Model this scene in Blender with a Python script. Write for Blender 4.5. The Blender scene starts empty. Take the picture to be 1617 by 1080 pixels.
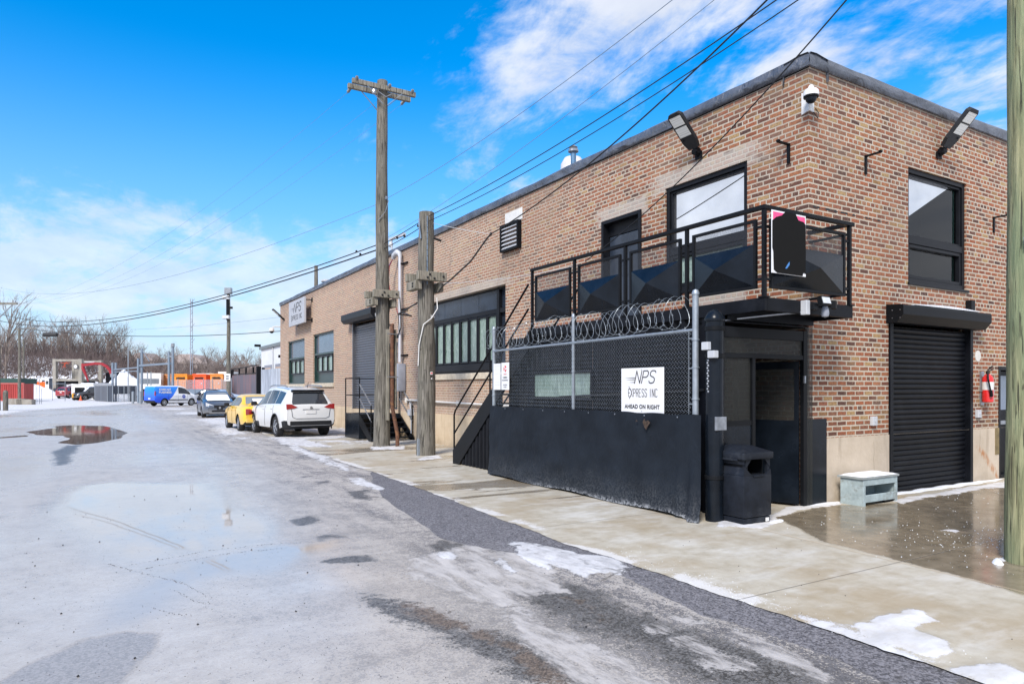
import bpy, bmesh, math, random
import numpy as np
from mathutils import Vector, Matrix
R = math.radians
SC = bpy.context.scene
COL = SC.collection

# ------------------------------------------------------------------ camera
cam = bpy.data.cameras.new("camera")
cam.lens = 24.05
cam.sensor_width = 36
cam.shift_y = 0.0451
cam.clip_end = 3000
co = bpy.data.objects.new("camera", cam)
COL.objects.link(co)
co.location = (-8.570, -6.103, 1.65)
co.rotation_euler = (R(90), 0, R(-31.10))
SC.camera = co

# ------------------------------------------------------------------ light
SUN_EL, SUN_AZ = R(42), R(232)          # azimuth clockwise from +Y
sun = bpy.data.lights.new("sun", 'SUN')
sun.energy = 3.3
sun.angle = R(16)
sun.color = (1, .93, .84)
so = bpy.data.objects.new("sun", sun)
COL.objects.link(so)
sd = Vector((math.sin(SUN_AZ) * math.cos(SUN_EL), math.cos(SUN_AZ) * math.cos(SUN_EL), math.sin(SUN_EL)))
so.rotation_euler = sd.to_track_quat('Z', 'Y').to_euler()
so.location = sd * 60

SC.view_settings.view_transform = 'Standard'
SC.view_settings.look = 'None'
SC.view_settings.exposure = 0.6
SC.view_settings.gamma = 1

class NT:
    """small node-tree helper"""
    def __init__(s, nt): s.nt = nt; s.n = nt.nodes; s.l = nt.links
    def node(s, t, **kw):
        n = s.n.new(t)
        for k, v in kw.items():
            if k == 'ins':
                for a, b in v.items(): s.set(n, a, b)
            else: setattr(n, k, v)
        return n
    def set(s, n, a, b):
        i = n.inputs[a]
        if isinstance(b, bpy.types.NodeSocket): s.l.new(b, i)
        else: i.default_value = b
    def math(s, op, a, b=0.0, c=None, clamp=False):
        n = s.n.new('ShaderNodeMath'); n.operation = op; n.use_clamp = clamp
        s.set(n, 0, a); s.set(n, 1, b)
        if c is not None: s.set(n, 2, c)
        return n.outputs[0]
    def ss(s, v, lo, hi):
        n = s.n.new('ShaderNodeMapRange'); n.interpolation_type = 'SMOOTHSTEP'
        s.set(n, 'Value', v); s.set(n, 'From Min', lo); s.set(n, 'From Max', hi)
        return n.outputs[0]
    def mix(s, f, a, b, mode='MIX'):
        n = s.n.new('ShaderNodeMix'); n.data_type = 'RGBA'; n.blend_type = mode
        s.set(n, 0, f)
        for i, v in ((6, a), (7, b)):
            if isinstance(v, tuple) and len(v) == 3: v = v + (1,)
            s.set(n, i, v)
        return n.outputs[2]
    def noise(s, vec, scale, detail=3, rough=.55, dist=0.0):
        n = s.n.new('ShaderNodeTexNoise')
        if vec is not None: s.set(n, 'Vector', vec)
        s.set(n, 'Scale', scale); s.set(n, 'Detail', detail); s.set(n, 'Roughness', rough); s.set(n, 'Distortion', dist)
        return n.outputs['Fac']
    def mapv(s, vec, scale=(1, 1, 1), loc=(0, 0, 0), rot=(0, 0, 0)):
        n = s.n.new('ShaderNodeMapping'); s.set(n, 'Vector', vec); s.set(n, 'Scale', scale); s.set(n, 'Location', loc); s.set(n, 'Rotation', rot)
        return n.outputs[0]
    def ramp(s, f, stops):
        n = s.n.new('ShaderNodeValToRGB'); s.set(n, 'Fac', f)
        e = n.color_ramp.elements
        while len(e) > 1: e.remove(e[0])
        e[0].position = stops[0][0]; e[0].color = tuple(stops[0][1]) + (1,)
        for p, c in stops[1:]:
            q = e.new(p); q.color = tuple(c) + (1,)
        return n.outputs[0]
    def sep(s, v):
        n = s.n.new('ShaderNodeSeparateXYZ'); s.set(n, 0, v); return n.outputs
    def comb(s, x, y, z=0.0):
        n = s.n.new('ShaderNodeCombineXYZ'); s.set(n, 0, x); s.set(n, 1, y); s.set(n, 2, z); return n.outputs[0]
    def bump(s, h, strength=.3, dist=.01, normal=None):
        n = s.n.new('ShaderNodeBump'); s.set(n, 'Height', h); s.set(n, 'Strength', strength); s.set(n, 'Distance', dist)
        if normal is not None: s.set(n, 'Normal', normal)
        return n.outputs[0]

# ------------------------------------------------------------------ world
W = bpy.data.worlds.new("World"); SC.world = W; W.use_nodes = True
t = NT(W.node_tree)
for n in list(t.n): t.n.remove(n)
out = t.node('ShaderNodeOutputWorld'); bg = t.node('ShaderNodeBackground'); t.l.new(bg.outputs[0], out.inputs[0])
sky = t.node('ShaderNodeTexSky', sky_type='NISHITA', sun_disc=False, sun_elevation=SUN_EL, sun_rotation=SUN_AZ,
             air_density=1.0, dust_density=.6, ozone_density=3.0)
tc = t.node('ShaderNodeTexCoord')
nrm = t.node('ShaderNodeVectorMath', operation='NORMALIZE'); t.l.new(tc.outputs['Generated'], nrm.inputs[0])
dv = nrm.outputs[0]
x, y, z = t.sep(dv)[:3]
az = t.math('MULTIPLY', t.math('ARCTAN2', x, y), 57.2958)        # degrees clockwise from the street direction
el = t.math('MULTIPLY', t.math('ARCSINE', z), 57.2958)
zz = t.math('ADD', t.math('MAXIMUM', z, 0.0), .16)
pv = t.comb(t.math('DIVIDE', x, zz), t.math('DIVIDE', y, zz), 0.0)
pv2 = t.mapv(pv, scale=(1.0, .62, 1), rot=(0, 0, R(-52)))
n1 = t.noise(pv2, 2.6, 8, .60, .45)
n2 = t.noise(pv2, .7, 3, .5)
dens = t.math('ADD', t.math('MULTIPLY', n1, .72), t.math('MULTIPLY', n2, .28))
# more cloud to the right of the view and behind it, clear blue at upper left
bias = t.math('MULTIPLY', t.ss(az, 20.0, 50.0), t.math('MULTIPLY', t.ss(el, 4.0, 26.0), .105))
back = t.math('MULTIPLY', t.math('MAXIMUM', t.ss(t.math('ABSOLUTE', t.math('SUBTRACT', az, 28.0)), 44.0, 66.0), t.ss(el, 33.0, 48.0)), .40)
low = t.math('MULTIPLY', t.math('MULTIPLY', t.ss(el, 15.5, 9.0), t.ss(el, 1.0, 6.0)), .20)
up = t.math('MULTIPLY', t.math('MULTIPLY', t.ss(el, 12.0, 26.0), t.ss(az, 22.0, 2.0)), -.34)
dn = t.math('ADD', t.math('ADD', t.math('ADD', dens, bias), t.math('ADD', back, low)), up)
n3 = t.noise(pv2, 7.5, 6, .65, .3)
cl = t.ss(t.math('ADD', dn, t.math('MULTIPLY', t.math('SUBTRACT', n3, .5), .30)), .535, .72)
cl = t.math('MULTIPLY', cl, t.math('ADD', .58, t.math('MULTIPLY', t.math('MAXIMUM', t.ss(az, 16.0, 38.0), t.math('MINIMUM', t.math('MULTIPLY', back, 4.0), 1.0))  , .36)))
shade = t.noise(pv2, 3.2, 5, .6)
ccol = t.ramp(shade, [(.3, (4.7, 5.1, 6.0)), (.62, (6.4, 6.6, 7.1))])
hs = t.node('ShaderNodeHueSaturation'); t.set(hs, 'Saturation', 1.62); t.set(hs, 'Value', 1.75); t.set(hs, 'Hue', .5); t.set(hs, 'Color', sky.outputs[0])
hz = t.mix(t.math('MULTIPLY', t.ss(el, 26.0, -2.0), .9), hs.outputs[0], (3.7, 4.9, 6.5))
skyc = t.mix(cl, hz, ccol)
t.l.new(skyc, bg.inputs['Color']); bg.inputs['Strength'].default_value = .10

# ------------------------------------------------------------------ materials
MC = {}
def newmat(name):
    m = bpy.data.materials.new(name); m.use_nodes = True
    t = NT(m.node_tree); b = t.n['Principled BSDF']
    return m, t, b
def PM(name, col, rough=.6, metal=0.0, var=.12, scale=6.0, bump=0.0, bscale=60.0, spec=.5, stretch=(1, 1, 1), coat=0.0, dirt=None):
    """painted / plain surface with procedural variation"""
    if name in MC: return MC[name]
    m, t, b = newmat(name)
    tc = t.node('ShaderNodeTexCoord'); v = t.mapv(tc.outputs['Object'], scale=stretch)
    n = t.noise(v, scale, 4, .6)
    lo = tuple(c * (1 - var * 1.4) for c in col); hi = tuple(min(1, c * (1 + var)) for c in col)
    c = t.ramp(n, [(.3, lo), (.7, hi)])
    if dirt:
        d = t.ss(t.noise(v, scale * .45, 5, .7), .52, .66)
        c = t.mix(t.math('MULTIPLY', d, dirt[1]), c, dirt[0])
    t.set(b, 'Base Color', c)
    t.set(b, 'Roughness', t.math('ADD', rough - .06, t.math('MULTIPLY', n, .12)))
    b.inputs['Metallic'].default_value = metal
    b.inputs['Specular IOR Level'].default_value = spec
    if coat: b.inputs['Coat Weight'].default_value = coat; b.inputs['Coat Roughness'].default_value = .05
    if bump:
        t.set(b, 'Normal', t.bump(t.noise(v, bscale, 3, .6), bump, .01))
    MC[name] = m
    return m

def brick_mat(name, far):
    m, t, b = newmat(name)
    g = t.node('ShaderNodeNewGeometry')
    px, py, pz = t.sep(g.outputs['Position'])[:3]
    nx, ny, nz = t.sep(g.outputs['Normal'])[:3]
    f = t.math('GREATER_THAN', t.math('ABSOLUTE', nx), .5)
    u = t.math('ADD', t.math('MULTIPLY', py, f), t.math('MULTIPLY', px, t.math('SUBTRACT', 1.0, f)))
    uv = t.comb(u, pz, 0.0)
    wn = t.node('ShaderNodeTexNoise'); t.set(wn, 'Vector', uv); t.set(wn, 'Scale', 9.0); t.set(wn, 'Detail', 3.0)
    w2 = t.node('ShaderNodeVectorMath', operation='MULTIPLY_ADD')
    t.l.new(wn.outputs['Color'], w2.inputs[0]); w2.inputs[1].default_value = (.014, .011, 0); t.l.new(uv, w2.inputs[2])
    br = t.node('ShaderNodeTexBrick', offset=.5, offset_frequency=2, squash=.5, squash_frequency=6)
    t.set(br, 'Vector', w2.outputs[0]); t.set(br, 'Color1', (0, 0, 0, 1)); t.set(br, 'Color2', (1, 1, 1, 1)); t.set(br, 'Mortar', (.5, .5, .5, 1))
    t.set(br, 'Scale', 1.0); t.set(br, 'Mortar Size', .0128); t.set(br, 'Mortar Smooth', .25); t.set(br, 'Bias', 0.0)
    t.set(br, 'Brick Width', .222); t.set(br, 'Row Height', .0735)
    bc = t.ramp(br.outputs['Color'], [(0, (.085, .036, .028)), (.10, (.17, .060, .038)), (.22, (.30, .088, .040)), (.34, (.42, .125, .052)), (.46, (.235, .085, .050)),
                                       (.56, (.45, .165, .070)), (.68, (.34, .115, .065)), (.78, (.46, .18, .085)), (.86, (.19, .08, .055)), (.94, (.44, .24, .09)), (1, (.50, .33, .16))])
    mot = t.noise(t.mapv(uv, scale=(1, .7, 1)), 42, 4, .75)
    bc = t.mix(t.ss(mot, .46, .62), bc, t.mix(.62, bc, (.06, .035, .03)))
    mot2 = t.noise(uv, 21, 3, .6)
    bc = t.mix(t.math('MULTIPLY', t.ss(mot2, .55, .72), .55), bc, (.50, .36, .25))
    bc = t.mix(1.0, bc, (.78, .78, .72), 'MULTIPLY')
    bl = t.noise(uv, .55, 4, .6)
    bc = t.mix(t.math('MULTIPLY', t.ss(bl, .5, .7), .25), bc, (.44, .30, .2))
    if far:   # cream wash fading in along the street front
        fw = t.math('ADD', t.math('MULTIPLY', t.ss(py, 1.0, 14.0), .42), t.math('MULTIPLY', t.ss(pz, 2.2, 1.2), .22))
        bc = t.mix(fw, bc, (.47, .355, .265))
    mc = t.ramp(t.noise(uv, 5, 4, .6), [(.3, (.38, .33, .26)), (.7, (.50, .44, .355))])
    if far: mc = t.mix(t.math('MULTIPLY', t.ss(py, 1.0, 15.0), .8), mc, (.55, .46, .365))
    # pale repair smears
    pn = t.ss(t.noise(t.mapv(uv, scale=(1, 1.8, 1)), 1.1, 4, .65), .66, .74)
    col = t.mix(br.outputs['Fac'], bc, mc)
    col = t.mix(t.math('MULTIPLY', pn, .45), col, (.52, .47, .40))
    if far:
        pb_ = None
        for (c0, hw_, z0_, hh_) in ((2.0, 1.15, 5.27, .16), (4.05, .72, 5.03, .16), (10.9, 2.6, 4.3, .12), (1.6, .5, 3.0, .25)):
            dd_ = t.math('MAXIMUM', t.math('DIVIDE', t.math('ABSOLUTE', t.math('SUBTRACT', py, c0)), hw_), t.math('DIVIDE', t.math('ABSOLUTE', t.math('SUBTRACT', pz, z0_)), hh_))
            mk_ = t.ss(t.math('ADD', dd_, t.math('MULTIPLY', t.noise(uv, 6, 5, .7), 1.1)), 1.75, 1.35)
            pb_ = mk_ if pb_ is None else t.math('MAXIMUM', pb_, mk_)
        col = t.mix(t.math('MULTIPLY', pb_, .62), col, (.47, .44, .39))
    so = t.math('MULTIPLY', t.ss(t.math('ADD', pz, t.math('MULTIPLY', t.noise(t.mapv(uv, scale=(3, .5, 1)), 1.6, 5, .7), 1.0)), 6.25, 6.75), .45)
    col = t.mix(so, col, (.13, .10, .085))
    zt_ = t.noise(uv, .28, 3, .5)
    col = t.mix(t.math('MULTIPLY', t.ss(zt_, .48, .66), .22), col, (.20, .13, .095))
    st = t.ss(t.noise(t.mapv(uv, scale=(2.2, .25, 1)), 1.4, 4, .6), .60, .72)
    col = t.mix(t.math('MULTIPLY', st, .28), col, (.16, .11, .085))
    t.set(b, 'Base Color', col); t.set(b, 'Roughness', .88)
    h = t.math('ADD', t.math('MULTIPLY', t.math('SUBTRACT', 1.0, br.outputs['Fac']), 1.0), t.math('MULTIPLY', mot, .35))
    t.set(b, 'Normal', t.bump(h, .85, .009))
    MC[name] = m; return m

def concrete_mat(name, c1, c2, rust=False, cream=False):
    m, t, b = newmat(name)
    g = t.node('ShaderNodeNewGeometry'); p = g.outputs['Position']
    px, py, pz = t.sep(p)[:3]
    n = t.noise(p, 1.6, 7, .65)
    c = t.ramp(n, [(.3, c1), (.7, c2)])
    st = t.noise(t.mapv(p, scale=(1, 1, .12)), 4.5, 5, .6)
    c = t.mix(t.math('MULTIPLY', t.ss(st, .55, .7), .35), c, (.20, .15, .10))
    c = t.mix(t.math('MULTIPLY', t.ss(t.math('ADD', pz, t.math('MULTIPLY', n, .3)), .40, .12), .35), c, (.17, .14, .10))
    # cracks and form joints
    u = t.math('ADD', px, py)
    wav = t.math('ABSOLUTE', t.math('SUBTRACT', t.math('FRACT', t.math('ADD', t.math('MULTIPLY', u, 1.55), t.math('MULTIPLY', t.noise(t.mapv(p, scale=(1, 1, .6)), 2.5, 3), .22))), .5))
    cr = t.math('MULTIPLY', t.ss(wav, .010, .003), t.ss(t.noise(p, 1.3, 2), .47, .55))
    c = t.mix(t.math('MULTIPLY', cr, .6), c, (.12, .09, .06))
    if rust:
        d = t.math('ABSOLUTE', t.math('ADD', t.math('SUBTRACT', px, 5.02), t.math('MULTIPLY', t.math('SUBTRACT', pz, .38), 1.25)))
        rs = t.math('MULTIPLY', t.math('MULTIPLY', t.ss(d, .16, .02), t.ss(pz, .68, .5)), t.ss(t.noise(t.mapv(p, scale=(3, 3, 1)), 7, 4), .38, .62))
        c = t.mix(t.math('MULTIPLY', rs, .85), c, (.36, .14, .035))
    t.set(b, 'Base Color', c); t.set(b, 'Roughness', .85)
    t.set(b, 'Normal', t.bump(t.noise(p, 24, 6, .7), .5, .012))
    MC[name] = m; return m

def wood_mat(name, dark, light, green=None, greenf=.4):
    m, t, b = newmat(name)
    tc = t.node('ShaderNodeTexCoord'); o = tc.outputs['Object']
    v = t.mapv(o, scale=(1, 1, .07))
    n = t.noise(v, 26, 6, .65, .4)
    n2 = t.noise(t.mapv(o, scale=(1, 1, .18)), 4, 4, .6)
    c = t.ramp(n, [(.28, tuple(q * .45 for q in dark)), (.42, dark), (.66, light)])
    if green:
        gf = t.math('MULTIPLY', t.ss(n2, .35, .62), greenf)
        c = t.mix(gf, c, green)
    cr = t.ss(t.noise(t.mapv(o, scale=(1, 1, .035)), 46, 3, .5), .60, .66)
    c = t.mix(t.math('MULTIPLY', cr, .8), c, (.02, .016, .012))
    kn = t.ss(t.noise(t.mapv(o, scale=(1, 1, .6)), 7.5, 2), .70, .76)
    c = t.mix(t.math('MULTIPLY', kn, .7), c, (.035, .025, .015))
    t.set(b, 'Base Color', c); t.set(b, 'Roughness', .85)
    t.set(b, 'Normal', t.bump(t.math('SUBTRACT', n, cr), .9, .02))
    MC[name] = m; return m

def glass_mat(name, tint=(.02, .025, .03), rough=.04, metal=0.0, spec=.9, wav=0.0):
    m, t, b = newmat(name)
    tc = t.node('ShaderNodeTexCoord'); o = tc.outputs['Object']
    c = t.ramp(t.noise(o, 1.5, 3), [(.3, tuple(q * .8 for q in tint)), (.7, tint)])
    t.set(b, 'Base Color', c)
    b.inputs['Roughness'].default_value = rough; b.inputs['Metallic'].default_value = metal
    b.inputs['Specular IOR Level'].default_value = spec
    h = t.noise(o, .8 if not wav else 5.0, 2)
    t.set(b, 'Normal', t.bump(h, .12 if not wav else wav, .02))
    MC[name] = m; return m

M = {}
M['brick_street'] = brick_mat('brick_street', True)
M['brick_front'] = brick_mat('brick_front', False)
M['conc_street'] = concrete_mat('foundation_cream', (.47, .36, .235), (.60, .49, .345))
M['conc_front'] = concrete_mat('foundation_grey', (.42, .35, .265), (.56, .48, .385), rust=True)
M['conc_old'] = concrete_mat('weathered_concrete', (.20, .185, .16), (.32, .30, .26))
M['wood'] = wood_mat('weathered_pole_wood', (.10, .092, .078), (.225, .21, .182), (.105, .10, .07), .35)
M['wood_block'] = wood_mat('weathered_block_wood', (.17, .155, .125), (.33, .30, .25), (.17, .17, .12), .3)
M['wood_green'] = wood_mat('treated_green_pole', (.165, .165, .085), (.33, .32, .18), (.15, .215, .12), .55)
M['black'] = PM('black_steel', (.007, .008, .010), .42, 0, .2, 4, .08, 40, spec=.12)
M['black2'] = PM('black_painted_steel', (.006, .007, .010), .42, 0, .3, 3, .1, 30, spec=.12, dirt=((.018, .02, .024), .35))
M['panelb'] = PM('glossy_black_sheet', (.006, .009, .014), .26, 0, .3, 3, .1, 14, spec=.2, dirt=((.016, .019, .024), .25))
M['navy'] = PM('dark_blue_spandrel', (.022, .032, .05), .28, 0, .3, 2.2, .12, 9, dirt=((.07, .085, .11), .35))
M['frame'] = PM('charcoal_window_frame', (.009, .010, .013), .38, 0, .15, 5, spec=.16)
M['gframe'] = PM('dark_green_frame', (.018, .045, .042), .35, 0, .2, 4)
M['galv'] = PM('galvanised_steel', (.30, .34, .38), .45, .5, .12, 14, .1, 60)
M['steel'] = PM('worn_steel_rail', (.30, .32, .35), .35, .7, .2, 10)
M['rust'] = PM('rusty_pipe', (.11, .050, .030), .8, 0, .4, 12, .4, 50, dirt=((.30, .14, .05), .55))
M['white'] = PM('white_paint', (.66, .66, .65), .5, 0, .06, 5)
M['signw'] = PM('white_sign_face', (.68, .69, .71), .45, 0, .04, 3)
M['ink'] = PM('black_lettering', (.015, .015, .018), .5, 0, .05, 5)
M['redink'] = PM('red_lettering', (.6, .05, .05), .5, 0, .1, 5)
M['greypvc'] = PM('grey_pvc', (.45, .47, .50), .5, 0, .08, 6)
M['meter'] = PM('grey_enclosure', (.26, .28, .33), .45, .1, .1, 5)
M['red'] = PM('red_gloss', (.62, .02, .02), .25, 0, .08, 4, coat=.5)
M['cable'] = PM('black_cable', (.012, .012, .013), .6, 0, .1, 5)
M['insul'] = PM('aged_porcelain', (.17, .17, .17), .4)
M['cableg'] = PM('grey_cable', (.16, .22, .30), .6, 0, .1, 5)
M['snow'] = PM('settled_snow', (.74, .76, .80), .7, 0, .05, 8, .5, 12)
M['ice'] = PM('ice_melt', (.62, .65, .68), .2, 0, .05, 8)
M['stone'] = PM('limestone_sill', (.52, .46, .36), .8, 0, .18, 7, .4, 40)
M['tyre'] = PM('tyre_rubber', (.016, .016, .017), .8, 0, .2, 9)
M['rim'] = PM('alloy_rim', (.50, .52, .55), .3, .8, .1, 9)
M['trim'] = PM('dark_plastic_trim', (.014, .015, .017), .55, 0, .15, 9, spec=.3)
M['carglass'] = glass_mat('tinted_car_glass', (.022, .028, .036), .04, 0, 1.0)
M['carglass2'] = glass_mat('light_car_glass', (.20, .235, .27), .06, .2, 1.0)
M['tail'] = PM('red_tail_lens', (.30, .010, .014), .15, 0, .1, 9, coat=1)
M['lens'] = PM('clear_lamp_lens', (.62, .65, .68), .12, .2, .1, 20, coat=1)
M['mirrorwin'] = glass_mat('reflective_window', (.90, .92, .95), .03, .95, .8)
M['darkwin'] = glass_mat('dark_window', (.012, .014, .018), .03, 0, .6)
m, t, b = newmat('green_tinted_pane'); tc = t.node('ShaderNodeTexCoord'); o = tc.outputs['Object']
wv = t.noise(t.mapv(o, scale=(1, 3.2, .8)), 3.4, 5, .6, 1.6); w2_ = t.noise(t.mapv(o, scale=(1, 14, 2.5)), 3.0, 3, .6, 2.5)
t.set(b, 'Base Color', t.ramp(t.math('ADD', t.math('MULTIPLY', wv, .6), t.math('MULTIPLY', w2_, .4)), [(.34, (.085, .125, .115)), (.5, (.20, .28, .24)), (.66, (.36, .45, .39))])); t.set(b, 'Roughness', .10); b.inputs['Specular IOR Level'].default_value = .7
t.set(b, 'Normal', t.bump(wv, .15, .02)); M['greenpane'] = m
M['slate'] = glass_mat('slate_spandrel_glass', (.16, .20, .26), .12, .4, .9, .08)
M['blind'] = PM('pale_blind', (.90, .86, .92), .7, 0, .04, 3)
M['bark'] = PM('bare_bark', (.17, .135, .115), .9, 0, .3, 3)
M['bark2'] = PM('pale_bark', (.30, .255, .215), .9, 0, .3, 3)
M['twig'] = PM('brown_twigs', (.20, .16, .14), .9, 0, .3, 1)
M['brush'] = PM('brown_brush', (.115, .085, .08), .9, 0, .35, .6)

def corr_mat(name, c, pitch, rough=.4, axis=1, dirt=None):
    m, t, b = newmat(name)
    tc = t.node('ShaderNodeTexCoord'); o = tc.outputs['Object']
    v = t.mapv(o, scale=(1, 1, .15))
    n = t.noise(v, 3, 5, .65)
    col = t.ramp(n, [(.3, tuple(q * .7 for q in c)), (.7, tuple(q * 1.2 for q in c))])
    if dirt: col = t.mix(t.math('MULTIPLY', t.ss(t.noise(v, 1.6, 4, .6), .48, .62), dirt[1]), col, dirt[0])
    t.set(b, 'Base Color', col); t.set(b, 'Roughness', rough)
    MC[name] = m; return m
M['gate'] = corr_mat('stained_gate_sheet', (.10, .10, .13), .2, .45, 1, ((.20, .10, .10), .6))
M['sheet'] = corr_mat('galvanised_sheet', (.36, .40, .46), .2, .4)
M['redsheet'] = corr_mat('red_sheet', (.36, .045, .04), .2, .5)

# membrane on the parapet
m, t, b = newmat('black_roof_membrane'); tc = t.node('ShaderNodeTexCoord'); o = tc.outputs['Object']
n = t.noise(o, 2.2, 5, .6)
t.set(b, 'Base Color', t.ramp(n, [(.3, (.05, .058, .075)), (.7, (.12, .135, .165))])); t.set(b, 'Roughness', .42)
t.set(b, 'Normal', t.bump(t.noise(o, 3.4, 4, .55, 1.2), .9, .09)); M['membrane'] = m

# mesh screen see-through sheet on the balcony: fine perforation as alpha
def perf_mat(name, col, pitch, frac):
    m, t, b = newmat(name)
    g = t.node('ShaderNodeNewGeometry'); px, py, pz = t.sep(g.outputs['Position'])[:3]
    u = t.math('ADD', px, py)
    a1 = t.math('FRACT', t.math('MULTIPLY', t.math('ADD', u, pz), 1 / pitch)); a2 = t.math('FRACT', t.math('MULTIPLY', t.math('SUBTRACT', u, pz), 1 / pitch))
    w = t.math('MAXIMUM', t.math('LESS_THAN', a1, frac), t.math('LESS_THAN', a2, frac))
    t.set(b, 'Base Color', col + (1,)); t.set(b, 'Roughness', .5); t.set(b, 'Alpha', w)
    MC[name] = m; return m
M['perf'] = perf_mat('fine_expanded_mesh', (.03, .032, .036), .011, .22)
M['perf2'] = perf_mat('dirty_door_mesh', (.022, .023, .020), .018, .24)
M['linkfar'] = perf_mat('distant_chain_link', (.33, .36, .40), .06, .26)

# fabric
m, t, b = newmat('navy_privacy_fabric'); g = t.node('ShaderNodeNewGeometry'); p = g.outputs['Position']
px, py, pz = t.sep(p)[:3]
n = t.noise(p, 2.2, 5, .6)
c = t.ramp(n, [(.3, (.010, .013, .018)), (.7, (.016, .021, .029))])
fr = t.math('MULTIPLY', t.math('MULTIPLY', t.ss(t.math('ADD', pz, t.math('MULTIPLY', t.noise(p, 5, 5, .7), .22)), .21, .12), t.ss(py, 4.2, 3.0)), t.ss(t.noise(p, 26, 4, .7), .43, .56))
c = t.mix(t.math('MULTIPLY', fr, .6), c, (.45, .47, .50))
du = t.math('MULTIPLY', t.ss(t.math('ADD', pz, t.math('MULTIPLY', t.noise(p, 2.5, 5, .7), .8)), 1.0, .35), t.ss(t.noise(p, 40, 4, .75), .40, .62))
c = t.mix(t.math('MULTIPLY', du, .22), c, (.20, .21, .22))
sc_ = t.ss(t.noise(t.mapv(p, scale=(1, .35, 3)), 9, 4, .7), .70, .76)
c = t.mix(t.math('MULTIPLY', sc_, .3), c, (.14, .16, .19))
b.inputs['Specular IOR Level'].default_value = .1
t.set(b, 'Base Color', c); t.set(b, 'Roughness', .6)
t.set(b, 'Normal', t.bump(t.math('ADD', t.math('MULTIPLY', t.noise(t.mapv(p, scale=(1, 1, .5)), 3, 4, .6, .8), 1.0), t.math('MULTIPLY', t.noise(p, 220, 1), .03)), .55, .05)); M['fabric'] = m

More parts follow.
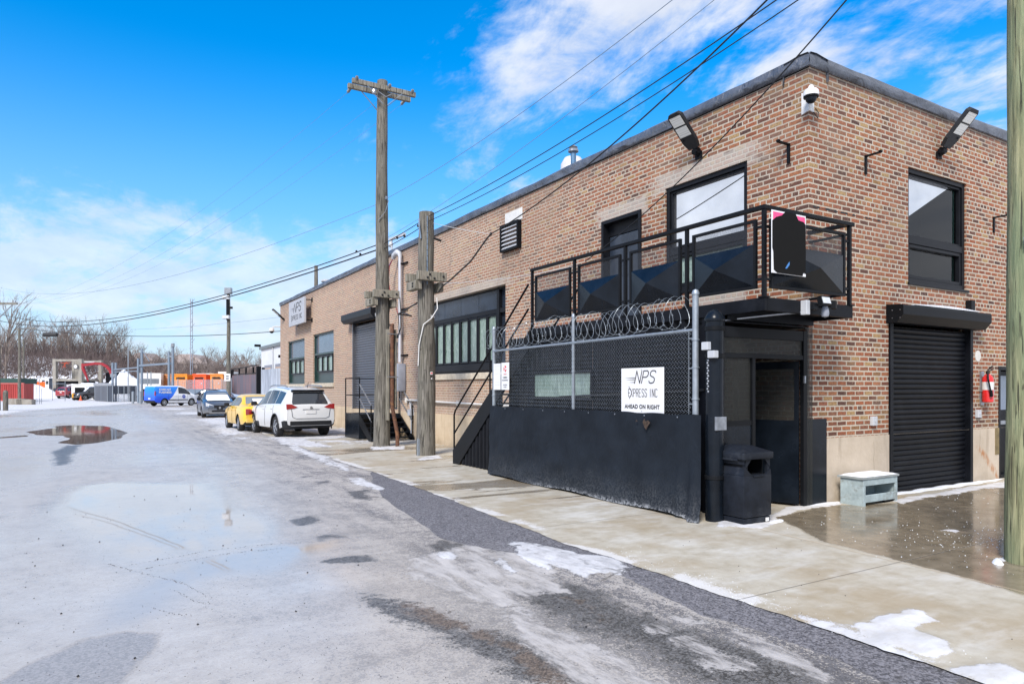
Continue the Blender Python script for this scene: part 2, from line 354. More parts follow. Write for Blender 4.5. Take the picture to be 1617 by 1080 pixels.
# ------------------------------------------------------------------ mesh helpers
class MB:
    def __init__(s): s.v = []; s.f = []; s.m = []; s.cm = 0
    def add(s, vs, fs):
        o = len(s.v); s.v += [tuple(p) for p in vs]; s.f += [tuple(i + o for i in f) for f in fs]; s.m += [s.cm] * len(fs); return s
    def box(s, x0, x1, y0, y1, z0, z1, b=0.0):
        if x0 > x1: x0, x1 = x1, x0
        if y0 > y1: y0, y1 = y1, y0
        if z0 > z1: z0, z1 = z1, z0
        if b <= 0:
            return s.add([(x0, y0, z0), (x1, y0, z0), (x1, y1, z0), (x0, y1, z0), (x0, y0, z1), (x1, y0, z1), (x1, y1, z1), (x0, y1, z1)],
                  [(0, 3, 2, 1), (4, 5, 6, 7), (0, 1, 5, 4), (1, 2, 6, 5), (2, 3, 7, 6), (3, 0, 4, 7)])
        bm = bmesh.new(); bmesh.ops.create_cube(bm, size=1)
        for v in bm.verts: v.co = Vector(((x0 + x1) / 2 + v.co.x * (x1 - x0), (y0 + y1) / 2 + v.co.y * (y1 - y0), (z0 + z1) / 2 + v.co.z * (z1 - z0)))
        bmesh.ops.bevel(bm, geom=bm.edges[:], offset=min(b, .45 * min(x1 - x0, y1 - y0, z1 - z0)), segments=2, profile=.5, affect='EDGES')
        bm.verts.index_update(); s.add([v.co[:] for v in bm.verts], [[v.index for v in f.verts] for f in bm.faces]); bm.free(); return s
    def obox(s, c, ax, ay, az, hx, hy, hz):
        c = Vector(c); ax = Vector(ax).normalized(); ay = Vector(ay).normalized(); az = Vector(az).normalized()
        P = [c + ax * hx * i + ay * hy * j + az * hz * k for k in (-1, 1) for j in (-1, 1) for i in (-1, 1)]
        return s.add(P, [(0, 2, 3, 1), (4, 5, 7, 6), (0, 1, 5, 4), (1, 3, 7, 5), (3, 2, 6, 7), (2, 0, 4, 6)])
    def bar(s, p0, p1, w, h=None, up=(0, 0, 1)):
        h = h or w; p0 = Vector(p0); p1 = Vector(p1); d = (p1 - p0); L = d.length; d.normalize(); up = Vector(up)
        if abs(d.dot(up)) > .98: up = Vector((1, 0, 0))
        sx = d.cross(up).normalized(); uz = sx.cross(d).normalized()
        return s.obox((p0 + p1) / 2, d, sx, uz, L / 2, w / 2, h / 2)
    def tube(s, pts, r, n=8, cap=True):
        pts = [Vector(p) for p in pts]; rs = r if isinstance(r, (list, tuple)) else [r] * len(pts)
        o = len(s.v); prev = None; V = []
        for i, p in enumerate(pts):
            d = (pts[min(i + 1, len(pts) - 1)] - pts[max(i - 1, 0)])
            if d.length < 1e-9: d = Vector((0, 0, 1))
            d.normalize()
            if prev is None:
                a = d.orthogonal().normalized()
            else:
                a = prev - d * prev.dot(d)
                a = a.normalized() if a.length > 1e-6 else d.orthogonal().normalized()
            prev = a; bb = d.cross(a)
            for k in range(n):
                q = 2 * math.pi * k / n
                V.append(p + (a * math.cos(q) + bb * math.sin(q)) * rs[i])
        F = []
        for i in range(len(pts) - 1):
            for k in range(n):
                F.append((i * n + k, i * n + (k + 1) % n, (i + 1) * n + (k + 1) % n, (i + 1) * n + k))
        if cap: F.append(tuple(range(n - 1, -1, -1))); F.append(tuple((len(pts) - 1) * n + k for k in range(n)))
        return s.add(V, F)
    def cyl(s, p0, p1, r, n=16, r1=None): return s.tube([p0, p1], [r, r if r1 is None else r1], n)
    def lathe(s, c, prof, n=20, axis=(0, 0, 1)):
        c = Vector(c); q = Vector((0, 0, 1)).rotation_difference(Vector(axis).normalized())
        V = []
        for r_, z_ in prof:
            for k in range(n):
                a = 2 * math.pi * k / n
                V.append(c + q @ Vector((r_ * math.cos(a), r_ * math.sin(a), z_)))
        F = []
        for i in range(len(prof) - 1):
            for k in range(n): F.append((i * n + k, i * n + (k + 1) % n, (i + 1) * n + (k + 1) % n, (i + 1) * n + k))
        F.append(tuple(range(n - 1, -1, -1))); F.append(tuple((len(prof) - 1) * n + k for k in range(n)))
        return s.add(V, F)
    def prism(s, poly, mapf, a, b):
        """extrude polygon (2D points) between a and b; mapf(u, v, t) -> xyz"""
        n = len(poly)
        V = [mapf(u, v, a) for u, v in poly] + [mapf(u, v, b) for u, v in poly]
        F = [tuple(range(n)), tuple(range(2 * n - 1, n - 1, -1))] + [(i, i + n, (i + 1) % n + n, (i + 1) % n) for i in range(n)]
        return s.add(V, F)
    def quad(s, a, b, c, d): return s.add([a, b, c, d], [(0, 1, 2, 3)])
    def build(s, name, mats, parent=None, smooth=False, fixn=True):
        off = Vector((0, 0, 0)); q = parent
        while q is not None: off += q.location; q = q.parent
        me = bpy.data.meshes.new(name)
        me.from_pydata([(p[0] - off.x, p[1] - off.y, p[2] - off.z) for p in s.v], [], s.f)
        if not isinstance(mats, (list, tuple)): mats = [mats]
        for mm in mats: me.materials.append(M[mm] if isinstance(mm, str) else mm)
        if len(mats) > 1: me.polygons.foreach_set('material_index', s.m)
        if fixn:
            bm = bmesh.new(); bm.from_mesh(me); bmesh.ops.recalc_face_normals(bm, faces=bm.faces); bm.to_mesh(me); bm.free()
        if smooth:
            me.polygons.foreach_set('use_smooth', [True] * len(me.polygons))
            try: me.set_sharp_from_angle(angle=R(38 if smooth is True else smooth))
            except Exception: pass
        me.update()
        o = bpy.data.objects.new(name, me); COL.objects.link(o)
        if parent is not None: o.parent = parent
        return o
def thing(name, label, cat, loc=(0, 0, 0), group=None):
    o = bpy.data.objects.new(name, None); COL.objects.link(o); o.location = loc; o.empty_display_size = .2
    o['label'] = label; o['category'] = cat
    if group: o['group'] = group
    return o
def tag(o, label, cat, group=None):
    o['label'] = label; o['category'] = cat
    if group: o['group'] = group
    return o
def struct(o): o['kind'] = 'structure'; return o
def copy_tree(o, parent=None):
    c = o.copy(); COL.objects.link(c)
    if parent is not None: c.parent = parent
    for ch in list(o.children): copy_tree(ch, c)
    return c
def text_mesh(s, size, mapf, font_off=0.0, shear=0.0, spacing=1.0, depth=.002, width=None):
    """text -> triangles through mapf(u, v, t)"""
    cu = bpy.data.curves.new('txt', 'FONT'); cu.body = s; cu.size = size; cu.offset = font_off; cu.shear = shear
    cu.space_character = spacing; cu.align_x = 'CENTER'; cu.align_y = 'CENTER'; cu.extrude = 0
    o = bpy.data.objects.new('txt', cu); COL.objects.link(o)
    dg = bpy.context.evaluated_depsgraph_get(); me = bpy.data.meshes.new_from_object(o.evaluated_get(dg))
    xs = [v.co.x for v in me.vertices] or [0, 1]
    k = 1.0 if not width else width / max(1e-6, max(xs) - min(xs))
    V = [mapf(v.co.x * k, v.co.y, depth) for v in me.vertices]; F = [tuple(p.vertices) for p in me.polygons]
    bpy.data.objects.remove(o); bpy.data.curves.remove(cu); bpy.data.meshes.remove(me)
    return V, F
FONT = {'N': [[(0, 0), (0, 1), (.6, 0), (.6, 1)]], 'P': [[(0, 0), (0, 1), (.42, 1), (.57, .9), (.6, .75), (.57, .6), (.42, .48), (0, .48)]],
        'S': [[(.6, .84), (.52, .96), (.36, 1), (.2, 1), (.06, .94), (0, .8), (.03, .64), (.18, .55), (.42, .47), (.57, .36), (.6, .2), (.54, .06), (.38, 0), (.2, 0), (.06, .05), (0, .17)]],
        'X': [[(0, 0), (.6, 1)], [(0, 1), (.6, 0)]], 'R': [[(0, 0), (0, 1), (.42, 1), (.57, .9), (.6, .75), (.57, .6), (.42, .5), (0, .5)], [(.36, .5), (.6, 0)]],
        'E': [[(.5, 1), (0, 1), (0, 0), (.5, 0)], [(0, .52), (.42, .52)]], 'I': [[(.08, 0), (.08, 1)]],
        'C': [[(.6, .84), (.52, .96), (.38, 1), (.2, 1), (.06, .93), (0, .8), (0, .2), (.06, .07), (.2, 0), (.38, 0), (.52, .04), (.6, .16)]], ' ': []}
ADV = {'I': .34, ' ': .4}
def stroke_text(mb, s, u0, v0, h, w, lw, mapf, t=.003, shear=0.0, gap=.3):
    u = u0
    for ch in s:
        for pl in FONT[ch]:
            P = [(u + (a + shear * b) * w, v0 + b * h) for a, b in pl]
            for (a, b), (c, d) in zip(P, P[1:]):
                L = math.hypot(c - a, d - b) or 1; nx, ny = -(d - b) / L * lw / 2, (c - a) / L * lw / 2; ex, ey = (c - a) / L * lw * .35, (d - b) / L * lw * .35
                mb.prism([(a + nx - ex, b + ny - ey), (a - nx - ex, b - ny - ey), (c - nx + ex, d - ny + ey), (c + nx + ex, d + ny + ey)], mapf, 0, t)
        u += (ADV.get(ch, .6) + gap) * w
    return u

# ------------------------------------------------------------------ ground
rng = np.random.RandomState(5)
_perm = rng.rand(256, 256)
def vnoise(x, y):
    xi = np.floor(x).astype(int); yi = np.floor(y).astype(int); fx = x - xi; fy = y - yi
    fx = fx * fx * (3 - 2 * fx); fy = fy * fy * (3 - 2 * fy)
    g = lambda a, b: _perm[a % 256, b % 256]
    return (g(xi, yi) * (1 - fx) + g(xi + 1, yi) * fx) * (1 - fy) + (g(xi, yi + 1) * (1 - fx) + g(xi + 1, yi + 1) * fx) * fy
def fbm(x, y, o=4):
    s = 0; a = .5; tot = 0
    for i in range(o): s = s + a * vnoise(x * 2 ** i + 17 * i, y * 2 ** i + 31 * i); tot += a; a *= .55
    return s / tot
def polymask(X, Y, P, soft):
    P = np.array(P); n = len(P); ins = np.zeros(X.shape, bool); dm = np.full(X.shape, 1e9)
    for i in range(n):
        x0, y0 = P[i]; x1, y1 = P[(i + 1) % n]
        c = ((y0 > Y) != (y1 > Y))
        with np.errstate(divide='ignore', invalid='ignore'): xi = (x1 - x0) * (Y - y0) / ((y1 - y0) if y1 != y0 else 1e-9) + x0
        ins ^= (c & (X < xi))
        ex, ey = x1 - x0, y1 - y0; L = ex * ex + ey * ey + 1e-12
        tt = np.clip(((X - x0) * ex + (Y - y0) * ey) / L, 0, 1)
        dm = np.minimum(dm, np.hypot(X - x0 - tt * ex, Y - y0 - tt * ey))
    sdv = np.where(ins, dm, -dm)
    return np.clip(.5 + sdv / (2 * soft), 0, 1)
def channels(X, Y, L, names, warp=.10):
    wx = X + (fbm(X * 2.3, Y * 1.2) - .5) * warp * 2; wy = Y + (fbm(X * 2.3 + 50, Y * 1.2 + 9) - .5) * warp * 4
    out = {n: np.zeros(X.shape) for n in names}
    for c, s, w, P in L: out[c] = np.maximum(out[c], s * polymask(wx, wy, P, w))
    return out
def sheet(name, X, Y, Z, keep, ch, mat):
    ny, nx = X.shape
    idx = np.arange(nx * ny).reshape(ny, nx)
    q = np.stack([idx[:-1, :-1], idx[:-1, 1:], idx[1:, 1:], idx[1:, :-1]], -1)[keep]
    me = bpy.data.meshes.new(name)
    me.vertices.add(nx * ny); me.vertices.foreach_set('co', np.stack([X, Y, Z], -1).astype(np.float32).ravel())
    me.loops.add(q.size); me.loops.foreach_set('vertex_index', q.astype(np.int32).ravel())
    me.polygons.add(len(q)); me.polygons.foreach_set('loop_start', (np.arange(len(q)) * 4).astype(np.int32)); me.polygons.foreach_set('loop_total', np.full(len(q), 4, np.int32))
    for k, a in ch.items():
        at = me.attributes.new(k, 'FLOAT', 'POINT'); at.data.foreach_set('value', a.astype(np.float32).ravel())
    me.update(calc_edges=True); me.materials.append(mat)
    me.polygons.foreach_set('use_smooth', [True] * len(q))
    o = bpy.data.objects.new(name, me); COL.objects.link(o); return struct(o)
ROADP=[
('snow',1.2,1.5,[(-15.54,45.4),(-13.91,47.27),(-13.29,56.21),(-8.92,68.44),(-5.74,78.91),(-3.25,87.48),(-1.15,93.48),(7.91,215.19),(-57.86,486.11),(-152.05,542.92),(-23.24,50.05)]),
('mir',1,0.12,[(-10.97,25.5),(-10.38,27.51),(-9.87,28.25),(-9.5,29.73),(-8.38,29.05),(-7.66,23.08),(-7.98,19.88),(-8.68,17.89),(-9.19,17.65),(-9.64,18.74),(-9.4,20.41),(-9.64,22.29),(-10.42,23.14)]),
('mir',1,0.1,[(-10.27,29.61),(-9.59,30.4),(-8.98,29.42),(-9.41,27.97),(-10.07,27.84)]),
('mir',0.9,0.08,[(-11.45,22.66),(-10.8,23.37),(-10.65,22.54),(-11.38,21.93)]),
('dark',0.95,0.2,[(-9.61,15.55),(-9.37,17.5),(-9.0,17.54),(-9.16,14.07),(-9.13,11.72),(-9.34,11.28)]),
('film',0.95,0.5,[(-9.23,5.42),(-9.0,7.58),(-8.35,7.92),(-6.94,6.79),(-6.87,4.63),(-6.66,2.34),(-6.94,1.41),(-7.7,1.23),(-8.48,1.38),(-8.78,2.38),(-9.08,3.8)]),
('film',0.85,0.35,[(-8.48,1.38),(-7.7,1.23),(-6.94,1.41),(-6.17,1.23),(-7.2,0.2),(-7.76,0.3),(-8.03,-0.43),(-8.41,-0.61),(-8.6,-0.71),(-8.52,0.04),(-8.3,0.62)]),
('pud',1,0.12,[(-9.19,-1.5),(-8.89,-1.12),(-8.61,-0.73),(-8.37,-0.67),(-8.18,-0.85),(-8.25,-1.24),(-8.35,-1.47),(-8.5,-1.96),(-8.82,-2.15)]),
('dark',0.8,0.1,[(-6.56,2.64),(-6.31,2.84),(-6.13,2.89),(-6.2,2.29),(-6.39,2.22),(-6.56,2.28)]),
('dark',0.7,0.1,[(-5.19,4.7),(-4.75,4.68),(-5.15,3.59),(-5.32,3.83)]),
('dark',0.6,0.1,[(-5.37,6.12),(-4.96,6.17),(-5.03,5.73),(-5.42,5.51)]),
('dark',0.6,0.1,[(-5.39,6.95),(-5.03,6.95),(-5.1,6.57),(-5.38,6.53)]),
('dark',0.9,0.09,[(-6.78,0.5),(-6.49,0.55),(-6.28,0.31),(-6.34,0.01),(-6.54,0.1),(-6.78,0.28)]),
('dark',0.8,0.1,[(-5.61,0.61),(-5.33,0.73),(-5.24,0.38),(-5.44,0.17),(-5.72,0.21)]),
('dark',0.75,0.1,[(-6.61,1.5),(-6.15,1.52),(-6.16,1.22),(-6.58,1.26)]),
('dark',0.8,0.2,[(-6.88,-0.7),(-6.6,-0.73),(-6.46,-1.2),(-6.29,-1.51),(-6.24,-1.91),(-6.13,-2.24),(-6.13,-2.64),(-6.17,-3.14),(-6.65,-2.85),(-6.62,-2.35),(-6.68,-1.72),(-6.81,-1.17)]),
('brown',0.8,0.15,[(-6.6,-1.02),(-6.33,-1.37),(-6.26,-2.12),(-6.24,-2.63),(-6.35,-3.04),(-6.53,-2.93),(-6.41,-2.29),(-6.56,-1.65)]),
('dark',0.75,0.2,[(-5.64,-1.31),(-5.09,-1.31),(-4.99,-1.7),(-5.1,-2.2),(-5.06,-2.62),(-5.02,-3.13),(-4.99,-3.61),(-5.1,-3.84),(-5.69,-3.48),(-5.75,-3.15),(-5.7,-2.72),(-5.84,-2.37),(-5.83,-1.93)]),
('brown',0.5,0.15,[(-5.53,-1.57),(-5.23,-1.75),(-5.53,-2.69),(-5.71,-2.58)]),
('dark',0.9,0.06,[(-5.68,-1.28),(-5.68,-1.48),(-5.76,-1.71),(-5.77,-1.52)]),
('clean',1,0.04,[(-3.85,7.18),(-4.03,3.47),(-4.29,-0.19),(-4.24,-1.15),(-4.29,-3.02),(-4.31,-4.17),(-4.5,-4.28),(-4.85,-4.07),(-4.73,-3.6),(-4.76,-3.02),(-4.83,-2.45),(-4.66,-1.79),(-4.59,-1.38),(-4.78,-0.88),(-5.26,0.26),(-5.31,0.78),(-4.95,3.47),(-4.55,5.16)]),
('frost',1,0.12,[(-5.85,-1.47),(-5.87,-1.82),(-5.86,-2.22),(-5.85,-2.75),(-5.78,-3.23),(-5.86,-3.46),(-6.33,-3.18),(-6.26,-2.73),(-6.14,-2.05)]),
('frost',0.9,0.1,[(-5.33,-2.46),(-4.92,-2.44),(-4.9,-2.65),(-5.27,-2.71),(-5.44,-2.64)]),
('frost',0.9,0.08,[(-4.89,-2.81),(-4.86,-3.1),(-4.91,-3.55),(-5.02,-3.79),(-5.14,-3.71),(-5.13,-3.36),(-5.04,-2.99)]),
('frost',0.9,0.1,[(-5.43,-2.76),(-5.16,-2.78),(-5.19,-3.03),(-5.34,-3.4),(-5.46,-3.22)]),
('frost',1,0.15,[(-6.01,0.15),(-5.05,0.37),(-4.55,-0.1),(-4.35,-0.91),(-4.85,-1.34),(-5.12,-1.06),(-5.36,-1.68),(-5.62,-1.52),(-5.99,-1.66),(-6.15,-1.0),(-6.23,-0.39)]),
('snow',1,0.08,[(-4.89,0.1),(-4.61,-0.07),(-4.32,-0.87),(-4.39,-1.25),(-4.66,-1.29),(-4.96,-1.27),(-4.95,-0.91),(-4.96,-0.49)]),
('snow',1,0.05,[(-4.93,0.06),(-4.84,-0.19),(-5.01,-0.95),(-5.08,-0.98),(-5.06,-0.37)]),
('snow',0.9,0.04,[(-5.36,-0.3),(-5.28,-0.33),(-5.36,-0.91),(-5.44,-0.91)]),
('snow',0.9,0.04,[(-5.74,0.16),(-5.52,0.15),(-5.66,-0.21),(-5.76,-0.18)]),
('snow',0.9,0.04,[(-4.66,5.99),(-4.44,6.06),(-4.57,4.49),(-4.73,4.35),(-4.82,5.24)]),
('snow',0.75,0.12,[(-4.12,13.59),(-3.71,13.84),(-3.86,10.15),(-4.16,7.37),(-4.38,7.14),(-4.36,9.45)]),
('snow',0.95,0.25,[(-3.78,17.35),(-2.43,19.1),(-1.26,17.24),(-2.17,13.42),(-3.11,12.75),(-4.02,14.02)]),
('snow',0.85,0.5,[(-4.43,26.67),(-2.94,24.62),(-3.73,20.29),(-5.12,18.84)]),
('snow',0.8,0.6,[(-4.45,33.88),(-2.32,34.4),(-3.1,28.44),(-4.53,27.97)]),
('snow',0.7,0.6,[(-5.12,18.84),(-4.11,18.23),(-4.46,15.34),(-4.82,16.41)]),
]
APRP=[
('wet',1,0.15,[(-1.21,-0.39),(0.07,-0.18),(1.16,-0.54),(5.27,-0.49),(8.59,-0.69),(-2.48,-4.18),(-2.2,-3.52),(-1.99,-2.28),(-1.9,-1.53)]),
('snow',1,0.04,[(-3.72,-3.33),(-3.46,-3.32),(-3.34,-3.4),(-3.47,-3.48),(-3.48,-3.58),(-3.68,-3.53),(-3.84,-3.55),(-3.86,-3.78),(-4.03,-3.91),(-4.24,-3.9),(-4.27,-3.68),(-4.27,-3.43),(-4.12,-3.29),(-3.91,-3.32)]),
('snow',0.7,0.08,[(-4.22,-2.89),(-4.16,-3.32),(-4.26,-3.71),(-4.34,-4.02),(-4.47,-3.97),(-4.43,-3.61),(-4.34,-3.06)]),
('snow',1,0.06,[(-4.09,-4.07),(-3.94,-4.14),(-4.03,-4.33),(-4.35,-4.46),(-4.36,-4.28),(-4.31,-4.07)]),
('snow',1,0.04,[(-1.38,-0.38),(-0.44,0.0),(0.65,-0.04),(0.45,-0.24),(-0.42,-0.23),(-1.16,-0.42),(-1.96,-0.76),(-2.29,-0.39),(-2.02,-0.19)]),
('snow',1,0.05,[(1.23,-0.45),(2.76,-0.32),(5.2,-0.25),(5.66,-0.33),(4.91,-0.63),(3.49,-0.53),(2.15,-0.54),(1.2,-0.69)]),
('snow',0.8,0.04,[(-0.28,-1.86),(-0.06,-1.9),(-0.01,-2.02),(-0.22,-2.05)]),
('snow',0.9,0.03,[(-1.19,-2.9),(-0.98,-2.89),(-1.29,-3.03),(-1.28,-2.96)]),
('snow',0.9,0.08,[(-2.07,12.35),(-1.07,12.24),(-1.53,11.11),(-2.33,11.37)]),
('snow',0.8,0.08,[(-2.23,8.82),(-1.33,9.35),(-1.68,8.49),(-2.39,8.27)]),
('white',0.8,0.3,[(-2.8,2.17),(-2.16,1.79),(-2.6,0.6),(-3.34,0.33),(-3.37,1.06)]),
('white',0.7,0.3,[(-3.54,-0.35),(-2.6,-1.28),(-2.63,-1.89),(-3.41,-1.56)]),
('white',0.7,0.3,[(-2.25,-2.66),(-1.93,-2.98),(-2.32,-3.31),(-2.67,-3.09)]),
('white',0.6,0.3,[(-2.76,6.16),(-2.78,3.66),(-3.6,2.65),(-3.52,4.54)]),
]

def spaced(a, b, s0, foc, g):
    """positions from a to b, step s0 near foc growing with distance"""
    up = [foc]; 
    while up[-1] < b: up.append(up[-1] + s0 * (1 + max(0, (up[-1] - foc)) * g))
    dn = [foc]
    while dn[-1] > a: dn.append(dn[-1] - s0 * (1 + max(0, (foc - dn[-1])) * g))
    return np.array(sorted(set(dn[1:] + up)))
EY = [-14, -8, -4.02, -3.06, -1.24, -.29, 3.31, 6.87, 8.5, 11, 14, 17, 20, 26]
EX = [-4.5, -4.4, -4.34, -4.34, -4.32, -4.35, -4.11, -3.96, -3.95, -3.95, -3.85, -3.7, -3.5, -3.2]
xs = np.concatenate([spaced(-80, -10, .09, -10, .10)[:-1], np.arange(-10, -3.2, .055), spaced(-3.2, 24, .12, -3.2, .25)])
ys = spaced(-9, 125, .06, -5.0, .11)
X, Y = np.meshgrid(xs, ys)
ch = channels(X, Y, ROADP, ['mir', 'film', 'pud', 'dark', 'brown', 'clean', 'frost', 'snow'])
# left of the lane is frosted over, towards the apron the asphalt shows through
nl = fbm(X * .35, Y * .16, 4); ns = fbm(X * 1.6 + (Y * .35), Y * .55, 5)
cov = np.clip(.92 - np.clip((X + 8.4) / 2.6, 0, 1) * (.30 + .22 * np.clip((4 - Y) / 5, 0, 1)) + (nl - .5) * .35 + (ns - .5) * .35 * np.clip((X + 7.2) / 1.5, 0, 1), 0, 1)
farf = np.clip((Y - 12) / 15, 0, 1)
cov = np.clip(cov + farf * (.12 + (fbm(X * .5, Y * .35 + 7, 4) - .5) * .5), 0, 1)
ch['cov'] = cov
ch['snow'] = np.maximum(ch['snow'], np.clip((fbm(X * .22 + 3, Y * .16, 5) - .52) * 7, 0, .75) * np.clip((Y - 14) / 8, 0, 1) * np.clip((X + 6.5) / 3, 0, 1))
ch['gloss'] = np.clip(1.0 - (X + 6.6) / 1.6, 0, 1) * np.clip(.62 + (nl - .5) * 1.2, 0, 1)
Z = (fbm(X * .3, Y * .3) - .5) * .004 + np.clip(ch['snow'] * 1.3, 0, 1) * (.004 + .022 * fbm(X * 3.5, Y * 2.2 + 3, 4)) * (Y < 40) + ch['frost'] * .014 * np.clip(fbm(X * 5, Y * 3, 4) - .42, 0, 1) * 3

m, t, b = newmat('wet_frosted_asphalt')
g = t.node('ShaderNodeNewGeometry'); p = g.outputs['Position']
def att(nm): return t.node('ShaderNodeAttribute', attribute_name=nm).outputs['Fac']
nf = t.noise(p, 52, 4, .8); nff = t.noise(p, 120, 3, .8); nm_ = t.noise(p, 7, 8, .72); nlo = t.noise(p, 1.7, 5, .65); trk = t.noise(t.mapv(p, scale=(1, .07, 1), rot=(0, 0, R(3))), 4.5, 5, .7); nst = t.noise(t.mapv(p, scale=(1, .28, 1), rot=(0, 0, R(12))), 7, 5, .7)
def mk(a, am=.5, af=.35, lo=.38, hi=.62):
    lof = t.math('MULTIPLY', t.math('SUBTRACT', nlo, .5), am * 1.2)
    return t.math('MULTIPLY', t.ss(a, .02, .16), t.ss(t.math('ADD', t.math('ADD', a, lof), t.math('ADD', t.math('MULTIPLY', t.math('SUBTRACT', nm_, .5), am * 2.2), t.math('MULTIPLY', t.math('SUBTRACT', nf, .5), af * 2.2))), lo, hi))
vo = t.node('ShaderNodeTexVoronoi', feature='F1'); t.set(vo, 'Vector', p); t.set(vo, 'Scale', 85.0); vr = t.sep(vo.outputs['Color'])[0]
vo2 = t.node('ShaderNodeTexVoronoi', feature='F1'); t.set(vo2, 'Vector', p); t.set(vo2, 'Scale', 42.0); vr2 = t.sep(vo2.outputs['Color'])[1]
grain = t.math('ADD', t.math('ADD', t.math('MULTIPLY', nf, .40), t.math('MULTIPLY', nff, .20)), t.math('ADD', t.math('MULTIPLY', vr, .24), t.math('MULTIPLY', vr2, .16)))
asph = t.ramp(grain, [(.36, (.045, .043, .045)), (.62, (.17, .165, .17))])
frostc = t.ramp(t.math('ADD', t.math('MULTIPLY', nm_, .5), t.math('MULTIPLY', grain, .5)), [(.40, (.345, .315, .285)), (.60, (.51, .475, .435))])
cv = t.math('ADD', att('cov'), t.math('ADD', t.math('MULTIPLY', t.math('SUBTRACT', nm_, .5), .9), t.math('ADD', t.math('MULTIPLY', t.math('SUBTRACT', nlo, .5), 1.1), t.math('MULTIPLY', t.math('SUBTRACT', trk, .5), t.math('SUBTRACT', 1.4, att('gloss'))))))
cvm = t.ss(t.math('ADD', t.math('SUBTRACT', 1.0, grain), t.math('MULTIPLY', t.math('SUBTRACT', cv, .5), .40)), .44, .56)
frostc = t.mix(t.math('MULTIPLY', att('gloss'), .75), frostc, t.ramp(nlo, [(.35, (.385, .352, .315)), (.65, (.485, .448, .405))]))
base = t.mix(t.math('MAXIMUM', cvm, t.math('MULTIPLY', att('gloss'), .7)), asph, frostc)
dk = mk(att('dark'), .7, .5)
dcol = t.mix(mk(att('brown'), .6, .3), t.ramp(grain, [(.40, (.028, .027, .025)), (.60, (.17, .165, .16))]), t.ramp(grain, [(.40, (.05, .036, .026)), (.60, (.19, .145, .11))]))
base = t.mix(t.math('MULTIPLY', dk, .93), base, dcol)
clm = mk(att('clean'), .22, .12)
base = t.mix(clm, base, t.ramp(grain, [(.40, (.07, .068, .074)), (.59, (.23, .222, .235))]))
fr = t.math('MULTIPLY', t.math('MULTIPLY', mk(att('frost'), .8, .35), t.math('SUBTRACT', 1.0, t.math('MULTIPLY', clm, .9))), t.ss(nst, .34, .56))
base = t.mix(t.math('MULTIPLY', fr, .88), base, t.ramp(nst, [(.35, (.33, .31, .295)), (.65, (.52, .495, .475))]))
pd = mk(att('pud'), .2, .25)
base = t.mix(pd, base, t.ramp(grain, [(.40, (.25, .228, .205)), (.60, (.34, .312, .285))]))
mi = mk(att('mir'), .12, .015, .44, .56)
base = t.mix(mi, base, (.075, .062, .053))
fi = t.ss(att('film'), .2, .8)
base = t.mix(t.math('MULTIPLY', fi, .75), base, (.385, .345, .30))
sn = mk(att('snow'), .95, .35)
base = t.mix(t.math('MULTIPLY', sn, t.math('ADD', .66, t.math('MULTIPLY', t.ss(nm_, .35, .6), .32))), base, t.ramp(nst, [(.3, (.44, .435, .44)), (.65, (.70, .70, .715))]))
vc = t.node('ShaderNodeTexVoronoi', feature='DISTANCE_TO_EDGE'); wp_ = t.node('ShaderNodeVectorMath', operation='MULTIPLY_ADD')
wn_ = t.node('ShaderNodeTexNoise'); t.set(wn_, 'Vector', p); t.set(wn_, 'Scale', 1.6); t.set(wn_, 'Detail', 6.0); t.l.new(wn_.outputs['Color'], wp_.inputs[0]); wp_.inputs[1].default_value = (.9, .9, 0); t.l.new(p, wp_.inputs[2])
t.set(vc, 'Vector', wp_.outputs[0]); t.set(vc, 'Scale', .55)
ck = t.math('MULTIPLY', t.math('MULTIPLY', t.ss(vc.outputs['Distance'], .012, .004), t.ss(nlo, .44, .56)), t.math('SUBTRACT', 1.0, t.math('MAXIMUM', t.math('MINIMUM', t.math('MULTIPLY', att('gloss'), 2.2), 1.0), mi)))
base = t.mix(t.math('MULTIPLY', ck, .55), base, (.05, .045, .04))
# grit specks
sp = t.ss(t.noise(p, 38, 1, .5), .80, .83)
base = t.mix(t.math('MULTIPLY', sp, .6), base, (.04, .035, .03))
t.set(b, 'Base Color', base); t.set(b, 'Specular IOR Level', t.math('ADD', .36, t.math('MULTIPLY', t.math('MAXIMUM', fi, mi), .24)))
gl = att('gloss')
rg = t.math('SUBTRACT', .56, t.math('MULTIPLY', gl, t.math('ADD', .37, t.math('MULTIPLY', t.ss(nlo, .4, .6), .09))))
rg = t.math('ADD', t.math('MULTIPLY', rg, t.math('SUBTRACT', 1.0, dk)), t.math('MULTIPLY', dk, .42))
def lerp(f, a, c): return t.math('ADD', t.math('MULTIPLY', a, t.math('SUBTRACT', 1.0, f)), t.math('MULTIPLY', f, c))
rg = lerp(clm, rg, .7); rg = lerp(sn, rg, .7); rg = lerp(fr, rg, .6); rg = lerp(fi, rg, .02); rg = lerp(pd, rg, .24); rg = lerp(mi, rg, .04)
t.set(b, 'Roughness', rg)
wetall = t.math('MAXIMUM', t.math('MAXIMUM', fi, mi), t.math('MULTIPLY', pd, .85))
bh = t.math('MULTIPLY', grain, t.math('SUBTRACT', 1.0, wetall))
bh = t.math('ADD', t.math('MULTIPLY', bh, t.math('SUBTRACT', 1.0, t.math('MULTIPLY', gl, .93))), t.math('MULTIPLY', t.math('ADD', sn, t.math('MULTIPLY', fr, .4)), t.math('ADD', .6, nst)))
t.set(b, 'Normal', t.bump(bh, .7, .014))
M['road'] = m
keep = np.ones((len(ys) - 1, len(xs) - 1), bool)
cx = (xs[:-1] + xs[1:]) / 2; cy = (ys[:-1] + ys[1:]) / 2; CX, CY = np.meshgrid(cx, cy)
